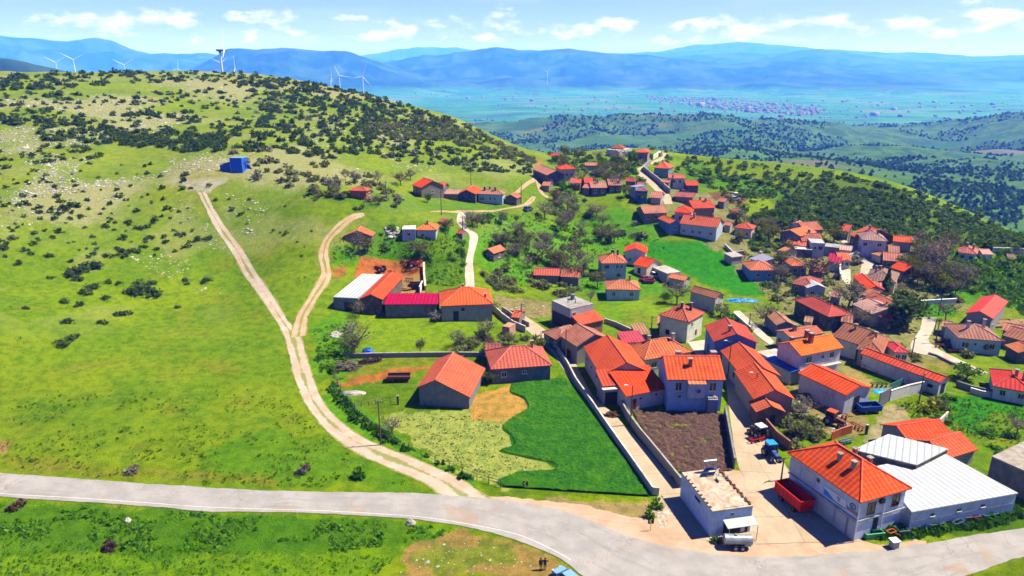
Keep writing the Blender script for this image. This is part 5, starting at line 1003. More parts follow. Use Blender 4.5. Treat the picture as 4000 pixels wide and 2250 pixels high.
def fence(label, t, pts, h, step, group=None, rails=2, wood=M_WOOD):
    P_ = [hit(t, *p) for p in pts]; c = P_[len(P_)//2].copy(); c.z = gz(c.x, c.y); root = empty('fence', c, 0, label, 'fence'); s = []
    for a, b in zip(P_, P_[1:]):
        n = max(1, int((b-a).length/step))
        for i in range(n): s.append(a.lerp(b, i/n))
    s.append(P_[-1]); s = s[:100]; r = MB(); rr = random.Random(label)
    for i, p in enumerate(s):
        z = gz(p.x, p.y); o = MB().tube((0, 0, -.3), (rr.uniform(-.08, .08), rr.uniform(-.08, .08), h*rr.uniform(.85, 1.1)), .07, .05, 5).build('post', wood, root); o.location = Vector((p.x, p.y, z))-c
        if i:
            q = s[i-1]; zq = gz(q.x, q.y)
            for k in range(rails): hh = h*(.45+.4*k); r.tube(Vector((q.x, q.y, zq+hh))-c, Vector((p.x, p.y, z+hh))-c, .028, n=4, caps=False)
    r.build('rail', wood, root)
fence('dark stick fence along the dirt track, left side of the pale mown field', 'D', [(838,935),(850,970),(872,1010),(905,1048),(950,1085),(1000,1118),(1060,1150),(1130,1180),(1200,1208),(1260,1225)], 1.3, 2.0, rails=3)
fence('short brushwood fence across the grass left of the salmon-roofed barn', '4', [(480,880),(620,860),(760,835),(915,820)], 1.0, 1.2, rails=3)
fence('wire fence of the green yard between the long red barn and the white farm barn', '3', [(840,450),(960,510),(1090,570),(1230,640)], 1.4, 2.5)
fence('wooden fence closing the red earth farm yard at the top', '5', [(700,560),(820,570),(930,600),(1050,620),(1180,640)], 1.2, 1.6)
fence('garden fence on the far side of the green field at right', '3', [(1800,1040),(2000,1130),(2150,1190)], 1.1, 1.8)
# ---------------------------------------------------------------- poles
def pole(label, t, top, base, kind='pole', group=None):
    az, s0 = ray(t, *base); p = hit(t, *base); r = math.hypot(p.x, p.y); az2, s1 = ray(t, *top); h = max(4, min(14, CAMZ + s1*r - p.z))
    root = empty('power_pole' if kind == 'pole' else 'street_lamp', p, 0, label, 'pole' if kind == 'pole' else 'street lamp', group)
    MB().tube((0, 0, -.5), (0, 0, h), .15, .09, 8).build('post', M_WOOD, root)
    if kind == 'pole':
        c = MB().box((0, 0, h-.35), (1.6, .1, .1), .6).build('crossarm', M_WOOD, root)
        m = MB()
        for k in (-.7, 0, .7): m.tube((k*cos(.6), k*sin(.6), h-.3), (k*cos(.6), k*sin(.6), h-.08), .05, .03, 6)
        m.build('insulator', M_WHITE, c)
    else:
        a = MB().tube((0, 0, h-.3), (-.9, 0, h+.15), .035, n=6).build('lamp_arm', M_GALV, root); MB().box((-1.15, 0, h+.15), (.6, .22, .12)).build('lamp_head', M_WHITE, a)
    return p, h
PP = {}
for key, lab, t, a, b, kd in [('a','lamp post against the long stone barn in the lane','2',(553,88),(537,435),'lamp'),('b','tall lamp post at the edge of the ploughed plot near the garage','2',(1190,660),(1192,1058),'lamp'),
  ('c','lamp post at the right corner of the two-storey blue house','2',(2198,212),(2170,582),'lamp'),('d','lamp post in front of the middle orange-roofed row house','2',(2450,532),(2435,835),'lamp'),
  ('e','dark pole beside the two-storey white house with black chimneys','6',(1398,990),(1398,1195),'pole'),('f','leaning pole in the dirt yard below the white yard wall','3',(1562,535),(1505,888),'pole'),
  ('g','pole beside the small white house with the crimson roof corner','3',(1437,168),(1437,402),'pole'),('h','pole standing at the left edge of the curved road verge','I',(312,535),(304,640),'pole'),
  ('i','pole between the curved road and its white path','I',(336,520),(318,705),'pole'),('j','lamp post above the small green plot at right','I',(350,320),(342,482),'lamp'),
  ('k','wooden pole standing in the grass at the left of the mown field','4',(735,810),(741,1258),'pole'),('l','pole beside the upper dirt road in front of the upper row','8',(1225,560),(1214,830),'pole'),
  ('m','pole at the start of the winding concrete path','5',(1745,125),(1738,280),'pole'),('n','pole in the brown yard beside the lane walls','5',(2400,1100),(2393,1335),'pole'),
  ('o','pole in the grass right of the lone brick house','8',(600,455),(600,658),'pole'),('p','pole on the slope behind the upper row','8',(1542,322),(1545,498),'pole'),
  ('q','lamp post at the right end of the upper row','8',(2105,455),(2106,702),'lamp'),('r','short pole at the street corner of the depot','F',(862,890),(862,1190),'pole'),
  ('s','pole at the bend of the right-hand village road','7',(968,95),(968,228),'pole'),('t','pole at the left end of the concrete path by the blue gabled house','6',(2385,960),(2382,1130),'pole')]:
    PP[key] = pole(lab, t, a, b, kd)
def wire(label, k1, k2):
    (p, h), (q, g) = PP[k1], PP[k2]; A_ = Vector((p.x, p.y, p.z+h-.15)); B_ = Vector((q.x, q.y, q.z+g-.15)); m = MB(); n = 14; pts = []
    for i in range(n+1):
        f = i/n; v = A_.lerp(B_, f); v.z -= 4*f*(1-f)*(A_-B_).length*.018; pts.append(v-A_)
    for a, b in zip(pts, pts[1:]): m.tube(a, b, .022, n=4, caps=False)
    o = m.build('power_line', M_DARK, None); o.location = A_; tag(o, label, 'cable')
wire('thin cable crossing the street from the corner house lamp post to the orange row', 'c', 'd'); wire('cable above the lane between the barn lamp post and the plot lamp post', 'a', 'b')
wire('cable sagging over the upper meadow from the row pole to the slope pole', 'l', 'p'); wire('cable from the brown yard pole to the barn lamp post', 'n', 'a')
# ---------------------------------------------------------------- vegetation
def leaf_mat(name, cols, rough=.8):
    m, nt, bs = newmat(name); g = N(nt, 'ShaderNodeNewGeometry'); cr = N(nt, 'ShaderNodeValToRGB'); L(nt, g.outputs['Random Per Island'], cr.inputs[0])
    e = cr.color_ramp.elements; e[0].color = (*cols[0], 1); e[1].color = (*cols[-1], 1)
    for k, c in enumerate(cols[1:-1]): q = e.new((k+1)/(len(cols)-1)); q.color = (*c, 1)
    c = mixc(nt, rng(nt, noise(nt, .25, 3), .35, .65, 0, .5), cr.outputs[0], (.55, .6, .5), 'MULTIPLY')
    L(nt, c, bs.inputs['Base Color']); bs.inputs['Roughness'].default_value = rough; bs.inputs['Specular IOR Level'].default_value = .15
    tr = N(nt, 'ShaderNodeBsdfTranslucent'); L(nt, c, tr.inputs[0]); ms = N(nt, 'ShaderNodeMixShader'); ms.inputs[0].default_value = .42 if name not in ('limestone', 'town_walls') else 0
    L(nt, bs.outputs[0], ms.inputs[1]); L(nt, tr.outputs[0], ms.inputs[2]); L(nt, ms.outputs[0], nt.nodes['Material Output'].inputs[0]); return m
M_JUN = leaf_mat('juniper_leaves', [(.045,.085,.018), (.085,.14,.026), (.155,.21,.045)])
M_PINE = leaf_mat('pine_leaves', [(.06,.12,.020), (.11,.19,.030), (.20,.28,.045)])
M_GREEN = leaf_mat('green_leaves', [(.06,.17,.012), (.11,.24,.016), (.19,.31,.03)])
M_YEL = leaf_mat('young_leaves', [(.10,.12,.012), (.18,.18,.02), (.26,.24,.04)])
M_GREY = leaf_mat('bare_twigs', [(.15,.125,.095), (.24,.20,.155), (.35,.30,.23)])
M_BRN = leaf_mat('brown_twigs', [(.10,.05,.04), (.17,.09,.065), (.24,.15,.11)])
M_BLOS = leaf_mat('blossom', [(.30,.27,.24), (.50,.46,.42), (.66,.62,.58)])
M_OLV = leaf_mat('olive_leaves', [(.13,.16,.04), (.21,.23,.07), (.31,.31,.13)])
M_PALE = leaf_mat('pale_twigs', [(.16,.15,.10), (.30,.28,.20), (.46,.42,.36)])
M_FLOW = leaf_mat('yellow_flowers', [(.10,.14,.01), (.40,.38,.01), (.62,.58,.02)])
M_BARK = simple('bark', (.11, .085, .065), .95, 0, .3, 3)
M_WEED = leaf_mat('weed_leaves', [(.035,.12,.010), (.06,.17,.012), (.11,.23,.014)])
M_GRS = leaf_mat('grass_tufts', [(.05,.12,.006), (.11,.19,.008), (.20,.24,.02)])
M_LW = leaf_mat('verge_leaves', [(.06,.19,.012), (.10,.26,.015), (.18,.36,.02)])
M_GRS2 = leaf_mat('slope_grass', [(.09,.19,.006), (.13,.23,.007), (.18,.26,.01)])
def crown_v(seed, n, rx, rz, zc, leaf, clumps=12, spread=.36, shape='round'):
    """quads scattered in clumps through the crown's volume"""
    r = np.random.RandomState(seed); out_ = []
    C_ = []
    for k in range(clumps):
        while True:
            p = r.uniform(-1, 1, 3)
            if (p**2).sum() < 1: break
        p = p*(.55 + .4*r.rand())/max(.35, np.linalg.norm(p))*min(1, np.linalg.norm(p)+.25)
        C_.append(p)
    C_ = np.array(C_)
    w = r.randint(0, clumps, n); cs = .55 + .7*r.rand(clumps)
    P_ = C_[w] + r.normal(0, spread, (n, 3))*cs[w][:, None]*.62
    if shape == 'cone': P_[:, :2] *= (np.clip((1.05-P_[:, 2])/2, .06, 1)**.9)[:, None]*1.25
    if shape == 'dome': P_[:, 2] = np.abs(P_[:, 2])*1.1-.12
    P_ = P_*np.array([rx, rx*r.uniform(.8, 1.1), rz]) + np.array([0, 0, zc])
    a = r.normal(size=(n, 3)); a /= np.linalg.norm(a, axis=1)[:, None]; b = np.cross(a, r.normal(size=(n, 3))); b /= np.linalg.norm(b, axis=1)[:, None]
    s = leaf*(.6 + .8*r.rand(n))[:, None]*.5
    q = np.stack([P_-a*s-b*s*.7, P_+a*s-b*s*.6, P_+a*s*.8+b*s*.7, P_-a*s*.9+b*s*.6], 1)
    q = q[:, :, :]; return q.reshape(-1, 3)
def qmesh(name, V_, mat): return npmesh(name, V_, np.arange(len(V_)).reshape(-1, 4), mat, smooth=False)
def branches(seed, h, spread, n1=6, n2=4, r0=.14, up=.6, trunkf=.35, twigs=2):
    rr = random.Random(seed); m = MB(); top = Vector((rr.uniform(-.2, .2), rr.uniform(-.2, .2), h*trunkf))
    m.tube((0, 0, -.4), top, r0, r0*.72, 6, False)
    for k in range(n1):
        a = 2*pi*(k + rr.random()*.7)/n1; e = top + Vector((cos(a)*spread*.5*rr.uniform(.6, 1.1), sin(a)*spread*.5*rr.uniform(.6, 1.1), h*.3*rr.uniform(.6, 1.2)))
        s0 = top*rr.uniform(.75, 1); m.tube(s0, e, r0*.5, r0*.28, 5, False)
        for j in range(n2):
            b = a + rr.uniform(-1.1, 1.1); f = e + Vector((cos(b)*spread*.45*rr.uniform(.4, 1), sin(b)*spread*.45*rr.uniform(.4, 1), h*.3*rr.uniform(.2, 1.1)))
            m.tube(s0.lerp(e, rr.uniform(.5, 1)), f, r0*.22, r0*.08, 4, False)
            for i in range(twigs):
                g = f + Vector((rr.uniform(-.5, .5)*spread*.35, rr.uniform(-.5, .5)*spread*.35, h*.14*rr.uniform(-.2, 1))); m.tube(e.lerp(f, rr.uniform(.4, 1)), g, r0*.1, r0*.04, 3, False)
    me = bpy.data.meshes.new('trunk'); me.from_pydata(m.v, [], m.f); me.materials.append(M_BARK); return me
# unit bushes, about 1 m wide and .8 m high, scaled when placed
BUSH = [crown_v(100+k, 150, .5, .55, .12, .17, 9, .42, 'dome') for k in range(6)]
PINE = [crown_v(200+k, 130, .46, .50, .42, .20, 10, .38, 'dome' if k % 2 else 'round') for k in range(6)]
LOW = [b*1.05 for b in [crown_v(300+k, 44, .5, .6, .15, .33, 8, .42, 'dome') for k in range(5)]]
LOWP = [crown_v(330+k, 44, .46, .5, .42, .34, 8, .36, 'dome') for k in range(5)]
def pick(polys, n, seed, t='D'):
    """random places inside picture regions, taken onto the ground"""
    rr = random.Random(seed); res = []
    areas = []
    for p in polys:
        a = abs(sum(p[i][0]*p[(i+1) % len(p)][1]-p[(i+1) % len(p)][0]*p[i][1] for i in range(len(p))))/2; areas.append(a)
    for p, a in zip(polys, areas):
        k = int(n*a/sum(areas)); xs = [q[0] for q in p]; ys = [q[1] for q in p]; c = 0; pa = np.array(p, float)
        while c < k:
            x = rr.uniform(min(xs), max(xs)); y = rr.uniform(min(ys), max(ys))
            if not inside(pa, np.array([x]), np.array([y]))[0]: continue
            res.append((x, y)); c += 1
    return res
def clear(p, d=1.0):
    for c, r in BL:
        if (Vector((p.x, p.y))-c).length < r*.95 + d: return False
    return True
ROADS = [o for o in COL.objects if o.name.split('.')[0] in ('road', 'path', 'lane', 'street', 'dirt_track')]
RP = []
for o in ROADS:
    co = np.empty(len(o.data.vertices)*3); o.data.vertices.foreach_get('co', co); RP.append(co.reshape(-1, 3)[::3, :2])
RP = np.concatenate(RP)
RCELL = set(map(tuple, np.floor(RP/2.0).astype(int)))
def offroad(p): return (math.floor(p.x/2), math.floor(p.y/2)) not in RCELL
SHR = []          # (screen size, pos, width, height, kind)
def scatter(polys, n, w, hh, kind, seed, clump=0, t='D', far=False, cscale=12):
    for x, y in pick(polys, n, seed):
        p = hit(t, x, y)
        if clump and fbm(np.array([p.x/cscale]), np.array([p.y/cscale]), 3, 71)[0] < clump: continue
        rr = random.Random(hash((round(x, 2), round(y, 2)))); s = math.exp(max(-.7, min(.5, rr.gauss(0, .32)))); ww = w*s
        if not clear(p) or not offroad(p): continue
        r = math.hypot(p.x, p.y); SHR.append((ww/r, p, ww, hh*s*rr.uniform(.85, 1.15), kind, rr.random(), seed))
# hillside junipers
scatter([[(0,192),(120,186),(360,182),(600,180),(700,192),(840,215),(960,245),(1060,272),(1160,305),(1240,345),(1200,350),(1000,300),(830,252),(700,225),(500,205),(300,212),(140,225),(0,232)]], 470, 2.4, 1.5, 'j', 1)
scatter([[(560,190),(700,195),(860,225),(1000,262),(1150,310),(1080,330),(900,300),(760,265),(640,235),(560,215)]], 230, 2.5, 1.7, 'j', 91)
scatter([[(620,235),(700,232),(780,262),(860,262),(960,290),(940,350),(880,400),(780,400),(700,380),(560,385),(470,370),(440,350),(560,330),(640,320),(660,280)]], 360, 2.5, 1.8, 'j', 2)
scatter([[(0,235),(560,225),(640,260),(640,320),(430,400),(0,430)]], 420, 2.1, 1.2, 'j', 3, .42, cscale=22)
scatter([[(100,335),(250,320),(420,345),(440,372),(240,365),(110,352)], [(210,320),(480,335),(560,360),(480,385),(260,360)], [(0,290),(130,300),(250,312),(120,322),(0,312)], [(250,280),(450,290),(470,300),(300,300)]], 330, 2.2, 1.4, 'j', 4)
scatter([[(880,300),(1160,330),(1330,400),(1340,440),(1180,430),(960,400),(880,380)]], 300, 2.2, 1.5, 'j', 5)
scatter([[(900,305),(1100,305),(1240,350),(1350,402),(1340,425),(1230,385),(1100,355),(950,345)]], 300, 2.6, 1.6, 'g', 6)
scatter([[(0,430),(440,400),(560,470),(480,640),(0,660)]], 130, 1.5, .9, 'j', 7)
scatter([[(640,400),(900,420),(1030,520),(900,530),(760,480),(640,440)]], 70, 2.6, 1.7, 'g', 8)
scatter([[(0,470),(450,470),(480,640),(0,680)],[(560,480),(880,540),(760,720),(640,640)]], 60, 1.1, .7, 'j', 10)
for x, y, w in [(175,690,3.6),(205,680,4.2),(240,672,4.2),(190,705,3),(215,740,3.4),(232,725,3),(265,752,2.4),(340,735,4.2),(365,735,4),(385,745,3.6),(355,715,3),(385,715,2.6),(325,735,2.6),(160,760,2.2),(205,770,2.4),(170,812,2.6),(255,815,2.2),(305,792,2.6),(320,790,2),(270,712,2),(300,715,2),
   (160,528,3.4),(185,520,3.6),(145,540,2),(325,560,2.4),(350,575,2.6),(370,572,2.2),(378,600,2.2),(360,622,2),(310,632,2.2),(335,632,2.2),(385,562,1.5),(500,600,2),(515,605,2.2),(530,598,1.8),(475,620,1.6),(445,590,1.4),(520,710,3.0),(465,705,1.8),(100,535,2),(45,662,2.2),(0,630,2.6),(20,615,2),(150,870,3.0),(185,852,2.6),(470,715,1.5),(605,540,1.3),(448,775,1.8),(62,778,1.6),(130,700,1.5),(5,625,2.5)]:
    p = hit('D', x, y); SHR.append((w/math.hypot(p.x, p.y)*1.3, p, w*1.15, w*.62, 'j', random.Random(x*y).random(), 99 if y > 640 else 98))
scatter([[(620,240),(700,235),(830,270),(880,300),(820,360),(740,330),(640,300)],[(880,300),(1160,330),(1300,400),(1180,420),(960,400)],[(560,340),(700,380),(680,470),(600,440)],[(680,440),(900,440),(1040,520),(860,500)]], 75, 2.4, 1.8, 'b', 31)
scatter([[(1380,500),(1560,480),(1640,600),(1500,640)],[(1850,560),(2400,600),(2420,760),(1950,760)]], 26, 2.6, 2.0, 'b', 32)
# ridge pines on the right
scatter([[(1880,560),(2000,480),(2080,440),(2200,462),(2330,505),(2450,555),(2590,610),(2590,632),(2450,622),(2300,600),(2150,585),(2000,585)]], 1250, 2.1, 1.6, 'p', 11, .38, cscale=14)
scatter([[(1700,400),(1900,415),(2060,440),(1990,480),(1880,540),(1780,470),(1700,430)]], 230, 2.2, 1.5, 'p', 12)
scatter([[(2100,440),(2330,495),(2590,606),(2590,640),(2330,610),(2200,560)]], 520, 2.3, 1.7, 'p', 13, .4, cscale=12)
scatter([[(2400,640),(2600,640),(2600,800),(2470,745),(2400,720)]], 70, 3.6, 2.4, 'w', 14)
# scrub of the hollow
scatter([[(1200,540),(1500,520),(1640,600),(1500,640),(1480,720),(1300,740),(1220,640)]], 48, 3.0, 1.9, 'g', 15)
scatter([[(1200,545),(1480,525),(1500,640),(1300,700),(1230,640)]], 36, 2.3, 1.4, 'w', 16)
scatter([[(1380,370),(1700,375),(1690,400),(1640,470),(1500,500),(1380,520),(1400,440)]], 75, 3.2, 2.4, 'g', 17)
scatter([[(1380,370),(1700,375),(1690,400),(1640,470),(1500,500),(1380,520),(1400,440)]], 75, 3.0, 2.2, 'w', 18)
scatter([[(1850,540),(2400,600),(2420,760),(2250,820),(1950,760),(1840,640)]], 200, 2.6, 1.8, 'g', 19)
scatter([[(1850,540),(2400,600),(2420,760),(2250,820),(1950,760),(1840,640)]], 120, 2.6, 1.6, 'w', 20)
scatter([[(1200,690),(1240,680),(1300,720),(1290,740),(1255,735)]], 16, 3.0, 1.6, 'g', 21)
scatter([[(860,580),(930,560),(1180,600),(1180,720),(1070,720),(1070,640),(900,640)]], 26, 2.0, 1.3, 'w', 22)
scatter([[(1330,690),(1480,690),(1490,750),(1340,760)]], 26, 3.2, 2.0, 'g', 23)
scatter([[(780,820),(900,820),(860,940),(800,930)]], 12, 1.8, 1.1, 'w', 24)
scatter([[(1960,1060),(2070,1050),(2070,1100),(2000,1130)]], 14, 2.6, 1.8, 'g', 25)
scatter([[(2320,1010),(2400,1005),(2390,1060),(2330,1060)]], 7, 2.2, 1.5, 'w', 26)
scatter([[(2230,860),(2440,840),(2440,930),(2330,930)]], 26, 2.0, 1.3, 'g', 27)
scatter([[(1130,860),(1340,840),(1340,880),(1150,895)]], 16, 2.4, 1.6, 'g', 28)
scatter([[(1690,780),(1960,780),(1950,830),(1880,850),(1780,800)]], 26, 2.2, 1.4, 'w', 29)
scatter([[(2460,1060),(2600,1100),(2600,1190),(2480,1130)]], 14, 2.2, 1.4, 'w', 30)
LAB = {31: ('whitish blossoming bush on the hillside around the blue hut', 'blossoming bushes on the hillside'), 32: ('pale blossoming bush between the village houses', 'blossoming bushes of the village'), 1: ('dark juniper bush on the crest of the left hill', 'junipers along the hill crest'), 91: ('dark juniper bush on the hill crest behind the stony gully', 'junipers behind the stony gully'), 2: ('dark juniper bush in the thicket behind the blue hut', 'junipers of the thicket behind the blue hut'),
 3: ('dark juniper bush on the stony upper left hillside', 'junipers on the stony upper left hillside'), 4: ('low juniper in the dark rows across the stony hillside', 'junipers in rows across the stony hillside'), 5: ('small juniper bush on the green slope above the upper house row', 'junipers above the upper house row'),
 7: ('small bush on the hillside left of the blue hut', 'small bushes left of the blue hut'), 10: ('tiny dark bush on the open grass beside the dirt track', 'tiny bushes on the open grass'), 99: ('dark juniper in the lower cluster left of the dirt track', 'junipers of the lower left cluster'), 98: ('dark juniper standing in the open middle of the left slope', 'junipers in the middle of the left slope'),
 11: ('small dark pine on the wooded ridge above the village', 'pines of the ridge above the village'), 12: ('small pine on the grassy slope right of the brown field', 'pines on the grassy slope by the brown field'), 13: ('small dark pine on the crest of the right-hand ridge', 'pines on the crest of the right ridge'),
 6: ('grey-brown thorn bush on the dark hill edge running down to the track', 'thorn bushes of the dark hill edge'), 8: ('grey-green bush below and right of the blue hut', 'bushes below the blue hut'), 15: ('grey-green thorn bush in the hollow between the houses', 'thorn bushes of the hollow'), 16: ('fresh green bush in the hollow between the houses', 'green bushes of the hollow'),
 17: ('grey-green bush between the upper village houses', 'grey bushes of the upper village'), 18: ('fresh green bush between the upper village houses', 'green bushes of the upper village'), 19: ('grey-green bush between the right-hand village houses', 'grey bushes of the right-hand village'), 20: ('green bush between the right-hand village houses', 'green bushes of the right-hand village'),
 14: ('large green bush on the orchard slope at the right edge', 'bushes of the right orchard slope'), 21: ('grey thorn bush beside the winding concrete path', 'thorn bushes beside the path'), 22: ('green bush around the red earth farm yard', 'bushes around the farm yard'), 23: ('grey thorn bush around the ruined red roof', 'bushes around the ruined red roof'), 24: ('green bush on the bank right of the dirt track fork', 'bushes at the track fork'),
 25: ('grey-green bush in the yard behind the depot', 'bushes behind the depot'), 26: ('green bush at the left end of the right-hand field', 'bushes at the right-hand field'), 27: ('grey bush along the curved road', 'bushes along the curved road'), 28: ('grey bush in front of the farm row houses', 'bushes before the farm row'), 29: ('green bush near the brown-tiled barn', 'bushes near the brown-tiled barn'), 30: ('green bush at the right edge beyond the white roofs', 'bushes at the right edge')}
KIND = {'j': (BUSH, LOW, M_JUN, 'juniper_bush', 'dark juniper bush on the stony green hillside', 'bush', 'dark junipers scattered over the stony hillside'),
        'p': (PINE, LOWP, M_PINE, 'pine_tree', 'small dark green pine on the wooded ridge above the village', 'pine tree', 'small pines covering the ridge at the right'),
        'g': (BUSH, LOW, M_OLV, 'thorn_bush', 'grey-green leafless thorn bush in the scrub between the houses', 'bush', 'grey-green thorn bushes of the hollow and the slopes'),
        'w': (BUSH, LOW, M_GREEN, 'leafy_bush', 'fresh green leafy bush growing between the village gardens', 'bush', 'fresh green bushes between the gardens')}
KIND['b'] = (BUSH, LOW, M_PALE, 'blossoming_bush', '', 'bush', ''); nI = {'b': 200, 'j': 290, 'p': 280, 'g': 290, 'w': 290}
for k, (hi_, lo_, mat, nm, lab, cat, grp) in KIND.items():
    S_ = sorted([s for s in SHR if s[4] == k], key=lambda s: -s[0]); ind, rest = S_[:nI[k]], S_[nI[k]:]
    meshes = [qmesh(nm, v, mat) for v in hi_]
    for i, (s, p, w, h, _, u_, sd_) in enumerate(ind):
        o = bpy.data.objects.new(nm, meshes[i % len(meshes)]); COL.objects.link(o); o.location = (p.x, p.y, gz(p.x, p.y)-.1); o.rotation_euler = (0, 0, u_*6.28); o.scale = (w, w, h*1.15); tag(o, LAB[sd_][0], cat, LAB[sd_][1])
    if rest:
        out_ = []
        for s, p, w, h, _, u_, sd_ in rest:
            v = lo_[int(u_*97) % len(lo_)]; a = u_*6.28; q = np.empty_like(v); q[:, 0] = (v[:, 0]*cos(a)-v[:, 1]*sin(a))*w+p.x; q[:, 1] = (v[:, 0]*sin(a)+v[:, 1]*cos(a))*w+p.y; q[:, 2] = v[:, 2]*h*1.15+gz(p.x, p.y)-.1; out_.append(q)
        o = bpy.data.objects.new('scrub' if k != 'p' else 'pine_wood', qmesh('scrub', np.concatenate(out_), mat)); COL.objects.link(o); tag(o, {'j': 'far dark juniper scrub along the hill crest', 'p': 'dense dark pine wood on the ridge', 'g': 'far grey-green scrub', 'w': 'far green scrub'}[k], 'scrub', None, 'stuff')
# far woods of the foothills and the plain
def farwood():
    rr = np.random.RandomState(5); n = 60000; az = rr.uniform(-.30, .64, n); r = np.exp(rr.uniform(math.log(720), math.log(4300), n)); x = np.sin(az)*r; y = np.cos(az)*r
    d = fbm(x/170, y/170, 4, 33); keep = (d > .555) | ((rr.rand(n) < .10) & (r < 1500)); x = x[keep]; y = y[keep]; z = ground(x, y); n = len(x); x, y, z = x[:15000], y[:15000], z[:15000]; n = len(x)
    s = 2.0*np.exp(rr.normal(0, .25, n))*(1 + np.hypot(x, y)/2600); k = 6
    base = crown_v(900, k, .5, .6, .5, 1.15, 5, .3); base = base[None]*s[:, None, None]; a = rr.uniform(0, 6.28, n); q = np.empty((n, 4*k, 3))
    q[..., 0] = base[..., 0]*np.cos(a)[:, None]-base[..., 1]*np.sin(a)[:, None]+x[:, None]; q[..., 1] = base[..., 0]*np.sin(a)[:, None]+base[..., 1]*np.cos(a)[:, None]+y[:, None]; q[..., 2] = base[..., 2]+z[:, None]
    o = bpy.data.objects.new('valley_wood', qmesh('valley_wood', q.reshape(-1, 3), leaf_mat('far_wood_leaves', [(.035,.08,.025),(.06,.12,.035),(.10,.17,.05)]))); COL.objects.link(o); tag(o, 'far woods covering the foothills below the village', 'wood', None, 'stuff')
farwood()
# ---------------------------------------------------------------- trees
def crown_mesh(nm, seed, n, rx, rz, zc, leaf, mat, clumps=14, spread=.34, shape='round'): return qmesh(nm, crown_v(seed, n, rx, rz, zc, leaf, clumps, spread, shape), mat)
TREES = {}
for k in range(4):
    TREES['bare', k] = (branches(40+k, 5.5, 4.2, 7, 5, .16), crown_mesh('crown', 400+k, 420, 2.1, 1.7, 3.6, .26, M_GREY, 16, .4))
    TREES['brown', k] = (branches(60+k, 5, 4, 7, 5, .15), crown_mesh('crown', 430+k, 380, 1.9, 1.6, 3.3, .26, M_BRN, 16, .4))
    TREES['green', k] = (branches(50+k, 5, 3.6, 6, 3, .16, twigs=0), crown_mesh('crown', 460+k, 700, 2.1, 1.8, 3.2, .38, M_GREEN, 18, .34))
    TREES['yellow', k] = (branches(70+k, 5, 3.6, 6, 4, .16, twigs=1), crown_mesh('crown', 490+k, 560, 2.1, 1.8, 3.3, .32, M_YEL, 16, .36))
    TREES['olive', k] = (branches(80+k, 5, 3.6, 6, 4, .16, twigs=1), crown_mesh('crown', 520+k, 520, 2.0, 1.8, 3.1, .32, M_OLV, 16, .38))
    TREES['blossom', k] = (branches(90+k, 4.5, 3.4, 6, 4, .13, twigs=1), crown_mesh('crown', 550+k, 300, 1.8, 1.5, 2.9, .22, M_BLOS, 16, .42))
    TREES['fir', k] = (branches(95+k, 8, 1, 3, 1, .22, trunkf=.8, twigs=0), crown_mesh('crown', 580+k, 900, 2.5, 4.0, 4.2, .5, M_PINE, 26, .3, 'cone'))
    TREES['roundfir', k] = (branches(97+k, 6, 2, 5, 2, .28, twigs=0), crown_mesh('crown', 610+k, 1300, 3.1, 3.0, 3.4, .5, M_JUN, 24, .32))
def tree(kind, t, x, y, h, label, group=None, wfac=1.0):
    p = hit(t, x, y); rr = random.Random(label + str(x)); tm, cm = TREES[kind, rr.randrange(4)]; base_h = {'fir': 8.2, 'roundfir': 6.4}.get(kind, 5.2)
    s = h/base_h; o = empty('tree' if kind not in ('fir',) else 'fir_tree', (p.x, p.y, gz(p.x, p.y)), rr.random()*6.28, label, 'tree', group); o.scale = (s*wfac, s*wfac, s)
    a = bpy.data.objects.new('trunk', tm); link(a, o); b = bpy.data.objects.new('crown', cm); link(b, o); return o
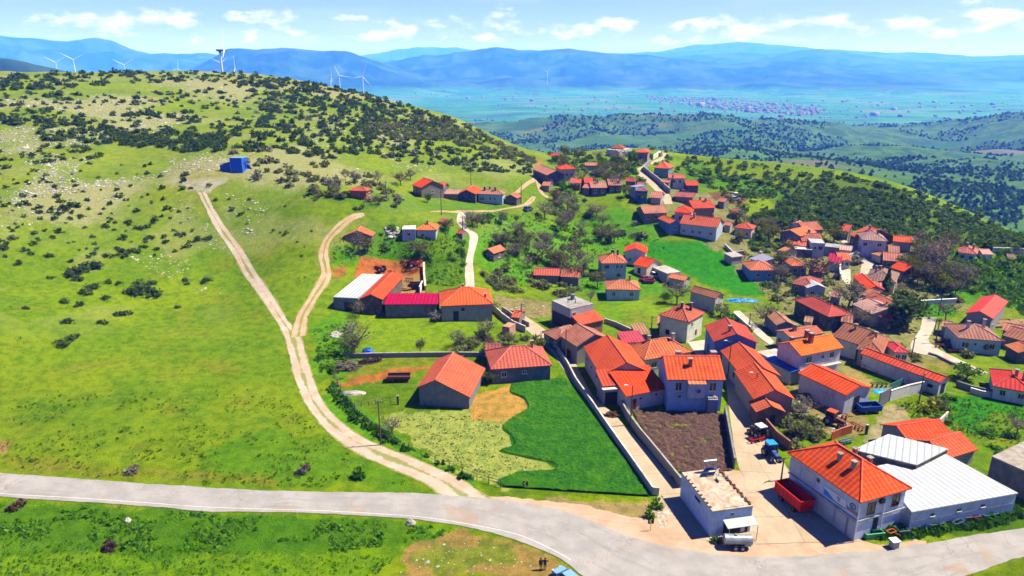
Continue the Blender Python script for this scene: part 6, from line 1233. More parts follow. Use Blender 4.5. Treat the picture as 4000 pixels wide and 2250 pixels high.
for k, t, x, y, h, lab, wf in [
 ('bare','D',893,890,6.5,'large grey-brown bare tree at the left edge of the bright meadow',1.2),('olive','D',886,895,4.5,'olive-green young tree against the large bare tree below the farm row',1.2),
 ('blossom','D',1098,812,4,'white-flowering tree in front of the crimson roof',1.1),('olive','D',1058,890,4,'slim green tree standing in the bright meadow below the farm row',.7),('bare','D',1150,872,3.8,'sparse yellow-grey tree in the meadow right of the slim green tree',1.1),
 ('bare','D',1228,850,4.5,'bare tree at the corner of the grey block house',1),('olive','D',1352,880,4,'round yellow-green tree at the top end of the lane',1.2),('brown','D',1240,895,4.5,'reddish-brown tree beside the low hip-roofed house',1.2),
 ('olive','4',1830,640,3.2,'green tree between the salmon-roofed barn and the low house',1.2),('olive','4',2030,250,3.2,'grey-green tree behind the low house by the lane',1.2),('bare','4',860,1150,3.0,'thin leafless tree at the edge of the mown field',1.3),
 ('bare','5',580,560,6,'bare grey tree left above the farm yard',1),('olive','5',680,540,5,'tall olive-green tree right beside the bare tree above the farm yard',1),('olive','5',1260,600,5.5,'broad olive-green tree at the top corner of the farm yard',1.4),('bare','5',580,1250,4,'grey bare tree in front of the white metal roofed barn',1),
 ('bare','5',2060,1250,4,'bare tree below the right end of the grey block house',1),('olive','5',1580,300,4,'green tree between the pale cottage and the concrete path',1.3),('brown','5',1900,250,4,'dull bush-like tree at the top of the concrete path',1.4),
 ('bare','6',1660,870,6,'tall bare tree with a forked trunk above the white hip-roofed house',1.3),('olive','6',1690,1130,3.5,'pale green tree against the two-storey white house',1),('bare','6',300,420,6,'lone bare tree with a dark trunk in the hollow',1.2),
 ('brown','6',640,640,6,'brown bare tree growing through the ruined red roof',1.3),('bare','6',720,560,6.5,'tall greyish bare tree right of the ruined red roof',1.2),('olive','6',860,700,5.5,'dark olive tree left of the low pale blue cottage',1.2),('bare','6',790,860,3.5,'small pale tree behind the unfinished grey house',.8),
 ('green','6',1540,860,3.2,'small dark green tree on the meadow left of the brown barn',1.3),('bare','6',1030,250,4.5,'bare tree behind the black chimneys of the lavender house',1.2),('olive','6',2100,1000,4,'olive-green tree below the brown barn gable',1.4),
 ('yellow','7',240,215,6,'leaning yellow-green tree right of the wide-hipped white house',1.2),('yellow','7',830,225,6,'round yellow-green pollarded tree in the middle of the far row',1.5),('yellow','7',420,330,5,'yellow-green tree left of the white slab canopy',1.2),
 ('yellow','7',350,440,5,'rust-yellow tree beside the bright blue house',1.2),('brown','7',700,560,7,'large dark brown tree in the centre of the right-hand village',1.8),('bare','7',340,600,6,'bare tree with a dark trunk left of the dark red mossy roof',1),
 ('bare','7',960,840,7,'spreading bare tree in front of the grey-pink roof',1.4),('fir','7',1310,700,8,'tall dark fir in front of the mossy brown roof',.75),('roundfir','7',1500,1010,9,'huge dark round fir beside the curved road',1.15),('yellow','7',1600,600,7,'tall yellow-green tree at the right edge of the village',.8),
 ('bare','7',1700,520,8,'tall grey bare tree right of the village',1.2),('bare','7',1800,420,8,'second tall grey bare tree behind the right edge of the village',1.2),('olive','7',1860,560,6,'bushy olive tree above the small green plot',1.2),('yellow','7',1540,560,6,'yellow-green tree next to the bright orange gable',.7),
 ('bare','7',2050,650,5,'bare tree in the orchard above the big red barn',1.2),('yellow','7',1900,720,4,'yellow-green tree at the right of the small green plot',1),('bare','7',1450,780,5,'grey bare tree left of the canal wall',1.1),('brown','7',930,1000,5,'brown twiggy tree below the big dark red roof',1.6),
 ('bare','7',1080,1000,4.5,'grey twiggy tree below the grey-pink roof',1.3),('bare','7',200,980,5,'dark bare tree beside the small tan-roofed hut',1.4),('green','7',1480,480,5,'green tree above the bright orange gable',1),('olive','7',2080,560,5,'dark bushy tree in the right-hand orchard',1.4),
 ('bare','I',400,520,5,'bare grey tree at the head of the curved road',1.1),('yellow','I',240,240,5,'yellow-green tree behind the dark round fir',1.2),('green','I',560,1000,3.5,'dark green tree beside the curved road end',1.8),('olive','I',715,790,3,'green shrub-like tree against the pale blue house',1.2),
 ('olive','I',330,1250,3,'grey tree behind the yellow flowering bush',1.3),('bare','3',700,860,3,'grey twiggy tree in front of the white farm barn',1.5),('bare','3',330,980,3.5,'grey tree in the yard below the small red-brown house',1.5),('olive','3',310,1180,3.4,'pale green tree behind the depot roof',1.4),('bare','3',2500,1150,3,'grey bush-like tree at the right edge of the green field',1.3),
 ('green','9',850,400,6,'dark green tree left of the upper village road',1.1),('olive','9',990,300,5,'yellow-green tree below the skyline houses',1.3),('green','9',1180,270,5,'green tree below the orange-roofed two-storey house',1.4),('blossom','9',1480,1010,5,'pale flowering tree in front of the faded pink-orange house',1.3),
 ('fir','9',1690,600,6,'slender dark cypress beside the two-storey white house',.45),('bare','9',970,620,6,'bare brown tree left of the deep blue house',1.2),('olive','9',1110,720,5,'olive tree below the deep blue house',1),('green','9',1310,780,4,'green tree at the foot of the deep blue house',1),
 ('blossom','9',450,620,4.5,'white-flowering tree below the crumbling red-roofed shed',1.2),('green','9',540,590,4.5,'dark green tree right of the flowering tree in the upper village',1),('brown','9',210,760,5,'brown tree where the dirt track comes down',1),('green','9',220,290,4,'dark green round tree by the orange earth bank',1.2),
 ('brown','9',320,290,5,'brown bare tree between the tiny hut and the white house',1),('bare','9',90,980,6,'dark bare tree at the top of the hollow',1.4),('bare','9',380,880,6,'second dark bare tree at the top of the hollow',1.4),('bare','9',740,960,5,'grey bare tree in the middle of the hollow top',1.4),
 ('brown','8',760,500,5,'reddish bare tree left of the bright orange end house',1.3),('brown','8',870,440,4,'reddish bare tree behind the bright orange end house',1.2),('bare','8',250,480,4,'bare tree behind the small brick house',1),('blossom','8',140,440,3.5,'pale flowering tree left behind the small brick house',1.2),
 ('bare','8',500,500,4.5,'thin bare tree right behind the small brick house',.8),('green','8',1060,690,3,'round dark green tree in front of the dark-walled house',1.4),('brown','8',520,720,3.5,'dark bush-like tree below the small brick house',1.2),('bare','8',1560,960,5,'grey tree right of the junction of path and track',1.6)]:
    tree(k, t, x, y, h, lab, None, wf)
# scattered orchard trees nothing tells apart
for x, y in pick([[(1230,560),(1500,530),(1600,600),(1480,640),(1470,720),(1330,690),(1240,640)]], 34, 77):
    p = hit('D', x, y)
    if clear(p, 2) and offroad(p): tree('bare' if rnd.random() < .4 else 'olive', 'D', x, y, rnd.uniform(3.5, 5.5), 'grey or pale olive tree among others on the green slope of the hollow', 'thin trees on the slope of the hollow', 1.2)
RUB = 1
for x, y in pick([[(2240,600),(2400,610),(2420,760),(2300,750),(2230,680)], [(1850,560),(1960,560),(1930,640),(1860,640)], [(1380,380),(1560,380),(1600,470),(1400,500)]], 60, 78):
    p = hit('D', x, y)
    if clear(p, 1.5) and offroad(p): tree(rnd.choice(['bare', 'yellow', 'olive', 'bare']), 'D', x, y, rnd.uniform(4, 6.5), 'spring tree with thin foliage among the upper village houses', 'thin spring trees between the houses', 1.1)
# ---------------------------------------------------------------- ground cover and stones
def cover(name, label, polys, n, size, mat, seed, zsc=.6, k=7, t='D', leaf=.45, clumpm=None):
    rr = np.random.RandomState(seed); pts = pick(polys, n, seed); P_ = [hit(t, x, y) for x, y in pts]; P_ = [p for p in P_ if offroad(p) and clear(p, .3)]
    x = np.array([p.x for p in P_]); y = np.array([p.y for p in P_])
    if clumpm: kk = fbm(x/5, y/5, 3, 88) > clumpm; x = x[kk]; y = y[kk]
    z = ground(x, y); n = len(x); s = size*np.exp(rr.normal(0, .35, n)); base = crown_v(seed, k, .5, zsc, .1, leaf, 4, .4, 'dome')[None]*s[:, None, None]; a = rr.uniform(0, 6.28, n); q = np.empty((n, 4*k, 3))
    q[..., 0] = base[..., 0]*np.cos(a)[:, None]-base[..., 1]*np.sin(a)[:, None]+x[:, None]; q[..., 1] = base[..., 0]*np.sin(a)[:, None]+base[..., 1]*np.cos(a)[:, None]+y[:, None]; q[..., 2] = base[..., 2]+z[:, None]
    o = bpy.data.objects.new(name, qmesh(name, q.reshape(-1, 3), mat)); COL.objects.link(o); tag(o, label, 'plants' if 'stone' not in name else 'stones', None, 'stuff')
cover('weeds', 'dark green thistles and weeds on the bank below the road', [[(0,1262),(300,1282),(900,1310),(1150,1330),(1100,1362),(1000,1372),(800,1398),(300,1385),(0,1350)]], 1500, .5, M_LW, 501, .35, 8, clumpm=.48)
cover('grass_tufts', 'yellow-green grass along the near verge', [[(0,1350),(800,1400),(1000,1400),(950,1448),(0,1448)]], 900, .3, M_LW, 502, .4, 5)
cover('grass_tufts', 'rough green grass on the left slope above the road', [[(0,1000),(500,980),(700,1000),(800,1080),(1100,1240),(400,1212),(0,1185)]], 1500, .4, M_GRS2, 503, .35, 5, clumpm=.5)
cover('grass_tufts', 'light grass tufts across the left slope', [[(0,700),(680,720),(740,950),(760,1040),(1000,1200),(400,1205),(0,1180)]], 2200, .35, M_GRS2, 504, .35, 4, clumpm=.5)
cover('weeds', 'green weeds at the foot of the depot walls', [[(2180,1345),(2330,1320),(2560,1270),(2576,1300),(2440,1340),(2200,1362)]], 900, .7, M_WEED, 505, .5, 8)
cover('weeds', 'weeds along the stick fence beside the dirt track', [[(838,960),(905,1040),(1000,1110),(1130,1175),(1230,1225),(1200,1235),(1000,1140),(880,1060),(820,980)]], 900, .7, M_WEED, 506, .5, 7)
cover('weeds', 'lush green plants of the hollow', [[(1200,545),(1500,530),(1640,590),(1700,650),(1500,640),(1480,720),(1300,730),(1220,640)]], 1100, .6, M_LW, 507, .5, 7)
cover('weeds', 'lush green plants around the farm row', [[(790,830),(900,800),(860,960),(800,940)],[(870,590),(1180,580),(1180,720),(1080,720),(1060,650),(900,640)],[(840,660),(880,620),(860,590),(835,620)]], 1100, .55, M_LW, 508, .5, 7)
cover('hay_rows', 'pale cut hay lying in heaps on the mown field', [[(970,1050),(1180,1040),(1285,1065),(1260,1130),(1380,1182),(1260,1225),(1100,1150)]], 700, .35, leaf_mat('hay', [(.40,.44,.12), (.55,.55,.2), (.65,.62,.28)]), 509, .14, 5)
cover('weeds', 'rough green growth on the sloping field at the right edge', [[(2260,1010),(2400,1000),(2576,1030),(2576,1120),(2440,1100),(2300,1060)]], 600, .45, M_GREEN, 511, .35, 6)
cover('weeds', 'green growth on the orchard slope at the right edge', [[(2400,650),(2590,650),(2590,800),(2470,740),(2390,720)]], 900, 1.0, M_GREEN, 512, .5, 7)
def rocks(name, label, polys, n, size, seed, clumpm=None, cs=14):
    rr = np.random.RandomState(seed); P_ = [hit('D', x, y) for x, y in pick(polys, n, seed)]; P_ = [p for p in P_ if offroad(p)]; x = np.array([p.x for p in P_]); y = np.array([p.y for p in P_])
    if clumpm: kk = fbm(x/cs, y/cs, 3, 12) > clumpm; x = x[kk]; y = y[kk]
    z = ground(x, y); n = len(x)
    b = np.array([(-.5,-.4,-.2),(.5,-.45,-.2),(.45,.5,-.2),(-.45,.4,-.2),(-.3,-.25,.3),(.28,-.3,.22),(.3,.28,.32),(-.25,.25,.25)]); f = np.array([(3,2,1,0),(4,5,6,7),(0,1,5,4),(1,2,6,5),(2,3,7,6),(3,0,4,7)])
    s = size*np.exp(rr.normal(0, .45, n)); a = rr.uniform(0, 6.28, n); v = b[None]*(s[:, None, None]*rr.uniform(.6, 1.3, (n, 1, 3))) + rr.normal(0, .07, (n, 8, 3))*s[:, None, None]; q = v.copy()
    q[..., 0] = v[..., 0]*np.cos(a)[:, None]-v[..., 1]*np.sin(a)[:, None]+x[:, None]; q[..., 1] = v[..., 0]*np.sin(a)[:, None]+v[..., 1]*np.cos(a)[:, None]+y[:, None]; q[..., 2] = v[..., 2]*.6+z[:, None]
    me = npmesh(name, q.reshape(-1, 3), (f[None]+8*np.arange(n)[:, None, None]).reshape(-1, 4), M_STONE, smooth=False); o = bpy.data.objects.new(name, me); COL.objects.link(o); tag(o, label, 'stones', None, 'stuff')
M_STONE = leaf_mat('limestone', [(.28,.26,.24), (.42,.39,.36), (.58,.54,.50)])
rocks('stones', 'pale limestone scattered over the upper hillside', [[(0,200),(560,190),(640,230),(640,420),(430,440),(0,520)]], 9500, .5, 601, .47, 26)
rocks('stones', 'pale limestone on the right part of the hill', [[(640,230),(960,290),(1300,420),(1000,440),(640,420)]], 2400, .55, 602, .53, 18)
rocks('stones', 'small stones along the lower hillside', [[(0,480),(430,460),(700,740),(500,740),(300,640),(0,640)],[(560,480),(840,560),(780,680),(660,700)]], 2200, .38, 603, .5, 14)
rocks('rubble', 'white rubble heap beside the old barn with the patched roof', [[(968,572),(1000,572),(1010,590),(980,600)]], 120, .8, 604)
rocks('rubble', 'stones lying on the verge at the bottom', [[(1010,1400),(1150,1350),(1260,1370),(1380,1440),(1000,1448)]], 70, .2, 605)
rocks('rubble', 'loose stones beside the lane mouth', [[(1640,1255),(1690,1240),(1715,1300),(1660,1330)]], 160, .35, 606)
rocks('rubble', 'stones and rubbish in the yards behind the lane', [[(1260,760),(1380,770),(1370,800),(1290,800)],[(1990,980),(2080,990),(2150,1080),(2060,1100),(1990,1040)]], 220, .4, 607)

rocks('rubble', 'stones and rubbish between the houses of the right-hand village', [[(1860,560),(2250,600),(2400,640),(2380,740),(2250,800),(1980,760),(1880,660)]], 700, .55, 608, .45, 12)
cover('scrub_grass', 'rough dry grass between the houses of the right-hand village', [[(1860,560),(2250,590),(2400,640),(2420,760),(2250,830),(1980,790),(1860,700)]], 2200, .8, leaf_mat('rough_grass', [(.07,.12,.015), (.16,.18,.03), (.26,.20,.08)]), 514, .4, 6, clumpm=.4)
# ---------------------------------------------------------------- vehicles and farm gear
def place(t, x, y, h=0): p = hit(t, x, y, h); return Vector((p.x, p.y, gz(p.x, p.y)))
def facing(t, a, b): p, q = hit(t, *a), hit(t, *b); return math.atan2(q.y-p.y, q.x-p.x)
def wheel(parent, x, y, r, w, rim=(.5, .5, .5)):
    o = MB().tube((0, -w/2, 0), (0, w/2, 0), r, n=16).build('wheel', M_TYRE, parent); o.location = (x, y, r)
    MB().tube((0, -w/2-.02, 0), (0, w/2+.02, 0), r*.5, n=12).build('rim', M_PAINT, o, rim); return o
def tractor(label, loc, rz, body, roofc, cab=True, rimc=(.5,.5,.5)):
    r = empty('tractor', loc, rz, label, 'tractor')
    MB().loft([[(2.0,-.32,.85),(2.0,.32,.85),(2.0,.30,1.35),(2.0,-.30,1.35)],[(.5,-.40,.8),(.5,.40,.8),(.5,.38,1.6),(.5,-.38,1.6)]]).box((0,0,.85),(1.5,.7,.5)).build('hood', M_PAINT, r, body)
    MB().box((.6,0,.62),(3.0,.35,.3)).build('chassis', M_STEEL, r)
    if cab:
        MB().box((-.35,0,1.75),(1.3,1.3,1.3)).build('cab_glass', M_PANE, r); f = MB()
        for x in (-1.0,.3):
            for y in (-.65,.65): f.box((x,y,1.75),(.09,.09,1.35))
        f.build('cab_frame', M_DARK, r); MB().box((-.35,0,2.48),(1.6,1.5,.16)).build('cab_roof', M_PAINT, r, roofc)
    else:
        MB().box((-.5,0,1.3),(.5,.5,.12)).box((-.72,0,1.55),(.1,.5,.45)).build('seat', M_DARK, r); MB().tube((.1,0,1.4),(-.05,0,1.75),.03,n=5).box((-.05,0,1.76),(.3,.36,.05)).build('steering_wheel', M_DARK, r)
    for s in (-1,1):
        wheel(r, -.55, s*.85, .78, .42, rimc); wheel(r, 1.55, s*.72, .48, .28, rimc)
        MB().box((-.55,s*.85,1.62),(1.1,.48,.08)).box((-.05,s*.85,1.45),(.08,.48,.35)).build('fender', M_PAINT, r, body)
    MB().tube((1.2,.25,1.4),(1.2,.25,2.2),.05,n=6).build('exhaust', M_DARK, r)
    return r
tractor('black-and-white cabbed tractor parked by the red wall, behind the blue tractor', place('F',480,470), radians(110), (.04,.04,.05), (.62,.63,.66))
tractor('tractor with a bright blue body and blue roof parked by the red wall', place('F',690,800), radians(-80), (.02,.06,.25), (.05,.30,.80))
tractor('red open tractor parked in the red earth farm yard', place('5',820,745), radians(150), (.30,.03,.03), (.4,.05,.04), False, (.6,.55,.5))
tractor('dark tractor with an orange-red roof in the yard of the white farm barn', place('3',650,1050), radians(-50), (.16,.03,.03), (.52,.10,.05))
tractor('small red tractor in the junk at the right end of the red earth yard', place('5',1180,700), radians(20), (.42,.05,.05), (.4,.05,.04), False)
def plough(name, label, loc, rz, col, w=2.4, n=7, cat='farm implement'):
    r = empty(name, loc, rz, label, cat); MB().box((0,0,.75),(w,.12,.12)).box((0,.6,.75),(w,.12,.12)).box((-w/2,.3,.75),(.12,.7,.12)).box((w/2,.3,.75),(.12,.7,.12)).tube((0,-.1,.8),(0,-1.0,1.0),.06,n=5).build('frame', M_PAINT, r, col)
    for k in range(n):
        x = -w/2+.2+k*(w-.4)/(n-1); o = MB().tube((x,(k%2)*.6,.75),(x,.25+(k%2)*.6,.3),.05,n=5).box((x,.2+(k%2)*.6,.15),(.16,.34,.3)).build('tine', M_PAINT, r, col)
    return r
plough('cultivator', 'bright red cultivator hitched behind the black-and-white tractor', place('F',475,560), radians(20), (.55,.02,.02), 2.6)
plough('plough', 'red plough lying beside the red open tractor in the farm yard', place('5',960,770), radians(140), (.38,.03,.03), 2.6, 6)
plough('harrow', 'rust-red harrow left of the yard gate post behind the depot', place('3',900,1090), radians(120), (.25,.04,.03), 2.4)
plough('harrow', 'dark red implement beside the tractor with the orange-red roof', place('3',790,1010), radians(60), (.16,.03,.03), 2.0)
plough('plough', 'grey-blue implement next to the brick-red wall behind the depot', place('F',1960,590), radians(20), (.14,.17,.28), 2.4)
plough('harrow', 'rusty harrow lying at the right of the red earth yard', place('5',1200,760), radians(20), (.20,.05,.04), 2.4)
plough('harrow', 'rusty frame of a hay rake in the lower corner of the red earth yard', place('5',1150,850), radians(160), (.22,.08,.06), 2.4)
plough('plough', 'blue-green plough in the weeds along the long white wall, nearest the depot', place('1',2030,590), radians(15), (.05,.14,.15), 2.2)
plough('plough', 'dark blue plough in the weeds, second from the depot along the white wall', place('1',2170,580), radians(25), (.03,.08,.16), 1.8)
plough('plough', 'rust-brown plough in the weeds near the end of the white wall', place('1',2255,545), radians(10), (.18,.07,.05), 2.2)
plough('plough', 'teal blue plough at the far end of the white wall', place('1',2370,530), radians(15), (.04,.14,.22), 2.4)
plough('harrow', 'dark red machine parts beside the curved road, left heap', place('I',370,745), radians(0), (.16,.03,.04), 3.0)
plough('harrow', 'dark crimson machine lying beside the curved road, right heap', place('I',490,785), radians(10), (.14,.02,.03), 3.4)
plough('hay_rake', 'rusty hay rake with tall tines behind the white farm barn', place('3',1120,680), radians(0), (.09,.03,.02), 3.2)
def trailer(label, loc, rz, l, w, h, z, col, inner=(.02,.02,.02), wr=.45, axles=(-.7,.7), name='trailer'):
    r = empty(name, loc, rz, label, 'trailer'); t = .08
    MB().box((0,-w/2,z+h/2),(l,t,h)).box((0,w/2,z+h/2),(l,t,h)).box((-l/2,0,z+h/2),(t,w-t,h)).box((l/2,0,z+h/2),(t,w-t,h)).box((0,0,z),(l,w-t,.1)).box((0,-w/2,z+h),(l+.1,.16,.14)).box((0,w/2,z+h),(l+.1,.16,.14)).box((-l/2,0,z+h+.005),(.16,w-.16,.14)).box((l/2,0,z+h+.005),(.16,w-.16,.14)).build('tub', M_PAINT, r, col)
    MB().box((0,0,z+.09),(l-.3,w-.3,.06)).build('bed', M_DARK, r)
    for k in range(7):
        for sg in (-1, 1): MB().box((-l/2+.3+k*(l-.6)/6, sg*(w/2+.06), z+h/2),(.09,.06,h-.1)).build('rib', M_PAINT, r, tuple(c*.8 for c in col))
    MB().box((0,0,z-.2),(l*.9,.8,.16)).tube((l/2,0,z-.2),(l/2+1.1,0,.5),.06,n=6).build('chassis', M_STEEL, r)
    for a in axles:
        for s in (-1,1): wheel(r, a*l*.35, s*(w/2-.2), wr, .3, (.4,.05,.05))
    return r
trailer('big bright red farm trailer with high sides parked against the depot wall', place('1',1120,440), facing('1',(1100,430),(1230,540)), 5.4, 2.3, 1.5, 1.0, (.62,.010,.012))
trailer('rust-red flat trailer on the grass left of the salmon-roofed barn', place('4',925,610), radians(2), 4.6, 2.0, .5, .75, (.30,.07,.04), wr=.38)
trailer('blue tipping trailer loaded with scrap in front of the white farm barn', place('3',1005,925), radians(8), 4.0, 2.0, .9, .6, (.01,.09,.45))
trailer('long crimson red trailer behind the orange outbuildings', place('3',1440,1140), radians(8), 5.0, 2.0, 1.1, .6, (.50,.015,.03))
trailer('dark rusty trailer beside the white wall stub in the farm yard', place('5',1220,930), radians(5), 3.6, 1.9, .9, .6, (.12,.04,.04))
trailer('small faded red trailer beside the orange-roofed white house', place('6',1380,660), radians(0), 3.2, 1.7, .5, .6, (.50,.10,.12), wr=.35)
trailer('low dark red trailer by the brown yard next to the lane walls', place('5',2310,1240), radians(-20), 3.4, 1.8, .4, .5, (.30,.06,.04), wr=.35)
def tanker():
    p = place('H',1010,1225); r = empty('water_tanker', p, radians(-3), 'grey cylindrical tanker trailer standing in front of the small flat-roofed building', 'tanker trailer')
    MB().tube((-1.75,0,1.25),(1.75,0,1.25),.68,n=20).tube((-1.9,0,1.25),(-1.75,0,1.25),.45,.68,20).tube((1.75,0,1.25),(1.9,0,1.25),.68,.45,20).build('tank', M_GALV, r, smooth=False)
    MB().tube((-.3,0,1.9),(-.3,0,2.05),.22,n=10).build('hatch', M_STEEL, r); MB().box((0,0,.5),(3.4,.7,.14)).tube((-1.7,0,.5),(-2.8,0,.4),.05,n=6).build('chassis', M_RUST, r)
    for s in (-1,1): wheel(r, .5, s*.75, .4, .25); wheel(r, -.4, s*.75, .4, .25)
    MB().box((1.2,-.5,.7),(.8,.15,.12)).build('bumper', M_WHITE, r)
tanker()
def car(label, loc, rz, col, glass=True, van=False):
    r = empty('parked_car', loc, rz, label, 'car'); w = .85
    def sec(x, z0, z1, ww): return [(x,-ww,z0),(x,ww,z0),(x,ww*.96,z1),(x,-ww*.96,z1)]
    MB().loft([sec(-2.1,.35,.75,.76),sec(-1.9,.28,.9,.84),sec(1.0,.28,.92,.85),sec(1.9,.28,.78,.82),sec(2.1,.35,.6,.74)]).build('body', M_PAINT, r, col)
    top = 1.5 if not van else 1.8
    def s2(x, z1, ww): return [(x,-.82,.86),(x,.82,.86),(x,ww,z1),(x,-ww,z1)]
    MB().loft([s2(-1.85,.9,.8),s2(-1.4,top-.06,.66),s2(.2,top-.04,.66),s2(1.0,.93,.8)]).build('windows', M_PANE, r)
    MB().loft([[(-1.42,-.66,top-.05),(-1.42,.66,top-.05),(-1.35,.6,top+.03),(-1.35,-.6,top+.03)],[(.22,-.66,top-.03),(.22,.66,top-.03),(.15,.6,top+.03),(.15,-.6,top+.03)]]).build('roof', M_PAINT, r, col)
    for x in (-1.3,1.3):
        for s in (-1,1): wheel(r, x, s*.76, .32, .2)
    for s in (-1,1): MB().box((2.08,s*.55,.62),(.06,.3,.14)).build('headlight', M_WHITE, r)
    return r
car('dark blue estate car parked at the bend of the upper dirt road', place('8',2185,778), facing('8',(2140,785),(2230,770)), (.03,.09,.17))
p_ = hit('J',1620,1150); car('light blue car at the bottom edge of the picture beside the road', (p_.x, p_.y, gz(p_.x, p_.y)), radians(125), (.22,.40,.80))
car('white car parked at the end of the brown ploughed field', place('9',2510,700), radians(10), (.75,.75,.75)); car('second pale car beside the brown field, behind the white one', place('9',2480,745), radians(15), (.45,.47,.5))
car('black car parked below the two-storey white house in the upper village', place('9',1840,660), radians(20), (.02,.02,.03)); car('white van among parked gear beside the orange-roofed white house', place('6',1450,600), radians(20), (.75,.75,.77), van=True)
car('dark red small car beside the pole at the brown field', place('6',1340,630), radians(40), (.25,.03,.04))
# tarpaulins, heaps
def heap(name, label, cat, loc, rx, ry, h, mat, col=None, seed=1, rz=0):
    if name in ('brushwood_pile', 'thorn_bush'):
        o = bpy.data.objects.new(name, qmesh(name, crown_v(seed*7, 420, .5, .6, .05, .16, 14, .34, 'dome'), mat)); COL.objects.link(o); o.location = loc; o.rotation_euler = (0,0,rz); o.scale = (rx*1.9, ry*1.9, h*1.2); return tag(o, label, cat)
    rr = np.random.RandomState(seed); m = MB(); n1, n2 = 18, 7; rings = []
    for j in range(n2+1):
        f = j/n2; rad = cos(f*pi/2); z = sin(f*pi/2)
        rings.append([Vector((cos(2*pi*k/n1)*rx*rad*(1+rr.uniform(-.13,.13)), sin(2*pi*k/n1)*ry*rad*(1+rr.uniform(-.13,.13)), h*z*(1+rr.uniform(-.16,.16))-.1)) for k in range(n1)])
    for a, b in zip(rings, rings[1:]):
        for k in range(n1): m.face([a[k], a[(k+1)%n1], b[(k+1)%n1], b[k]])
    o = m.build(name, mat, None, col, weld=True); o.location = loc; o.rotation_euler = (0,0,rz); return tag(o, label, cat)
TARP = simple('blue_tarpaulin', (.01,.13,.62), .45, 0, .5, 2.5)
heap('tarpaulin', 'bright blue tarpaulin heap on the bright meadow by the bare tree', 'tarpaulin', place('4',610,325), 1.3, 1.0, 1.1, TARP, seed=2)
heap('tarpaulin', 'long blue and white tarpaulin on the ground at the foot of the green strip', 'tarpaulin', place('6',2320,840), 4.6, 1.6, .7, simple('blue_white_tarp', (.06,.25,.70), .45, 0, .8, 1.2), seed=3, rz=-.1)
heap('tarpaulin', 'light blue tarpaulin spread beside the white farm barn', 'tarpaulin', place('3',1160,725), 2.2, 1.2, .5, simple('light_blue_tarp', (.05,.35,.85), .4, 0, .3, 2), seed=4)
heap('brushwood_pile', 'large grey brushwood pile inside the stone garden wall', 'brushwood', place('4',430,480), 3.2, 2.6, 1.3, M_GREY, seed=5); heap('brushwood_pile', 'round purplish brushwood pile near the blue tarpaulin', 'brushwood', place('4',635,420), 2.3, 1.5, 1.4, M_BRN, seed=6)
heap('stone_pile', 'pale pink stone heap in the grass left of the brushwood fence', 'stones', place('4',460,740), 2.6, 1.0, .6, M_STONE, seed=7); heap('stone_pile', 'grey stone heap beside the bare tree above the dirt track', 'stones', place('4',290,150), 1.5, 1.6, .8, M_STONE, seed=8)
heap('dung_heap', 'brown dung heap left of the dark rusty trailer', 'heap', place('5',1060,920), 3.2, 2.4, .9, pm('dung', (.22,.12,.05)), seed=9)
heap('straw_heap', 'brown straw heap at the right side of the big barn on the hillside', 'heap', place('I',900,560), 9, 2.6, 1.6, pm('straw', (.26,.13,.06), var=.5), seed=10)
heap('scrap_heap', 'dark scrap heap in front of the white farm barn', 'scrap', place('3',370,790), 2.2, 1.3, 1.1, pm('scrap', (.10,.09,.07), var=.6, vs=4), seed=11)
heap('brushwood_pile', 'grey brushwood heap covering the bank between farm barn and trees', 'brushwood', place('3',290,920), 2.6, 2.0, 1.4, M_GREY, seed=12)
heap('brushwood_pile', 'reddish thorn heap at the base of the garage', 'brushwood', place('2',1010,960), 1.8, 1.2, .8, M_BRN, seed=13)
heap('rock', 'lone pale boulder on the bank below the road, right one', 'rock', place('C',1722,372), .7, .6, .8, M_STONE, seed=14); heap('rock', 'lone pale boulder on the bank below the road, left one', 'rock', place('C',536,360), .5, .45, .6, M_STONE, seed=15)
heap('thorn_bush', 'dark thorn bush standing alone near the left bottom corner', 'bush', place('C',462,478), 1.1, .9, 1.5, M_BRN, seed=16)
for lab, x, y, w, h, mt in [('dark twiggy bush on the grass above the main road',1275,150,2.4,1.6,M_GREY),('dark green bush near the dirt track mouth',1500,175,2.4,1.9,M_WEED),('grey bush on the slope above the road, left of centre',560,150,2.2,1.2,M_GREY),('brown shrub on the bank at the left below the road',75,300,2.4,1.3,M_BRN),('yellow-green bush beside the chevron sign at the verge end',1000,0,0,0,None)]:
    if mt is None: continue
    p = place('C', x, y); o = bpy.data.objects.new('bush', qmesh('bush', BUSH[x % 6], mt)); COL.objects.link(o); o.location = p; o.scale = (w, w, h*1.3); tag(o, lab, 'bush')
p = place('3',1640,920); o = bpy.data.objects.new('flowering_bush', qmesh('flowering_bush', crown_v(777, 300, .5, .5, .3, .12, 10, .4), M_FLOW)); COL.objects.link(o); o.location = p; o.scale = (4.2,4.2,3.2); tag(o, 'large bush full of yellow flowers by the dirt crossroads', 'bush')
for lab, t, x, y, w, h in [('leafy vine and saplings at the end of the white-capped lane wall','D',1650,1275,2.0,1.7),('green saplings beside the chevron sign at the lane mouth','D',1632,1300,1.6,1.6),('green plant at the left corner of the tanker trailer','H',690,1150,1.4,1.0),('small green bush behind the small flat-roofed building','H',170,240,2.0,1.2)]:
    p = place(t, x, y); o = bpy.data.objects.new('bush', qmesh('bush', BUSH[x % 6], M_GREEN)); COL.objects.link(o); o.location = p; o.scale = (w, w, h*1.3); tag(o, lab, 'bush')
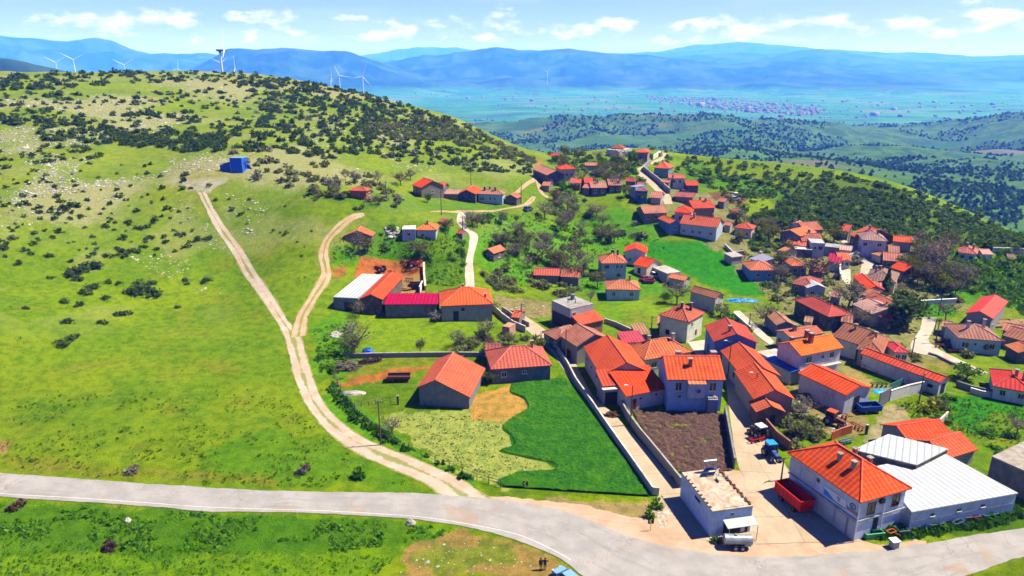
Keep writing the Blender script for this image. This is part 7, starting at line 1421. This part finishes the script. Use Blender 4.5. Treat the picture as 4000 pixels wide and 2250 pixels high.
# chevron signs
def chevron(label, t, x, y, h=1.1):
    p = place(t, x, y); r = empty('chevron_sign', p, 0, label, 'road sign'); MB().tube((0,0,-.2),(0,0,h-.3),.04,n=6).build('post', M_GALV, r); b = MB().box((0,0,h),(.8,.04,.8)).build('board', M_DARK, r); m = MB(); Y = -.03
    m.face([(.22,Y,h+.34),(-.02,Y,h+.34),(-.28,Y,h),(-.04,Y,h)]).face([(-.04,Y,h),(-.28,Y,h),(-.02,Y,h-.34),(.22,Y,h-.34)]); m.build('chevron', simple('reflective_yellow', (.75,.85,.02), .5, 0, .05), b)
chevron('yellow chevron arrow sign in the grass below the wheat field', 'C', 2202, 232, 1.2); chevron('yellow chevron arrow sign at the mouth of the lane', '1', 226, 600, 1.5)
# things along the depot front
def crate(name, label, cat, t, x, y, d, col, rz=.15, extra=None):
    p = place(t, x, y); r = empty(name, p, rz, label, cat); w, l, h = d; MB().box((0,-l/2,h/2),(w,.08,h)).box((0,l/2,h/2),(w,.08,h)).box((-w/2,0,h/2),(.08,l-.08,h)).box((w/2,0,h/2),(.08,l-.08,h)).box((0,0,.05),(w-.08,l-.08,.08)).build('body', M_PAINT, r, col); MB().box((0,-l/2,h+.03),(w+.12,.14,.07)).box((0,l/2,h+.03),(w+.12,.14,.07)).build('rim', M_PAINT, r, tuple(min(1, c*1.3) for c in col)); return r
crate('metal_trough', 'pale green metal trough against the front wall of the depot', 'trough', 'G', 1490, 900, (2.6,.8,.8), (.10,.38,.16)); crate('metal_bin', 'dark teal open bin at the foot of the depot wall', 'bin', 'G', 1880, 860, (1.4,1.1,.9), (.05,.11,.12))
plough('cement_mixer', 'rusty orange machine beside the drain pipe of the depot', place('G',1760,900), .4, (.42,.12,.03), 1.2, 4, 'machine')
def wcab():
    p = place('G',1775,1045); r = empty('utility_box', p, .2, 'white utility box standing at the road verge in front of the depot', 'utility box'); MB().box((0,0,.6),(.9,.8,1.0)).build('body', M_PAINT, r, (.35,.34,.34)); MB().box((0,0,1.14),(1.15,1.05,.1)).build('lid', M_WHITE, r)
wcab()
def shed_pile():
    p = place('3',950,1110)
for lab, t, x, y in [('leaning concrete gate post behind the depot, near the harrow','3',985,1150),('weathered gate post at the opening of the brushwood fence','4',915,850)]:
    p = place(t, x, y); r = empty('gate_post', p, 0, lab, 'post'); MB().box((0,0,.8),(.35,.35,1.9)).build('post', M_WOOD, r); MB().box((0,0,1.8),(.42,.42,.12)).build('cap', M_CONC, r, (.5,.48,.45))
# brick-red roof sheet leaning behind the depot and mailbox-like bits
w_ = wall_line('brick-red wall section with posts behind the depot ridge', 'F', [(1700,520),(1850,450),(2040,395)], 1.5, .15, (.42,.10,.05), M_PAINT)
# ---------------------------------------------------------------- people
def person(label, loc, rz, coat, legs, arm=0):
    nm = 'person'; me = bpy.data.meshes.new(nm)
    V_ = [(0,0,.95),(0,0,1.15),(0,0,1.4),(0,.01,1.52),(0,.0,1.62),(0,-.01,1.72), (.19,0,1.42),(.25,.02,1.15),(.26,-.06,.90),(.26,-.08,.80), (-.19,0,1.42),(-.26,.02,1.15),(-.25,-.08,.92),(-.25,-.1,.82), (.1,0,.9),(.11,-.02,.5),(.11,.03,.09),(.11,-.13,.05), (-.1,0,.9),(-.11,-.02,.5),(-.11,.03,.09),(-.11,-.13,.05)]
    if arm: V_[7] = (.36,-.06,1.3); V_[8] = (.42,-.12,1.56); V_[9] = (.42,-.14,1.66)
    R_ = [.15,.15,.16,.06,.10,.09,.075,.055,.04,.045,.075,.055,.04,.045,.10,.07,.05,.045,.10,.07,.05,.045]
    E_ = [(0,1),(1,2),(2,3),(3,4),(4,5),(2,6),(6,7),(7,8),(8,9),(2,10),(10,11),(11,12),(12,13),(0,14),(14,15),(15,16),(16,17),(0,18),(18,19),(19,20),(20,21)]
    me.from_pydata(V_, E_, []); o = bpy.data.objects.new(nm, me); COL.objects.link(o); me.skin_vertices or me.attributes
    mo = o.modifiers.new('skin', 'SKIN')
    if not me.skin_vertices: 
        import bmesh
        bm = bmesh.new(); bm.from_mesh(me); bm.verts.layers.skin.verify(); bm.to_mesh(me); bm.free()
    for sv, r in zip(me.skin_vertices[0].data, R_): sv.radius = (r*1.15, r*.9)
    me.skin_vertices[0].data[0].use_root = True
    ss = o.modifiers.new('sub', 'SUBSURF'); ss.levels = 2; ss.render_levels = 2
    m, nt, bs = newmat('person_clothes'); tcn = N(nt, 'ShaderNodeTexCoord'); s = N(nt, 'ShaderNodeSeparateXYZ'); L(nt, tcn.outputs['Object'], s.inputs[0])
    c = mixc(nt, rng(nt, s.outputs[2], .86, .88, smooth=False), legs, coat); c = mixc(nt, rng(nt, s.outputs[2], 1.50, 1.52, smooth=False), c, (.34,.19,.12)); c = mixc(nt, rng(nt, s.outputs[2], .09, .10, 1, 0, smooth=False), c, (.02,.015,.012)); L(nt, c, bs.inputs['Base Color']); bs.inputs['Roughness'].default_value = .9
    me.materials.append(m); o.location = loc; o.rotation_euler = (0,0,rz); tag(o, label, 'person')
    hb_ = MB(); 
    for j in range(4):
        for k in range(10):
            def pt(jj, kk): a = 2*pi*kk/10; f = jj/4*pi/2; return (.118*cos(a)*cos(f), .125*sin(a)*cos(f)+.02, 1.66+.14*sin(f))
            hb_.face([pt(j,k), pt(j,k+1), pt(j+1,k+1), pt(j+1,k)])
    hb_.build('hair', M_DARK, o)
    f = MB(); f.tube((0,-.11,1.645),(0,-.145,1.63),.014,.018,5); f.box((-.035,-.105,1.67),(.022,.012,.012)).box((.035,-.105,1.67),(.022,.012,.012)).box((0,-.105,1.595),(.05,.012,.01)); f.build('face_features', pm('face_dark', (.16,.07,.05)), o)
    for s_, ix in ((1, 9), (-1, 13)):
        h = MB(); b = Vector(V_[ix]); up = 1 if (arm and s_ == 1) else -1
        for q in range(4): h.tube(b+Vector(((q-1.5)*.018,0,0)), b+Vector(((q-1.5)*.022,-.02,up*(.085-.008*abs(q-1.5)))), .010, .008, 5)
        h.tube(b+Vector((0,-.03,0)), b+Vector((0,-.065,up*.04)), .011, .008, 5); h.build('hand', pm('skin', (.34,.19,.12)), o)
p1 = hit('J',1095,900); p2_ = hit('J',1180,905)
person('person in dark clothes standing on the left of the pair at the bottom, arms down', (p1.x, p1.y, gz(p1.x, p1.y)), .4, (.015,.012,.016), (.02,.018,.022))
person('person in dark clothes on the right of the pair at the bottom, raising one hand', (p2_.x, p2_.y, gz(p2_.x, p2_.y)), -.2, (.02,.012,.014), (.014,.012,.014), 1)
# ---------------------------------------------------------------- wind turbines
def turbine(label, hub, blade_px, ang, bl=42.0, face=0.0, red=False):
    az, s = ray('D', *hub); r = bl*FD/blade_px; x, y = sin(az)*r, cos(az)*r; zh = CAMZ + s*r; th = min(95, max(60, zh-gz(x, y))); 
    root = empty('wind_turbine', (x, y, zh-th), -az+face, label, 'wind turbine', 'white wind turbines behind the hill')
    MB().tube((0,0,-30),(0,0,th-1),2.6,1.5,12,True).build('tower', M_TURB, root); MB().box((0,2,th),(3.6,9,3.8)).build('nacelle', M_TURB, root); hb_ = MB().tube((0,-3.2,th),(0,-5.2,th),1.8,.7,10).build('hub', M_TURB, root)
    for k in range(3):
        a = radians(ang+120*k); d = Vector((sin(a),0,cos(a))); n = Vector((cos(a),0,-sin(a))); secs = []
        for f, w in ((0,.8),(.15,2.0),(.5,1.4),(1,.35)): c = d*bl*f; secs.append([c-n*w*.5+Vector((0,.35*w,0)), c+n*w*.7, c-n*w*.1-Vector((0,.35*w,0))])
        b = MB().loft(secs).build('blade', M_TURB, root); b.location = (0,-4.3,th)
M_TURB = simple('turbine_white', (.86,.87,.88), .5, 0, .03)
turbine('leftmost wind turbine on the skyline', (140,157), 22, 60); turbine('second wind turbine from the left, close to the leftmost one', (184,150), 26, 62); turbine('wind turbine on the skyline between the left pair and the tall centre one', (312,163), 24, 58)
turbine('turbine showing only one blade tip above the trees left of centre', (447,172), 20, 8); turbine('low turbine directly under the tall pole-like turbine', (554,158), 22, 55, face=.3)
turbine('turbine seen as a single upright blade right of the tall one', (588,172), 28, 0, face=1.3); turbine('turbine in front of the blue mountain, middle one of the right three', (853,190), 28, -22)
turbine('turbine in front of the blue mountain, rightmost of the three', (912,192), 28, 20); turbine('turbine seen edge-on, leftmost of the right three', (831,196), 26, -5, face=1.45)
turbine('tiny far turbine over the valley', (1377,180), 10, 45)
def tall():  # a wind turbine seen edge-on, with a dark head
    az, s = ray('D', 553, 128); r = 1500; x, y = sin(az)*r, cos(az)*r; z = CAMZ + s*r; root = empty('tall_turbine', (x, y, z-70), -az+1.35, 'tall turbine seen side-on with a dark platform at its head, highest on the skyline', 'wind turbine')
    MB().tube((0,0,-30),(0,0,68),2.4,1.5,12).build('tower', M_TURB, root); MB().box((0,0,71),(7,12,3.4)).tube((0,0,69.5),(0,0,66),3,1.8,8).build('nacelle', pm('dark_nacelle', (.04,.04,.06)), root)
    for a, l in ((4,40),(128,26),(232,26)):
        a = radians(a); d = Vector((sin(a),0,cos(a))); n = Vector((cos(a),0,-sin(a))); b = MB().loft([[d*f*l-n*w*.5+Vector((0,.4*w,0)), d*f*l+n*w*.6, d*f*l-Vector((0,.4*w,0))] for f, w in ((0,1.2),(.2,2.6),(1,.5))]).build('blade', M_TURB, root); b.location = (0,-8,72)
tall()
# ---------------------------------------------------------------- far towns
def town(label, polys, n, seed, size):
    rr = np.random.RandomState(seed); pts = pick(polys, n, seed); P_ = [hit('D', x, y, 0, 2500) for x, y in pts]; P_ = [p for p in P_ if p.z < -205]
    b = np.array([(-.5,-.5,0),(.5,-.5,0),(.5,.5,0),(-.5,.5,0),(-.5,-.5,1),(.5,-.5,1),(.5,.5,1),(-.5,.5,1)]); f = np.array([(4,5,6,7),(0,1,5,4),(1,2,6,5),(2,3,7,6),(3,0,4,7)]); m = len(P_)
    x = np.array([p.x for p in P_]); y = np.array([p.y for p in P_]); z = ground(x, y); s = size*np.exp(rr.normal(0, .4, m)); v = b[None]*np.stack([s, s, s*.55], 1)[:, None]; q = v.copy(); q[..., 0] += x[:, None]; q[..., 1] += y[:, None]; q[..., 2] += z[:, None]-1
    o = bpy.data.objects.new('town', npmesh('town', q.reshape(-1, 3), (f[None]+8*np.arange(m)[:, None, None]).reshape(-1, 4), M_TOWN, smooth=False)); COL.objects.link(o); tag(o, label, 'town', None, 'stuff')
M_TOWN = leaf_mat('town_walls', [(.30,.29,.26), (.22,.09,.06), (.36,.37,.36), (.28,.13,.09), (.12,.16,.10)])
town('town of white and red houses far away in the valley', [[(1620,240),(1800,245),(1980,262),(2080,275),(2060,290),(1900,285),(1760,270),(1640,255)]], 900, 1, 11)
town('second small town far left in the valley', [[(1090,208),(1250,208),(1260,220),(1100,218)]], 130, 2, 13); town('scattered farms in the valley', [[(1000,230),(2576,260),(2576,300),(1900,300),(1400,290)]], 260, 3, 13)

# ---------------------------------------------------------------- air
hb = MB().box((0, 20000, 440), (76000, 44000, 1520)); 
hm = bpy.data.materials.new('air'); hm.use_nodes = True; hnt = hm.node_tree; hnt.nodes.clear()
ho = N(hnt, 'ShaderNodeOutputMaterial'); hv = N(hnt, 'ShaderNodeVolumePrincipled')
hv.inputs['Color'].default_value = (.035, .165, 1.0, 1); hv.inputs['Absorption Color'].default_value = (1, 1, 1, 1); hv.inputs['Density'].default_value = 1.85e-4; hv.inputs['Anisotropy'].default_value = .0
L(hnt, hv.outputs[0], ho.inputs['Volume'])
haze = hb.build('haze', hm, weld=True); tag(haze, kind='stuff')

# surfaces were coloured for a brighter exposure: bring every base colour down together
for m_ in list(bpy.data.materials):
    if not m_.use_nodes or m_.name == 'air': continue
    for n_d in list(m_.node_tree.nodes):
        if n_d.type in ('BSDF_PRINCIPLED', 'BSDF_TRANSLUCENT'):
            i_ = n_d.inputs[0]; nt_ = m_.node_tree
            g_ = N(nt_, 'ShaderNodeMix', data_type='RGBA', blend_type='MULTIPLY'); g_.inputs[0].default_value = 1; g_.inputs[7].default_value = (.73, .73, .73, 1)
            if i_.is_linked: L(nt_, i_.links[0].from_socket, g_.inputs[6])
            else: g_.inputs[6].default_value = i_.default_value
            h_ = N(nt_, 'ShaderNodeHueSaturation'); h_.inputs['Saturation'].default_value = 1.08; L(nt_, g_.outputs[2], h_.inputs['Color']); L(nt_, h_.outputs[0], i_)
